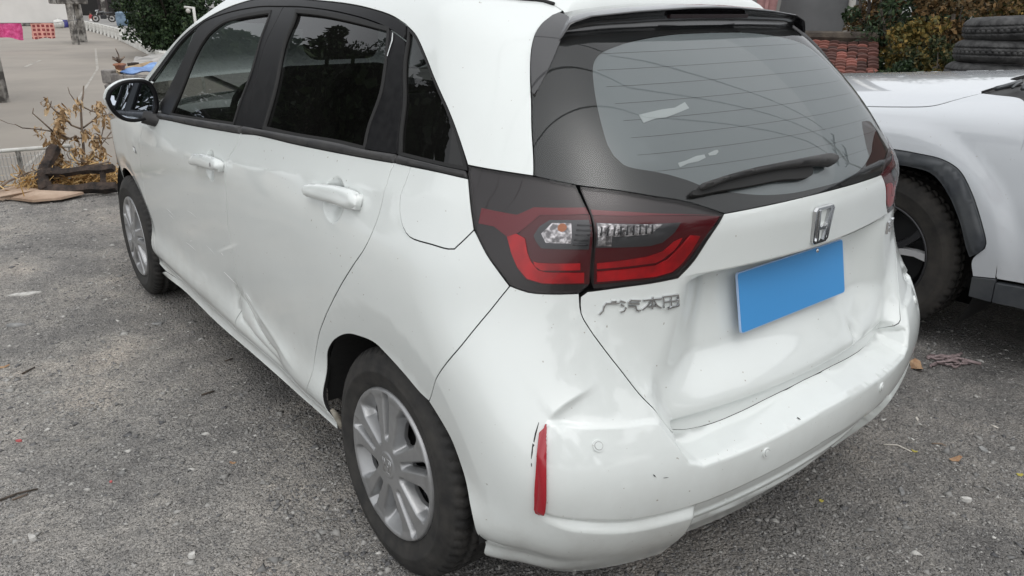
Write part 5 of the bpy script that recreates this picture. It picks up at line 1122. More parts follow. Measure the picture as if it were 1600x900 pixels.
M['leaf_brown'] = island('brown_leaves', [(0, (.035, .03, .015)), (.5, (.11, .07, .03)), (1, (.20, .12, .05))], .75)
M['pink'] = noisy(mat('pink_towel', (.62, .06, .22), .95), (.50, .035, .16), (.72, .13, .32), 7, bump=.4, bscale=30, dist=.01)
M['tile'] = island('roof_tiles', [(0, (.055, .032, .028)), (.45, (.105, .05, .042)), (.8, (.17, .07, .055)), (1, (.26, .10, .08))], .9, 40)
M['rope'] = mat('clothes_line', (.08, .08, .09), .8)
M['blue'] = noisy(mat('blue_tarpaulin', (.10, .22, .50), .5), (.07, .16, .40), (.20, .36, .66), 5)
M['block'] = noisy(mat('concrete_block', (.25, .24, .22), .95), (.15, .14, .135), (.34, .32, .30), 7, 6, bump=.4, bscale=60, dist=.008)
M['terracotta'] = noisy(mat('terracotta', (.32, .13, .08), .9), (.22, .09, .055), (.46, .24, .15), 8)
M['mesh_wire'] = mat('fence_wire', (.34, .34, .33), .6, .3)

# --- ground: gravel lot, bank, lower concrete yard, street, far ground
LOT_X = 5.36
gx = np.r_[np.arange(-14, -3, .6), np.arange(-3, LOT_X, .07), LOT_X]; gy = np.r_[np.arange(-7.4, -2.6, .3), np.arange(-2.6, 3.4, .07), np.arange(3.4, 12, .6)]
def ground_h(x, y):
    h = .010*np.sin(x*1.3+y*.7)*np.sin(y*1.7-x*.5)+.006*np.sin(x*4.1+1.3*y)*np.sin(y*3.7)+.003*np.sin(x*11+y*7)*np.sin(y*13-x*5)
    return h*.6-.012*np.clip((x-4.9)/.4, 0, 1)
GX, GY = np.meshgrid(gx, gy, indexing='ij'); jx = GX.copy(); jx[-1] += .10*np.sin(GY[-1]*3.1)+.06*np.sin(GY[-1]*7.7)
GZ = ground_h(GX, GY); V = np.stack([jx, GY, GZ], -1).reshape(-1, 3); ny = len(gy); Fc = [(i*ny+j, (i+1)*ny+j, (i+1)*ny+j+1, i*ny+j+1) for i in range(len(gx)-1) for j in range(ny-1)]
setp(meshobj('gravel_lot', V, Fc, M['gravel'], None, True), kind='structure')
M['bank'] = noisy(mat('rubble_bank', (.16, .14, .11), .95), (.07, .075, .045), (.27, .24, .20), 5, 8, bump=.8, bscale=25, dist=.03)
V, Fc = [], []; by = np.arange(-7.4, 12, .25)
for k, (dx, z) in enumerate(((-.02, -.004), (.35, -.10), (.9, -.38), (1.7, -.80), (2.4, -1.03))):
    for y in by: V.append((LOT_X+dx+.10*math.sin(y*3.1)*(k == 0)+.06*math.sin(y*7.7)*(k == 0)+(.08*math.sin(y*2.3+k) if k else 0), y, z+(.05*math.sin(y*4.1+2*k) if 0 < k < 4 else 0)))
nb = len(by)
for k in range(4):
    for j in range(nb-1): Fc.append((k*nb+j, (k+1)*nb+j, (k+1)*nb+j+1, k*nb+j+1))
setp(meshobj('bank', V, Fc, M['bank'], None, True), kind='structure')
V = [(-300, -400, -1.06), (600, -400, -1.06), (600, 400, -1.06), (-300, 400, -1.06)]; setp(meshobj('far_ground', V, [(0, 1, 2, 3)], M['street']), kind='structure')
V = [(LOT_X+1.5, 40, -1), (90, 60, -1), (88, -12.6, -1), (76, -12.0, -1), (66, -11.3, -1), (54.8, -10.4, -1), (37.7, -8.0, -1), (LOT_X+1.5, -4.2, -1)]
setp(meshobj('concrete_yard', V, [tuple(range(8))[::-1]], M['concrete']), kind='structure')
V = [(LOT_X+1.5, -4.3, -.99), (37.7, -8.15, -.80), (54.8, -10.6, -.70), (66, -11.5, -.60), (76, -12.2, -.5), (120, -14, -.4), (135, -60, -.4), (LOT_X+1.5, -60, -1.0)]
setp(meshobj('street', V, [tuple(range(8))], M['street']), kind='structure')
M['oldline'] = noisy(mat('worn_line_paint', (.34, .31, .28), .9), (.27, .25, .22), (.42, .395, .36), 1.5, 8)
for a, b, w in (((45.0, -7.0), (31, -4.35), .045), ((31, -4.35), (14, -.25), .035), ((37, -3.35), (33.5, -2.35), .06), ((30.5, -5.0), (26.5, -4.0), .05), ((14, -.25), (11.5, .55), .03)):
    a, b = Vector((*a, -.994)), Vector((*b, -.994)); d = (b-a).normalized(); q = Vector((-d.y, d.x, 0))*w
    setp(meshobj('painted_line', [a-q, b-q, b+q, a+q], [(0, 1, 2, 3)], M['oldline']), kind='structure')
# --- loose stones
def stones(name, pts, size, m, flat=.55):
    n = len(pts); base_v = np.array([(1, 0, 0), (-.5, .87, 0), (-.5, -.87, 0), (.1, .05, .9), (.0, 0, -.5)]); base_f = [(0, 1, 3), (1, 2, 3), (2, 0, 3), (1, 0, 4), (2, 1, 4), (0, 2, 4)]
    th = rng.uniform(0, 2*PI, n); c, s = np.cos(th), np.sin(th); sc = np.stack([size*rng.uniform(.7, 1.5, n), size*rng.uniform(.6, 1.1, n), size*flat*rng.uniform(.5, 1.3, n)], 1)
    v = base_v[None]*sc[:, None]*(1+rng.uniform(-.25, .25, (n, 5, 3))); tl_ = rng.uniform(-.5, .5, n)[:, None]; v[:, :, 2] += v[:, :, 0]*tl_
    x = v[:, :, 0]*c[:, None]-v[:, :, 1]*s[:, None]; y = v[:, :, 0]*s[:, None]+v[:, :, 1]*c[:, None]; v = np.stack([x, y, v[:, :, 2]], -1)+pts[:, None]
    F = (np.array(base_f)[None]+5*np.arange(n)[:, None, None]).reshape(-1, 3)
    me = bpy.data.meshes.new(name); me.vertices.add(n*5); me.vertices.foreach_set('co', v.ravel()); me.loops.add(F.size); me.loops.foreach_set('vertex_index', F.ravel()); me.polygons.add(len(F)); me.polygons.foreach_set('loop_start', np.arange(0, F.size, 3)); me.update(); me.validate()
    return link(name, me, m, None, False)
def scatter(n, x0, x1, y0, y1, pw):
    x = rng.uniform(x0, x1, n*3); y = rng.uniform(y0, y1, n*3); d = np.hypot(np.hypot(x+1.49, y-1.6), 1.4)
    cl = .5+.5*np.sin(x*2.3+1.7*np.sin(y*1.9))*np.sin(y*2.9+1.1*np.sin(x*2.1)); p = (1.5/d)**pw*(.35+.9*cl); k = rng.uniform(0, 1, n*3) < p; x, y = x[k][:n], y[k][:n]
    return np.stack([x, y, ground_h(x, y)], 1)
reg = ((-1.0, 5.3, .35, 2.6), (-2.4, .9, -2.6, 1.0))
P_ = np.vstack([scatter(95000, *reg[0], 1.2), scatter(80000, *reg[1], 1.2)]); setp(stones('fine_gravel', P_, rng.gamma(3.2, .00085, len(P_))+.0012, M['pebble']), kind='stuff')
P_ = np.vstack([scatter(6500, *reg[0], .6), scatter(4500, *reg[1], .6)]); setp(stones('gravel_stones', P_, rng.gamma(2.6, .0024, len(P_))+.004, M['chips'], .4), kind='stuff')

# --- single bits lying on the gravel
def at_px(u, v, z=0.):
    dx, dy = (u-800)/1186.07, (450-v)/1186.07; d = _r2*dx+_u2*dy+_f; t = (z-CAMPOS.z)/d.z; p = CAMPOS+d*t; return Vector((p.x, p.y, z+float(ground_h(np.array(p.x), np.array(p.y)))))
M['slate'] = noisy(mat('slate_flake', (.25, .25, .245), .9), (.19, .19, .19), (.32, .32, .31), 30); M['palestone'] = noisy(mat('pale_stone', (.5, .49, .46), .9), (.40, .39, .37), (.60, .59, .56), 40)
M['stickm'] = noisy(mat('dark_stick', (.05, .04, .035), .9), (.03, .025, .02), (.09, .07, .055), 30); M['brownleaf'] = noisy(mat('fallen_leaf', (.36, .22, .12), .8), (.28, .15, .08), (.48, .33, .20), 25)
M['yelleaf'] = mat('yellow_leaf', (.42, .36, .08), .8); M['redbit'] = mat('red_scrap', (.45, .10, .10), .8); M['paper'] = mat('paper_scrap', (.62, .58, .52), .9)
def flake(name, u, v, L_, Wd, ang, m, label, cat, group, h=.006, curl=0.):
    p = at_px(u, v); n_ = 7; bm = bmesh.new(); r_ = random.Random(int(u*7+v)); rim = []
    for i in range(n_):
        a = 2*PI*i/n_; k = r_.uniform(.75, 1.15); x, y = L_*.5*k*math.cos(a), Wd*.5*k*math.sin(a); rim.append((x, y, curl*(x/L_*2)**2*L_*.4))
    lo = [bm.verts.new((x, y, z)) for x, y, z in rim]; hi = [bm.verts.new((x*.88, y*.85, z+h*r_.uniform(.7, 1.3))) for x, y, z in rim]
    bm.faces.new(lo[::-1]); bm.faces.new(hi)
    for i in range(n_): bm.faces.new((lo[i], lo[(i+1) % n_], hi[(i+1) % n_], hi[i]))
    bmesh.ops.transform(bm, matrix=Matrix.Translation((p.x, p.y, p.z+.001)) @ Matrix.Rotation(ang, 4, 'Z') @ Matrix.Rotation(r_.uniform(-.15, .15), 4, 'X'), verts=bm.verts)
    return setp(bmobj(name, bm, m), label, cat, group)
g = 'slate flakes lying on the gravel'
flake('stone_flake', 40, 458, .16, .035, 1.25, M['palestone'], 'long pale stone flake, farthest left flake near the front tyre level', 'stone', g)
flake('stone_flake', 26, 508, .11, .035, 1.0, M['slate'], 'grey slate flake lying just below the long pale flake', 'stone', g)
flake('stone_flake', 246, 506, .06, .03, 1.0, M['slate'], 'grey stone flake on the gravel below the front wheel', 'stone', g)
flake('stone_flake', 1408, 770, .045, .018, -1.0, M['slate'], 'dark grey pointed slate chip right of the bumper', 'stone', g)
flake('stone_flake', 1508, 783, .036, .020, .5, M['palestone'], 'pale triangular stone chip on the gravel, right of the slate chip', 'stone', g, .01)
flake('stone_flake', 52, 845, .035, .022, .3, M['palestone'], 'pale stone chip on the gravel in the lower left corner', 'stone', g, .01)
flake('stone_flake', 1534, 706, .04, .025, -.4, M['slate'], 'flat grey slate flake on dark gravel near the right edge', 'stone', g)
flake('stone_flake', 300, 873, .022, .018, .3, M['palestone'], 'round pale pebble left of the rear wheel near the bottom edge', 'stone', g, .012)
g = 'fallen leaves on the gravel'
flake('fallen_leaf', 1490, 722, .055, .020, 1.2, M['brownleaf'], 'orange brown leaf on the gravel right of the bumper', 'leaf', g, .002, .5)
flake('fallen_leaf', 1428, 708, .022, .012, .3, M['yelleaf'], 'small yellow green leaf beside the pale twig', 'leaf', g, .002, .5)
flake('fallen_leaf', 1592, 745, .022, .014, .8, M['yelleaf'], 'small yellow leaf at the right edge of the picture', 'leaf', g, .002, .5)
flake('fallen_leaf', 1432, 576, .11, .05, -.9, M['brownleaf'], 'large crumpled brown leaf behind the right end of the bumper', 'leaf', g, .004, .6)
flake('fallen_leaf', 364, 727, .03, .009, .6, M['brownleaf'], 'narrow orange leaf between the sill and the rear wheel', 'leaf', g, .002, .4)
flake('fallen_leaf', 4, 574, .06, .015, 1.4, M['brownleaf'], 'orange leaf cut by the left edge of the picture', 'leaf', g, .002, .4)
flake('fallen_leaf', 1283, 785, .014, .012, .4, M['yelleaf'], 'tiny yellow leaf on the dark gravel below the bumper', 'leaf', g, .002, .4)
flake('red_scrap', 174, 757, .012, .010, .4, M['redbit'], 'tiny red scrap on the gravel, lower left', 'scrap', None, .003)
flake('red_scrap', 30, 690, .022, .010, .9, M['redbit'], 'reddish brick chip on the gravel at the left edge', 'scrap', None, .006)
flake('paper_scrap', 1432, 657, .030, .010, -.9, M['paper'], 'white paper scrap on the gravel right of the bumper corner', 'scrap', None, .002)
flake('paper_scrap', 1552, 670, .030, .007, -.2, M['paper'], 'thin white paper strip on the gravel near the right edge', 'scrap', None, .002)
def stick(name, pix, rad, m, label, group=None):
    bm = bmesh.new(); q = [at_px(u, v)+Vector((0, 0, rad*(1.1+.6*(i % 2)))) for i, (u, v) in enumerate(pix)]; tube(bm, q, [rad*(1-.4*i/len(q)) for i in range(len(q))], 6); return setp(bmobj(name, bm, m, None, True), label, 'stick', group)
g = 'sticks lying on the gravel'
stick('stick', [(0, 785), (30, 775), (60, 768)], .004, M['stickm'], 'dark straight stick on the gravel at the lower left edge', g)
stick('stick', [(20, 784), (45, 776)], .003, M['twig'], 'short brown stick lying under the dark straight one', g)
stick('stick', [(1380, 697), (1402, 699), (1424, 709)], .003, M['paper'], 'pale bent twig on the gravel right of the bumper', g)
stick('stick', [(1455, 697), (1470, 698), (1477, 701)], .003, M['twig'], 'short pale twig right of the bent one', g)
stick('stick', [(35, 585), (55, 575)], .004, M['stickm'], 'short dark twig on the gravel near the left edge', g)
stick('stick', [(352, 566), (364, 563)], .003, M['stickm'], 'small dark twig close to the hatchback sill', g)
stick('stick', [(315, 620), (336, 614)], .004, M['stickm'], 'small dark twig in front of the rear wheel', g)
stick('stick', [(1265, 586), (1300, 580), (1330, 592)], .004, M['twig'], 'twig hidden behind the rear bumper', g) if False else None
bm = bmesh.new(); r_ = random.Random(3)
for k in range(9):
    q = []; u, v = r_.uniform(1462, 1500), r_.uniform(562, 572)
    for i in range(7): q.append(at_px(u, v)+Vector((0, 0, .006+.008*r_.random()))); u += r_.uniform(-14, 14); v += r_.uniform(-4, 4)
    tube(bm, q, .005, 5)
tube(bm, [at_px(1448, 563)+Vector((0, 0, .006)), at_px(1470, 560)+Vector((0, 0, .01)), at_px(1505, 566)+Vector((0, 0, .01)), at_px(1532, 571)+Vector((0, 0, .006))], .007, 6)
M['ragm'] = noisy(mat('dusty_rag', (.26, .20, .20), .95), (.20, .15, .15), (.34, .27, .27), 30); setp(bmobj('rag', bm, M['ragm'], None, True), 'twisted dusty pink rag on the gravel by the SUV', 'rag')

# --- foliage
def leaf_mesh(name, n, center, radii, leaf, m, parent=None, clumps=40, seed=0, droop=0., long=1.8, shell=.55):
    r = np.random.default_rng(seed); d = r.normal(size=(clumps, 3)); d /= np.linalg.norm(d, axis=1, keepdims=True); d *= (r.uniform(shell, 1, clumps))[:, None]
    cc = d*np.array(radii); cr = np.mean(radii)*r.uniform(.14, .34, clumps)
    k = r.integers(0, clumps, n); g = r.normal(size=(n, 3)); g /= np.linalg.norm(g, axis=1, keepdims=True); p = cc[k]+g*(cr[k]*r.uniform(.3, 1, n)**.5)[:, None]*np.array([1, 1, .8])
    u = r.normal(size=(n, 3)); u[:, 2] -= droop; u /= np.linalg.norm(u, axis=1, keepdims=True); w = r.normal(size=(n, 3)); w = np.cross(u, w); w /= np.linalg.norm(w, axis=1, keepdims=True)+1e-9
    L_ = leaf*r.uniform(.6, 1.4, n)[:, None]; Wd = L_/long
    v = np.stack([p-u*L_*.5, p+w*Wd*.5+u*L_*.05, p+u*L_*.5, p-w*Wd*.5+u*L_*.05], 1)+np.array(center)
    me = bpy.data.meshes.new(name); me.vertices.add(n*4); me.vertices.foreach_set('co', v.ravel()); F = np.arange(n*4); me.loops.add(n*4); me.loops.foreach_set('vertex_index', F); me.polygons.add(n); me.polygons.foreach_set('loop_start', np.arange(0, n*4, 4)); me.update()
    return link(name, me, m, parent, False)
def tree(name, loc, h, radii, m, n, leaf, label, group, seed, cat='tree', clumps=50, trunk=.12, droop=0., long=1.8, cz=None):
    t = empty(name, loc, 0, label, cat, group); cz = cz or h-radii[2]*.9
    leaf_mesh('crown', n, (0, 0, cz), radii, leaf, m, t, clumps, seed, droop, long)
    bm = bmesh.new(); r_ = random.Random(seed); tube(bm, [(0, 0, 0), (.05*r_.uniform(-1, 1), .05, h*.3), (.1*r_.uniform(-1, 1), 0, cz)], [trunk, trunk*.75, trunk*.45], 8)
    for k in range(7):
        a = r_.uniform(0, 2*PI); z0 = cz*r_.uniform(.45, .95); e = (radii[0]*.75*math.cos(a), radii[1]*.75*math.sin(a), cz+radii[2]*r_.uniform(-.4, .6))
        tube(bm, [(0, 0, z0), (e[0]*.5, e[1]*.5, (z0+e[2])*.5+.1), e], [trunk*.4, trunk*.25, trunk*.1], 5)
    bmobj('trunk', bm, M['bark'], t, True); return t
# right-hand shrubbery behind the tyres and the shed
g = 'shrubs and trees behind the tiled shed'
def on_ray(u, v, dist):
    d = (_r2*((u-800)/1186.07)+_u2*((450-v)/1186.07)+_f).normalized(); return CAMPOS+d*dist
def place_tree(u, v, dist, rad, m, n, leaf, label, seed, **k):
    c = on_ray(u, v, dist); zb = -1.0; return tree('shrub', (c.x, c.y, zb), c.z-zb+rad[2]*.9, rad, m, n, leaf, label, k.pop('group', g), seed, cat='shrub', cz=c.z-zb, **k)
place_tree(1440, 20, 12.5, (1.0, 1.0, 1.3), M['leaf_mix'], 9000, .07, 'dark green shrub with drooping twigs between the shed and the tyre stack', 1, droop=.6, long=3.5)
place_tree(1500, -5, 13.5, (1.0, 1.0, 1.0), M['leaf_dark'], 7000, .08, 'very dark evergreen bush rising behind the stacked tyres', 2)
place_tree(1368, 22, 11.5, (.30, .4, .75), M['leaf_brown'], 3600, .05, 'slim brown leaved bush beside the grey wall', 3, clumps=36, long=1.5)
place_tree(1432, 92, 9.6, (.42, .4, .42), M['leaf_yellow'], 3200, .05, 'bush with yellow autumn leaves left of the stacked tyres', 4, clumps=34, long=1.5, trunk=.05)
place_tree(1415, 70, 11.0, (.8, .7, .8), M['leaf_dark'], 7000, .07, 'dark bush behind the yellow leaved bush', 5, droop=.5, long=3)
place_tree(1500, 22, 10.2, (.55, .5, .38), M['leaf_brown'], 3600, .05, 'bush with russet leaves above the stacked tyres', 6, clumps=34, trunk=.05, long=1.5)
place_tree(1585, 12, 10.5, (.5, .5, .5), M['leaf_yellow'], 2600, .05, 'yellow green bush at the upper right corner', 7, clumps=28, trunk=.05, long=1.5)
place_tree(1475, 105, 9.0, (.35, .35, .30), M['leaf_mix'], 2600, .05, 'low green bush at the foot of the stacked tyres', 8, clumps=22, trunk=.04)
place_tree(1400, 122, 8.6, (.30, .3, .16), M['leaf_dark'], 1500, .05, 'low dark bush below the eaves of the tiled shed', 9, clumps=18, trunk=.04)
place_tree(1560, 60, 12.0, (1.2, .8, 1.2), M['leaf_dark'], 6000, .08, 'dark bush filling the corner behind the tyres', 10)
# hedge on the left beyond the yard kerb
for k, (u, v, dd, rad) in enumerate(((262, 22, 39, (2.0, 2.0, 2.3)), (318, 40, 41, (2.2, 2.0, 2.5)), (238, -12, 42, (1.6, 1.6, 2.0)), (345, 70, 36, (1.6, 1.5, 1.5)), (283, 62, 38, (1.3, 1.3, 1.0)))):
    c = on_ray(u, v, dd); tree('hedge_tree', (c.x, c.y, -1), c.z+1+rad[2]*.9, rad, M['leaf_dark'], 11000, .16, ['dark evergreen tree at the end of the white kerb, leftmost of the row', 'dense dark tree behind the hatchback front pillar', 'tall dark tree leaning over the street behind the hedge', 'dark tree hidden low behind the front pillar', 'low dark bush at the foot of the evergreen trees'][k], 'dark trees beyond the yard', 20+k, cat='tree', clumps=90, trunk=.18, cz=c.z+1)
# trees on the near left, outside the picture: seen in the side windows
g = 'trees along the left side of the lot'
for k, (x, y, h, r_) in enumerate(((12.5, 5.8, 8.6, 2.7), (17, 7.6, 10.2, 3.0), (6.8, 4.9, 6.4, 1.9), (22, 6.2, 8.2, 2.8), (27, 8.5, 9, 3))):
    tree('roadside_tree', (x, y, -1 if x > 6 else 0), h, (r_, r_, r_*1.1), M['leaf_dark'], 13000, .24, 'dark leafy tree in the row left of the lot, reflected in the side windows', g, 50+k, clumps=60, trunk=.15)

g = 'trees added behind the camera'  # row added out of view for dark reflections in mirror and rear panels
for k, (x, y, h, r_) in enumerate(((-13, 1.2, 6.4, 3.0), (-15, 5.0, 7.0, 3.2), (-14.5, -4.0, 4.8, 2.4), (-16, 10, 6, 2.8), (-15, -9, 5, 2.5))):
    tree('added_tree', (x, y, 0), h, (r_, r_, r_), M['leaf_dark'], 9000, .24, 'dark leafy tree added unseen behind the camera to darken the door mirror', g, 80+k, clumps=60, trunk=.15)

# --- stack of old tyres
g = 'old tyres in the stack behind the SUV'
bm0 = tyre_mesh(.272, .150, .175, 44, .007, .035); bm0.materials.append(M['rubber_old'])
# close the inside of the carcass
tb = on_ray(1552, 95, 6.75); tx, ty = tb.x, tb.y
lab = ['top tyre of the stack, worn and dusty, tilted a little', 'second tyre from the top of the stack', 'third tyre from the top of the stack, shifted left', 'fourth tyre of the stack, sticking out to the left just above the bonnet', 'fifth tyre of the stack, hidden behind the SUV bonnet', 'third lowest tyre of the stack behind the SUV', 'second lowest tyre of the stack behind the SUV', 'lowest tyre of the stack, standing on the ground']
offs_ = [(.04, .02), (.0, .0), (-.045, -.02), (-.14, -.02), (-.05, .03), (0, 0), (.02, .02), (0, 0)]
rgt = Vector((_r2.x, _r2.y, 0)).normalized()
for k in range(8):
    o = link('old_tyre', bm0, None); zc = 1.335-.075-.160*k
    o.matrix_world = Matrix.Translation((tx+rgt.x*offs_[k][0], ty+rgt.y*offs_[k][0]+offs_[k][1], zc+.075)) @ Matrix.Rotation(math.radians([-2, 1.5, 1, 2, 0, 0, 0, 0][k]), 4, 'X') @ Matrix.Rotation(math.radians([3, 1, -1, 4, 0, 0, 0, 0][k]), 4, 'Y') @ Matrix.Rotation(PI/2, 4, 'X') @ Matrix.Rotation(k*1.1, 4, 'Y')
    setp(o, lab[k], 'tyre', g)
# --- tiled shed roof, grey house wall with pipe, pink house behind
A_, B_ = on_ray(1270, 64, 10.6), on_ray(1372, 62, 10.6)
ex = (B_-A_); ex.z = 0; Lr = ex.length*1.0; ex.normalize(); A_ = A_-ex*.35; Lr += .35
eave = on_ray(1340, 121, 9.0); per = Vector((-ex.y, ex.x, 0)); per = per if per.dot(eave-A_) > 0 else -per
run = (eave-A_).dot(per); drop = A_.z-eave.z
shed = empty('tiled_shed', (A_.x, A_.y, -1.0), 0, 'low shed with a worn red tile roof between the hatchback and the shrubs', 'shed'); SO = Vector((A_.x, A_.y, -1.0))
bm = bmesh.new(); rows_n, cols = 12, int(Lr/.10); r_ = random.Random(5)
for i in range(rows_n):
    t0, t1 = i/rows_n, (i+1.25)/rows_n
    for j in range(cols):
        u0 = Lr*j/cols; u1 = Lr*(j+1)/cols; jt = r_.uniform(-.008, .008); w = []
        for t, dz in ((t0, .0+jt), (t1, .022+jt)):
            for k in range(5):
                uu = u0+(u1-u0)*k/4; hz = .012*math.sin(PI*k/4)+.004
                p = A_+ex*(uu+jt)+per*(run*t)+Vector((0, 0, -drop*t+hz+dz)); w.append(p-SO)
        vs = [bm.verts.new(p) for p in w]; fr_ = [bm.verts.new(p-Vector((0, 0, .03))) for p in w[5:]]
        for k in range(4): bm.faces.new((vs[k], vs[k+1], vs[6+k], vs[5+k])); bm.faces.new((vs[5+k], vs[6+k], fr_[k+1], fr_[k]))
bmesh.ops.recalc_face_normals(bm, faces=bm.faces); ro_ = bmobj('roof', bm, M['tile'], shed); ro_['kind'] = 'stuff'
bm = bmesh.new(); zc = A_.z+.02
tube(bm, [A_-SO+Vector((0, 0, .05)), A_+ex*Lr-SO+Vector((0, 0, .05))], .07, 8); bmobj('roof_ridge', bm, M['bark'], shed)
bm = bmesh.new()
w0 = [A_+per*(run*.9), A_+ex*Lr+per*(run*.9), A_+ex*Lr-per*run*.9, A_-per*run*.9]; hz = eave.z-.03
lo = [bm.verts.new((p.x-SO.x, p.y-SO.y, 0)) for p in w0]; hi = [bm.verts.new((p.x-SO.x, p.y-SO.y, hz+1)) for p in w0]
for i in range(4): bm.faces.new((lo[i], lo[(i+1) % 4], hi[(i+1) % 4], hi[i]))
bmesh.ops.recalc_face_normals(bm, faces=bm.faces); bmobj('wall', bm, M['dark'], shed)
bm = bmesh.new(); w1 = [A_, A_+ex*Lr, A_+ex*Lr-per*run*1.1, A_-per*run*1.1]
vs = [bm.verts.new((p.x-SO.x, p.y-SO.y, (A_.z if i < 2 else eave.z)-SO.z)) for i, p in enumerate(w1)]; bm.faces.new(vs); bmobj('roof_back', bm, M['tile'], shed)
gw0, gw1 = on_ray(1225, 30, 14.5), on_ray(1347, 30, 14.5)
e2 = gw1-gw0; e2.z = 0; Lw = e2.length; e2.normalize(); gw0 = gw0-e2*2; Lw += 2; pw = Vector((-e2.y, e2.x, 0)); pw = pw if pw.dot(CAMPOS-gw0) > 0 else -pw
house = empty('grey_house', (gw0.x, gw0.y, -1), math.atan2(e2.y, e2.x), 'grey rendered house wall with a white downpipe above the tiled roof', 'house')
sgn = 1 if pw.dot(Vector((-e2.y, e2.x, 0))) > 0 else -1
bm = bmesh.new(); box(bm, (Lw/2, -sgn*3, 2.6), (Lw, 6, 5.2)); bmobj('wall', bm, M['greywall'], house)
bm = bmesh.new(); tube(bm, [(Lw-.19, sgn*.06, 0), (Lw-.19, sgn*.06, 5)], .055, 10); bmobj('downpipe', bm, M['whitepaint'], house, True)
for zc in (2.0, 3.5):
    bm = bmesh.new(); box(bm, (Lw-.19, sgn*.05, zc), (.16, .1, .03)); bmobj('pipe_bracket', bm, M['whitepaint'], house)
M['pinkwall'] = noisy(mat('pink_tiled_wall', (.42, .22, .22), .8), (.33, .17, .17), (.50, .29, .28), 4)
pw0 = on_ray(1205, 8, 13.6); ph = empty('pink_house', (pw0.x, pw0.y, -1), math.atan2(e2.y, e2.x), 'pink tiled house front with grey posts beside the grey house', 'house')
bm = bmesh.new(); box(bm, (-1.05, 0, 2.6), (2.35, .12, 5.2)); bmobj('wall', bm, M['pinkwall'], ph)
for k in range(3):
    bm = bmesh.new(); box(bm, (-.16+.2*k-.1, sgn*.10, 2.6), (.05, .06, 5.2), Euler((0, .10*(k-1), 0)).to_matrix()); bmobj('post', bm, M['pinkwall'] if k == 1 else M['street'], ph)

# --- left background
wl = empty('pale_house', (90, -6, -1), 0, 'long pale plastered wall at the far side of the concrete yard', 'house')
bm = bmesh.new(); box(bm, (3, 9.5, 4), (6, 34.0, 8)); bmobj('wall', bm, M['plaster'], wl)
bm = bmesh.new(); box(bm, (-.04, 9.5, .12), (.08, 34.0, .24)); bmobj('plinth', bm, M['post'], wl)
shop = empty('dark_shop', (112, -20, -.4), 0, 'dark open shop front behind the motorcycle at the end of the street', 'building')
bm = bmesh.new(); box(bm, (4, 0, 3), (8, 16, 6)); bmobj('wall', bm, noisy(mat('shop_front', (.05, .045, .045), .8), (.025, .024, .026), (.10, .08, .075), .5, 6), shop)
for y, w, z0 in ((5.2, 2.6, 1.6), (1.2, 3.4, 1.7), (-3.2, 3.0, 1.7)):
    bm = bmesh.new(); box(bm, (-.03, y, z0), (.05, w, 2*z0)); bmobj('doorway', bm, M['dark'], shop)
for y, m_ in ((3.2, M['post']), (-1.1, M['post']), (-5.0, M['plaster'])):
    bm = bmesh.new(); box(bm, (-.15, y, 3), (.3, .5, 6)); bmobj('post', bm, m_, shop)
# goal stand: two posts under a heavy block
gs = empty('yard_stand', (51, -7.2, -1), 0, 'weathered stand of two posts under a block, in the yard behind the washing', 'stand')
for x, y in ((-1.4, .30), (1.5, -.62)):
    bm = bmesh.new(); tube(bm, [(x, y, 0), (x, y, 2.2)], [.21, .19], 4); bmobj('post', bm, M['post'], gs)
bm = bmesh.new(); box(bm, (0, .1, 2.45), (3.2, 1.5, .55), None, .06); bmobj('top_block', bm, M['post'], gs)
bm = bmesh.new(); box(bm, (-1.5, .28, 1.35), (.05, .16, .5)); bmobj('white_patch', bm, M['whitepaint'], gs)
g2 = at_px(8, 160, -1.0); g2.z = -1; st2 = empty('yard_stand', (g2.x, g2.y+.02, -1), 0, 'weathered concrete post cut by the left edge of the picture', 'stand')
bm = bmesh.new(); tube(bm, [(0, 0, 0), (0, 0, 2.3)], [.13, .12], 4); bmobj('post', bm, M['post'], st2)
bm = bmesh.new(); box(bm, (.2, .3, 2.5), (1.2, 1.2, .45), None, .05); bmobj('top_block', bm, M['post'], st2)
# washing line with two towels, sack, drum
ln = bmesh.new(); tube(ln, [(44, 4, .48), (44, -2.88, .335), (44, -4.1, .32), (44, -5.2, .32), (46.5, -6.7, .42)], .012, 5); setp(bmobj('clothes_line', ln, M['rope']), 'thin washing line strung across the yard to the concrete stand', 'line')
def cloth(name, y0, y1, z0, z1, m, label, sag=.08, n=16):
    V, Fc = [], []
    for s_ in (0, .02):
        for j in range(9):
            t = j/8
            for i in range(n+1):
                u = i/n; V.append((44+s_+.05*math.sin(u*19+t*2)*t+.05*math.sin(u*7), y0+(y1-y0)*(u+.02*math.sin(t*5)), z0+(z1-z0)*t-sag*t*(u-.5)*math.copysign(1, y1-y0)*-2-.03*math.sin(u*9)*t))
    m1 = 9*(n+1)
    for j in range(8):
        for i in range(n):
            a = j*(n+1)+i; Fc.append((a, a+1, a+n+2, a+n+1)); Fc.append((m1+a, m1+a+n+1, m1+a+n+2, m1+a+1))
    return setp(meshobj(name, V, Fc, m, None, True), label, 'towel', 'towels on the washing line')
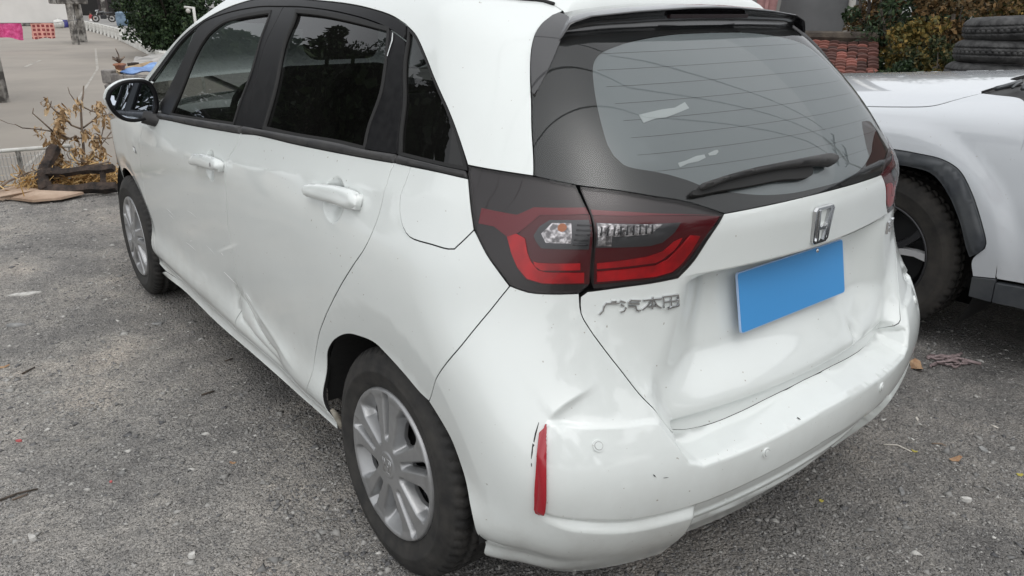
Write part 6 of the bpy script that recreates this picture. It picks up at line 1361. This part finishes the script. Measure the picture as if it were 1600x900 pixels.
def patterned():
    m = mat('patterned_cloth', (.6, .3, .25), .95); n, l = nt(m); b = n['Principled BSDF']; tc = n.new('ShaderNodeTexCoord'); mp = n.new('ShaderNodeMapping'); mp.inputs['Scale'].default_value = (1, 5.2, 5.2); mp.inputs['Location'].default_value = (0, .2, .1)
    l.new(tc.outputs['Object'], mp.inputs[0]); sp_ = n.new('ShaderNodeSeparateXYZ'); l.new(mp.outputs[0], sp_.inputs[0]); cb = n.new('ShaderNodeCombineXYZ'); l.new(sp_.outputs[1], cb.inputs[0]); l.new(sp_.outputs[2], cb.inputs[1])
    vo = n.new('ShaderNodeTexVoronoi'); vo.voronoi_dimensions = '2D'; vo.distance = 'CHEBYCHEV'; vo.inputs['Randomness'].default_value = .12; vo.inputs['Scale'].default_value = 1; l.new(cb.outputs[0], vo.inputs['Vector'])
    r = n.new('ShaderNodeValToRGB'); e = r.color_ramp.elements; e.new(.5); e.new(.6)
    for k, (p, c) in enumerate(((.0, (.45, .16, .15)), (.14, (.22, .03, .035)), (.27, (.20, .02, .03)), (.33, (.66, .33, .28)))): e[k].position = p; e[k].color = (*c, 1)
    l.new(vo.outputs['Distance'], r.inputs[0]); l.new(r.outputs[0], b.inputs['Base Color']); return m
cloth('towel', -2.55, -3.74, .315, -.36, M['pink'], 'bright pink towel hanging on the washing line', .10)
cloth('towel', -4.12, -5.13, .315, -.40, patterned(), 'cream cloth printed with dark red squares on the washing line', -.02)
def lathe_thing(name, loc, prof, m, label, cat, n=18, group=None):
    bm = bmesh.new(); rs = [[bm.verts.new((r*math.cos(2*PI*j/n), r*math.sin(2*PI*j/n), z)) for j in range(n)] for r, z in prof]
    for i in range(len(rs)-1):
        for j in range(n): bm.faces.new((rs[i][j], rs[i][(j+1) % n], rs[i+1][(j+1) % n], rs[i+1][j]))
    bm.faces.new(rs[0][::-1]); bm.faces.new(rs[-1]); o = bmobj(name, bm, m, None, True); o.location = loc; return setp(o, label, cat, group)
M['navy'] = mat('navy_plastic', (.05, .05, .22), .5)
p = at_px(93, 44, -1); lathe_thing('white_sack', (p.x, p.y, -1), [(.25, 0), (.42, .15), (.44, .45), (.36, .66), (.12, .76), (.18, .85)], M['whitepaint'], 'white sack standing by the pale wall behind the washing', 'sack')
p = at_px(102, 43, -1); lathe_thing('blue_drum', (p.x, p.y, -1), [(.28, 0), (.30, .1), (.30, .55), (.26, .62), (.27, .66)], M['navy'], 'dark blue drum next to the white sack', 'drum')
# white balustrade and kerb along the street
pix = [(128, 45), (133.5, 46), (139, 47.4), (144.5, 48.8), (150, 50.4), (156, 52), (161.5, 53.6), (167.5, 55.4), (173.5, 57.2), (179.5, 59), (185.5, 61), (191, 63)]
rail = empty('balustrade', (66, -11.3, -1), 0, 'low white balustrade along the street side of the yard', 'railing'); RO = Vector((66, -11.3, -1)); me_b = None; tops = []
for u, v in pix:
    q = at_px(u, v, -1); q.z = -1; tops.append(q-RO)
    if me_b is None:
        bm = bmesh.new(); tube(bm, [(0, 0, 0), (0, 0, .2), (0, 0, .66)], [.22, .19, .22], 8); me_b = bpy.data.meshes.new('baluster'); bm.to_mesh(me_b); bm.free(); me_b.materials.append(M['whitepaint'])
    b_ = bpy.data.objects.new('baluster', me_b); COL.objects.link(b_); b_.parent = rail; b_.location = q-RO
bm = bmesh.new(); tube(bm, [t+Vector((0, 0, .66)) for t in tops], .05, 6); bmobj('top_rail', bm, M['whitepaint'], rail)
bm = bmesh.new(); tube(bm, [t+Vector((0, 0, .04)) for t in tops], .12, 6); bmobj('bottom_rail', bm, M['post'], rail)
bm = bmesh.new(); ks = [at_px(191, 63, -1), at_px(205, 69.5, -1), at_px(222, 78, -1), at_px(240, 87, -1), at_px(262, 98, -1)]
for a, b in zip(ks[:-1], ks[1:]):
    d = b-a; L_ = d.length; ang = math.atan2(d.y, d.x); box(bm, (*((a+b)/2).xy, -.80), (L_+.03, .34, .42), Euler((0, 0, ang)).to_matrix(), .03, 1)
setp(bmobj('kerb_wall', bm, M['whitepaint']), 'solid white kerb wall running from the balustrade to the dark trees', 'wall')
# person in the street behind the balustrade
def skin_person(loc, label):
    t = empty('person', loc, 0, label, 'person')
    J = dict(pelvis=(0, 0, .62, .105), waist=(0, 0, .75, .10), chest=(0, 0, .90, .115), neck=(0, 0, 1.02, .045), head0=(0, 0, 1.08, .075), head1=(0, .0, 1.16, .085), head2=(0, 0, 1.23, .06))
    for s_, sd in ((1, 'l'), (-1, 'r')):
        J['hip'+sd] = (0, .075*s_, .58, .075); J['kn'+sd] = (.03, .08*s_, .32, .05); J['an'+sd] = (0, .085*s_, .06, .036); J['toe'+sd] = (-.11, .09*s_, .025, .028)
        J['sh'+sd] = (0, .14*s_, .95, .05); J['el'+sd] = (-.02, .20*s_, .76, .036); J['wr'+sd] = (-.09, .19*s_, .60, .026); J['hd'+sd] = (-.12, .185*s_, .55, .03)
    K = list(J); E_ = [('pelvis', 'waist'), ('waist', 'chest'), ('chest', 'neck'), ('neck', 'head0'), ('head0', 'head1'), ('head1', 'head2')]
    for sd in 'lr': E_ += [('pelvis', 'hip'+sd), ('hip'+sd, 'kn'+sd), ('kn'+sd, 'an'+sd), ('an'+sd, 'toe'+sd), ('chest', 'sh'+sd), ('sh'+sd, 'el'+sd), ('el'+sd, 'wr'+sd), ('wr'+sd, 'hd'+sd)]
    me = bpy.data.meshes.new('body'); me.from_pydata([J[k][:3] for k in K], [(K.index(a), K.index(b)) for a, b in E_], []); o = link('body', me, mat('skin', (.45, .27, .19), .6), t, False)
    md = o.modifiers.new('skin', 'SKIN'); sb = o.modifiers.new('sub', 'SUBSURF'); sb.levels = sb.render_levels = 1
    for i, k in enumerate(K): me.skin_vertices[0].data[i].radius = (J[k][3],)*2
    me.skin_vertices[0].data[0].use_root = True
    def lat(nm, prof, m_):
        bm = bmesh.new(); n = 14; rs = [[bm.verts.new((rx*math.cos(2*PI*j/n), ry*math.sin(2*PI*j/n), z)) for j in range(n)] for rx, ry, z in prof]
        for i in range(len(rs)-1):
            for j in range(n): bm.faces.new((rs[i][j], rs[i][(j+1) % n], rs[i+1][(j+1) % n], rs[i+1][j]))
        bmobj(nm, bm, m_, t, True)
    lat('white_shorts', [(.15, .19, .30), (.16, .21, .42), (.14, .185, .60), (.125, .15, .72)], mat('white_cloth', (.72, .70, .68), .9)); lat('red_top', [(.135, .165, .66), (.13, .16, .80), (.14, .175, .92), (.10, .15, 1.0), (.055, .06, 1.04)], mat('red_cloth', (.28, .04, .045), .9))
    lat('hair', [(.098, .095, 1.13), (.105, .10, 1.20), (.085, .082, 1.27), (.02, .02, 1.30)], mat('black_hair', (.012, .011, .011), .7)); return t
p = at_px(146, 42.5, -1); skin_person((p.x+2.2, p.y-.35, -.95), 'person in a red top and white shorts standing behind the white balustrade')
# motorcycle in front of the shop
mc = empty('motorcycle', (80, -14.6, -.50), math.radians(70), 'dark motorcycle parked in front of the shop at the end of the street', 'motorcycle'); BK = M['gloss_black']
for x in (-.68, .68):
    bm = bmesh.new(); tube(bm, [(x+.28*math.cos(t), 0, .31+.28*math.sin(t)) for t in np.linspace(0, 2*PI, 25)], .06, 6, False); w_ = bmobj('wheel', bm, M['rubber'], mc, True)
    bm = bmesh.new(); bmesh.ops.create_cone(bm, cap_ends=True, segments=14, radius1=.10, radius2=.10, depth=.12, matrix=Matrix.Translation((x, 0, .31)) @ Matrix.Rotation(PI/2, 4, 'X')); bmobj('hub', bm, M['steel_dark'], w_)
bm = bmesh.new(); tube(bm, [(.68, 0, .31), (.45, 0, .85), (.38, 0, 1.02)], .05, 6); bmobj('fork', bm, M['chrome'], mc)
bm = bmesh.new(); tube(bm, [(.36, -.34, 1.08), (.42, 0, 1.02), (.36, .34, 1.08)], .025, 6); bmobj('handlebar', bm, BK, mc)
bm = bmesh.new(); box(bm, (.12, 0, .82), (.55, .28, .24), Euler((0, .15, 0)).to_matrix(), .09, 3); bmobj('tank', bm, BK, mc, True)
bm = bmesh.new(); box(bm, (-.42, 0, .80), (.75, .26, .13), Euler((0, .08, 0)).to_matrix(), .05, 3); bmobj('seat', bm, M['cabin'], mc, True)
bm = bmesh.new(); box(bm, (.0, 0, .45), (.5, .3, .36), None, .06, 2); tube(bm, [(-.68, 0, .31), (-.1, 0, .5), (.4, 0, .85)], .05, 6); bmobj('engine', bm, M['steel_dark'], mc)
bm = bmesh.new(); bmesh.ops.create_uvsphere(bm, u_segments=12, v_segments=8, radius=.11); bmesh.ops.transform(bm, matrix=Matrix.Translation((.52, 0, .95)), verts=bm.verts); bmobj('headlight', bm, M['reflector'], mc, True)
# blue bin by the hedge
p = at_px(194, 41, -.6); M['bin'] = noisy(mat('faded_blue_plastic', (.13, .20, .28), .6), (.09, .14, .20), (.20, .28, .37), 3)
lathe_thing('blue_barrel', (p.x, p.y, -.62), [(.42, 0), (.52, .1), (.55, .6), (.50, 1.0), (.53, 1.05), (.30, 1.15)], M['bin'], 'faded blue barrel by the dark trees at the end of the street', 'barrel')
# camera pole
cp_ = empty('camera_pole', (*on_ray(306, 40, 17).xy, -1), 0, 'slim white pole with a small dome camera in front of the dark trees', 'camera pole'); pc = Vector((cp_.location.x, cp_.location.y, -1)); zt = on_ray(306, 11, 17).z+1
bm = bmesh.new(); tube(bm, [(0, 0, 0), (0, 0, zt)], .028, 8); av = Vector((-_r2.x, -_r2.y, 0))*.18; tube(bm, [(0, 0, zt-.02), (av.x, av.y, zt)], .022, 8); bmobj('pole', bm, M['whitepaint'], cp_, True)
bm = bmesh.new(); bmesh.ops.create_uvsphere(bm, u_segments=12, v_segments=8, radius=.045); bmesh.ops.transform(bm, matrix=Matrix.Translation((av.x*.62, av.y*.62, zt-.07)), verts=bm.verts); bmobj('dome_camera', bm, M['whitepaint'], cp_, True)

# --- rubble wall with flower pot and tarpaulin at the edge of the lot
c0 = on_ray(174, 130, 12.2); rw = empty('block_pillar', (c0.x, c0.y, -1), math.radians(-38), 'pillar of rough concrete blocks behind the dry branches', 'pillar'); ztop = on_ray(174, 108, 12.2).z+1
nb_ = 8
for k in range(nb_):
    bm = bmesh.new(); box(bm, (.012*((k*7) % 3-1), .01*((k*5) % 3-1), ztop*(k+.5)/nb_), (.15, .15, ztop/nb_-.012), Euler((0, 0, .06*((k*3) % 5-2))).to_matrix(), .012, 1); bmobj('block', bm, M['block'], rw)
c1 = on_ray(182, 130, 12.1); c2_ = on_ray(262, 142, 11.2); d = c2_-c1; d.z = 0; Lb = d.length; zt2 = on_ray(200, 114, 12).z
bw = empty('block_wall', (c1.x, c1.y, -1), math.atan2(d.y, d.x), 'low wall of grey weathered boards and blocks beyond the door mirror', 'wall'); hcol = (zt2+1)/7
for k in range(7):
    for j in range(4):
        bm = bmesh.new(); box(bm, (Lb*(j+.5+(.5 if k % 2 else 0)*.6)/4, .02*((k+j) % 3-1), hcol*(k+.5)), (Lb/4-.012, .12, hcol-.012), None, .01, 1); bmobj('block', bm, M['block'], bw)
pp = on_ray(188, 108, 12.0); lathe_thing('flower_pot', (pp.x, pp.y, pp.z-.02), [(.03, 0), (.055, .015), (.065, .06), (.085, .07), (.08, .09), (.04, .10)], M['terracotta'], 'broken terracotta pot standing on the block pillar', 'pot')
bm = bmesh.new(); tube(bm, [(pp.x, pp.y, pp.z+.08), (pp.x+.01, pp.y-.01, pp.z+.18), (pp.x-.02, pp.y+.02, pp.z+.27)], [.014, .009, .006], 6)
for k in range(7): a = k*.9; tube(bm, [(pp.x, pp.y, pp.z+.10), (pp.x+.08*math.cos(a), pp.y+.08*math.sin(a), pp.z+.14+.02*(k % 2))], [.022, .010], 5)
setp(bmobj('dead_plant', bm, M['twig'], None, True), 'dead brown plant stump in the terracotta pot', 'plant')
def sheet(name, cornerpx, dists, m, label, cat, nseg=10, bumpy=.03, th=.012):
    q = [on_ray(u, v, d_) for (u, v), d_ in zip(cornerpx, dists)]; V, Fc = [], []; r_ = random.Random(len(label))
    for s_ in (0, 1):
        for i in range(nseg+1):
            for j in range(nseg+1):
                a, b = i/nseg, j/nseg; p = q[0]*(1-a)*(1-b)+q[1]*a*(1-b)+q[2]*a*b+q[3]*(1-a)*b; p = p+Vector((0, 0, bumpy*math.sin(a*7+b*3)*math.sin(b*9-a*4)-th*s_)); V.append(p)
    k = (nseg+1)**2
    for i in range(nseg):
        for j in range(nseg):
            a = i*(nseg+1)+j; Fc.append((a, a+1, a+nseg+2, a+nseg+1)); Fc.append((k+a, k+a+nseg+1, k+a+nseg+2, k+a+1))
    return setp(meshobj(name, V, Fc, m, None, True), label, cat)
sheet('tarpaulin', [(186, 112), (258, 113), (262, 96), (240, 96)], [11.9, 11.3, 12.6, 13.0], M['blue'], 'blue tarpaulin draped over the block wall above the mirror', 'tarpaulin')
sheet('plank', [(180, 108), (186, 113), (242, 99), (238, 95)], [11.95, 11.85, 12.7, 12.75], noisy(mat('old_plank', (.36, .26, .15), .9), (.27, .19, .11), (.46, .35, .22), 6), 'brown board lying along the edge of the blue tarpaulin', 'board', 6, .004, .03)
sheet('roof_sheet', [(203, 102), (252, 99), (256, 84), (212, 88)], [12.9, 12.6, 14.2, 14.6], noisy(mat('grey_sheet', (.34, .33, .31), .9), (.25, .245, .235), (.44, .42, .40), 4), 'grey roofing sheet lying behind the blue tarpaulin', 'sheet', 8, .02, .02)
for k, (u, v) in enumerate(((204, 101), (211, 100))):
    p = on_ray(u, v, 12.5); bm = bmesh.new(); box(bm, p, (.09, .07, .045), Euler((0, 0, .5*k)).to_matrix(), .006, 1); setp(bmobj('brick', bm, M['char'], None), ['dark brick left on the end of the brown board', 'second dark brick beside the grey roofing sheet'][k], 'brick', 'dark bricks by the tarpaulin')
# --- wire fence below the edge of the lot
fa, fb_ = Vector((6.55, 2.2, 0)), on_ray(112, 240, 9.2); fa = on_ray(-60, 244, 9.2); zt = on_ray(20, 234, 9.2).z; fb_.z = fa.z = 0; d = fb_-fa; Lf = d.length; d.normalize()
fe = empty('wire_fence', (fa.x, fa.y, -.45), math.atan2(d.y, d.x), 'low wire mesh fence with a white top rail along the yard edge', 'fence'); hf = zt+.45
bm = bmesh.new(); tube(bm, [(0, 0, hf), (Lf, 0, hf-.0)], .020, 6); bmobj('top_rail', bm, M['whitepaint'], fe, True)
bm = bmesh.new(); nW = int(Lf/.030)
for i in range(nW): x = Lf*i/nW; tube(bm, [(x, 0, 0), (x+.006*math.sin(i), .01*math.sin(i*.7), hf-.04)], .0035, 3, False)
for k in range(5): tube(bm, [(0, 0, hf*k/5+.02), (Lf, 0, hf*k/5+.02)], .003, 3, False)
o = bmobj('wire_mesh', bm, M['mesh_wire'], fe); o['kind'] = 'stuff'
for i in range(3):
    bm = bmesh.new(); tube(bm, [(Lf*i/2, .01, 0), (Lf*i/2, .01, hf)], .022, 6); bmobj('post', bm, M['post'], fe, True)
bm = bmesh.new(); r_ = random.Random(9)
P_ = []
for k in range(2600):
    t = r_.uniform(-.1, 1.15); p = Vector((LOT_X+.25+r_.uniform(-.15, 1.0), 2.3-2.6*t, 0)); p.z = -.06-.25*max(0, p.x-LOT_X-.2); h = r_.uniform(.03, .14); a = r_.uniform(0, 2*PI); w = .006
    lean = Vector((r_.uniform(-.06, .06), r_.uniform(-.06, .06), h)); s_ = Vector((math.cos(a), math.sin(a), 0))*w; v0, v1, v2 = bm.verts.new(p-s_), bm.verts.new(p+s_), bm.verts.new(p+lean); bm.faces.new((v0, v1, v2))
M['weed'] = island('weeds', [(0, (.035, .055, .02)), (.5, (.10, .12, .05)), (.8, (.24, .19, .10)), (1, (.36, .28, .16))]); setp(bmobj('weeds', bm, M['weed']), kind='stuff')
P_ = np.array([(LOT_X-.25+r_.uniform(0, .9), r_.uniform(-.4, 2.6), 0) for _ in range(900)]); P_[:, 2] = np.where(P_[:, 0] < LOT_X, 0, -.30*(P_[:, 0]-LOT_X)); M['rub'] = island('rubble', [(0, (.14, .12, .10)), (.5, (.30, .27, .23)), (1, (.50, .46, .40))]); setp(stones('rubble', P_, rng.gamma(3, .007, len(P_))+.006, M['rub'], .6), kind='stuff')
# --- charred bench frame, cardboard, straw, dry branches
be = empty('charred_frame', (5.15, .70, 0), 0, 'charred timber frame lying at the edge of the lot left of the hatchback', 'timber frame'); BO = Vector((5.15, .70, 0))
def beam(nm, a, b, r0, par=be, org=BO, m_=None, n=4):
    bm = bmesh.new(); k = 6; pts = [a.lerp(b, i/k)+Vector((0, 0, .006*math.sin(i*2.1)))-org for i in range(k+1)]; tube(bm, pts, [r0*(1+.12*math.sin(i*1.7)) for i in range(k+1)], n); bmobj(nm, bm, m_ or M['char'], par)
A0, A1 = on_ray(64, 272, 6.95), on_ray(178, 262, 6.65); B0, B1 = on_ray(74, 305, 6.85), on_ray(182, 292, 6.6)
B0.z = max(B0.z, .035); B1.z = max(B1.z, .035)
beam('rail', A0, A1, .034); beam('rail', B0, B1, .042); beam('leg', A0+Vector((0, 0, .0)), B0, .05, n=6); beam('leg', on_ray(160, 264, 6.7), on_ray(162, 294, 6.65), .022)
beam('leg', on_ray(86, 230, 7.1), on_ray(66, 274, 6.98), .045, n=6); beam('brace', on_ray(86, 300, 7.0), on_ray(110, 282, 7.1), .018); beam('leg', on_ray(86, 262, 7.05), on_ray(84, 300, 7.0), .05, n=6)
V, Fc = [], []; r_ = random.Random(2); cpx = [(-12, 308), (22, 296), (60, 288), (100, 295), (132, 308), (96, 316), (52, 319), (16, 312), (-14, 316)]; ctr = at_px(58, 305, .02)
top_ = [at_px(u, v, 0)+Vector((0, 0, .018+.03*r_.random())) for u, v in cpx]
n9 = len(top_); V = [tuple(ctr+Vector((0, 0, .05)))]+[tuple(p) for p in top_]+[tuple(p-Vector((0, 0, .018))) for p in top_]; Fc = [(0, 1+i, 1+(i+1) % n9) for i in range(n9)]+[(1+i, 1+n9+i, 1+n9+(i+1) % n9, 1+(i+1) % n9) for i in range(n9)]
setp(meshobj('cardboard', V, Fc, M['cardboard']), 'flattened brown cardboard lying on the gravel under the charred frame', 'cardboard')
def straw_pile(name, n, c, rad, m, L_, seed, w=.004):
    r = np.random.default_rng(seed); p = r.normal(size=(n, 3))*np.array(rad)*.5+np.array(c); p[:, 2] = np.abs(p[:, 2]-c[2])*.9+c[2]; u = r.normal(size=(n, 3)); u[:, 2] *= .6; u /= np.linalg.norm(u, axis=1, keepdims=True); q = np.cross(u, r.normal(size=(n, 3))); q /= np.linalg.norm(q, axis=1, keepdims=True)
    l_ = L_*r.uniform(.5, 1.5, n)[:, None]; v = np.stack([p-u*l_-q*w, p-u*l_+q*w, p+u*l_+q*w, p+u*l_-q*w], 1); me = bpy.data.meshes.new(name); me.from_pydata(v.reshape(-1, 3).tolist(), [], [(4*i, 4*i+1, 4*i+2, 4*i+3) for i in range(n)]); return link(name, me, m, None, False)
sc_ = at_px(130, 296, 0); setp(straw_pile('straw', 1300, (sc_.x+.10, sc_.y, .01), (.14, .42, .16), M['straw'], .035, 4), kind='stuff')
sc_ = at_px(66, 296, 0); setp(straw_pile('straw_heap', 260, (sc_.x+.05, sc_.y, .01), (.10, .16, .13), M['straw'], .03, 5), kind='stuff')
pl_ = empty('dry_plant', (5.75, .5, -.12), 0, 'uprooted dry plant with grey branches and curled tan leaves beside the mirror', 'plant'); PO = Vector((5.75, .5, -.12))
def br(pix, d0, d1, r0, r1=None, nm='branch'):
    k = len(pix); bm = bmesh.new(); pts = [on_ray(u, v, d0+(d1-d0)*i/(k-1))-PO for i, (u, v) in enumerate(pix)]; tube(bm, pts, [r0+((r1 or r0*.4)-r0)*i/(k-1) for i in range(k)], 5); bmobj(nm, bm, M['twig'], pl_, True)
Z7 = lambda L: [(x*.2, 140+y*.2) for x, y in L]
br(Z7([(640, 640), (655, 480), (640, 300), (632, 140), (650, 40), (655, -30)]), 7.2, 7.3, .013); br(Z7([(640, 310), (560, 280), (500, 215), (430, 165), (395, 130), (400, 90)]), 7.25, 7.1, .009); br(Z7([(560, 390), (480, 355), (415, 328), (300, 310), (175, 300), (115, 270)]), 7.2, 7.0, .009); br(Z7([(415, 328), (340, 260), (255, 185), (262, 145)]), 7.1, 7.0, .007)
br(Z7([(635, 130), (580, 80), (545, 30), (530, -20)]), 7.3, 7.35, .006); br(Z7([(640, 130), (720, 170), (800, 185), (860, 200)]), 7.3, 7.2, .007); br(Z7([(650, 300), (730, 240), (800, 160), (830, 120)]), 7.25, 7.2, .008); br(Z7([(660, 310), (720, 365), (820, 380), (880, 375)]), 7.25, 7.2, .009); br(Z7([(600, 380), (700, 380), (790, 380), (860, 385)]), 7.2, 7.1, .007)
br(Z7([(600, 360), (500, 400), (470, 450)]), 7.2, 7.2, .006); br(Z7([(760, 600), (700, 560), (620, 560), (540, 540), (520, 500)]), 7.1, 7.1, .008); br(Z7([(850, 565), (740, 590), (660, 610)]), 6.9, 7.0, .009); br(Z7([(0, 770), (60, 720), (150, 680), (240, 640), (330, 620)]), 7.0, 6.95, .010); br(Z7([(60, 720), (130, 690), (170, 640), (190, 590)]), 7.0, 7.0, .006); br(Z7([(0, 235), (60, 262), (115, 275)]), 7.0, 7.0, .003); br(Z7([(340, 60), (370, 70), (395, 130), (420, 160)]), 7.15, 7.1, .005)
br(Z7([(820, 250), (790, 380), (850, 430)]), 7.2, 7.2, .006); br(Z7([(880, 250), (870, 330), (800, 420), (720, 500)]), 7.1, 7.15, .007)
def dead_leaves(cx, cy, rx, ry, n, dist, seed):
    r = np.random.default_rng(seed); V, Fc = [], []
    for k in range(int(n*1.25)):
        u, v = cx+r.normal()*rx*.5, cy+r.normal()*ry*.5; c = on_ray(u*.2, 140+v*.2, dist+r.uniform(-.12, .12))-PO; a = Vector(r.normal(size=3)); a.z = -abs(a.z)-1.2; a.normalize(); b = a.cross(Vector(r.normal(size=3))).normalized(); n3 = a.cross(b); L_ = r.uniform(.04, .085); w = r.uniform(.006, .014); o = len(V)
        for t, ww in ((0, .2), (.3, 1), (.65, .9), (1, .05)):
            m_ = c+a*L_*t+n3*(.02*math.sin(t*4+k)); V.extend([tuple(m_-b*w*ww+n3*w*.6*ww), tuple(m_), tuple(m_+b*w*ww+n3*w*.6*ww)])
        for i in range(3):
            for j in range(2): q = o+i*3+j; Fc.append((q, q+1, q+4, q+3))
    meshobj('dry_leaves', V, Fc, M['dryleaf'], pl_, False)['kind'] = 'stuff'
for i, (cx, cy, rx, ry, n) in enumerate(((470, 210, 45, 110, 60), (450, 330, 30, 90, 34), (420, 470, 60, 110, 60), (480, 570, 70, 60, 46), (780, 120, 40, 50, 24), (590, 110, 30, 50, 14), (740, 410, 35, 70, 30), (680, 550, 45, 60, 40), (590, 450, 30, 110, 26), (800, 480, 40, 40, 16), (360, 100, 30, 40, 8), (300, 310, 14, 60, 6), (660, 330, 30, 40, 12), (830, 220, 40, 60, 16), (510, 160, 20, 30, 6), (760, 230, 30, 50, 12))): dead_leaves(cx, cy, rx, ry, n, 7.18, 100+i)
# --- behind and to the right of the camera, seen only as reflections in the tailgate glass: pole, wires, house
up = empty('utility_pole', (-4.3, -19.2, -1), math.radians(8), 'concrete utility pole with crossarms carrying three wires, reflected in the tailgate glass', 'utility pole')
bm = bmesh.new(); tube(bm, [(0, 0, 0), (0, 0, 10.6)], [.17, .11], 12); bmobj('pole', bm, M['block'], up, True)
for z, w in ((9.6, 1.9), (8.7, 1.5)):
    bm = bmesh.new(); box(bm, (0, 0, z), (w, .12, .12)); a_ = bmobj('crossarm', bm, M['steel_dark'], up)
    for x in (-.45, -.15, .18, .46):
        bm = bmesh.new(); tube(bm, [(x*w, 0, z+.05), (x*w, 0, z+.16), (x*w, 0, z+.30)], [.05, .075, .03], 8); bmobj('insulator', bm, M['lampgrey'], a_)
for k, (x0, x1) in enumerate(((-.85, -.2), (0, .9), (.85, 2.0))):
    bm = bmesh.new(); pts = []
    for i in range(25):
        t = i/24; pts.append((-4.3+x0+(7.2+x1)*t, -19.2+40*t, 8.9-1.6*4*t*(1-t)*.9+.25*k*(1-t))); 
    tube(bm, pts, .034, 5); setp(bmobj('power_line', bm, M['seal']), ['power line on the left arm of the pole', 'power line in the middle of the pole', 'power line on the right arm of the pole'][k], 'cable', 'power lines over the lot')
M['brownwall'] = noisy(mat('weathered_house_wall', (.28, .25, .21), .9), (.20, .175, .15), (.36, .32, .28), 1.2, 8)
ho = empty('brown_house', (-2.2, -25, -1), math.radians(10), 'weathered house with a gabled roof across the road, reflected in the tailgate glass', 'house')
bm = bmesh.new(); box(bm, (0, 0, 2.8), (8, 6, 5.6)); bmobj('wall', bm, M['brownwall'], ho)
V = [(-4.4, 3.4, 5.5), (4.4, 3.4, 5.5), (4.4, -3.4, 5.5), (-4.4, -3.4, 5.5), (-2.0, 0, 8.4), (2.0, 0, 8.4)]; rf_ = meshobj('roof', V, [(0, 1, 5, 4), (2, 3, 4, 5), (1, 2, 5), (3, 0, 4)], M['tile'], ho)
for x in (-2.4, 0, 2.4):
    bm = bmesh.new(); box(bm, (x, 3.02, 3.9), (1.2, .08, 1.3)); bmobj('window', bm, M['dark'], ho)
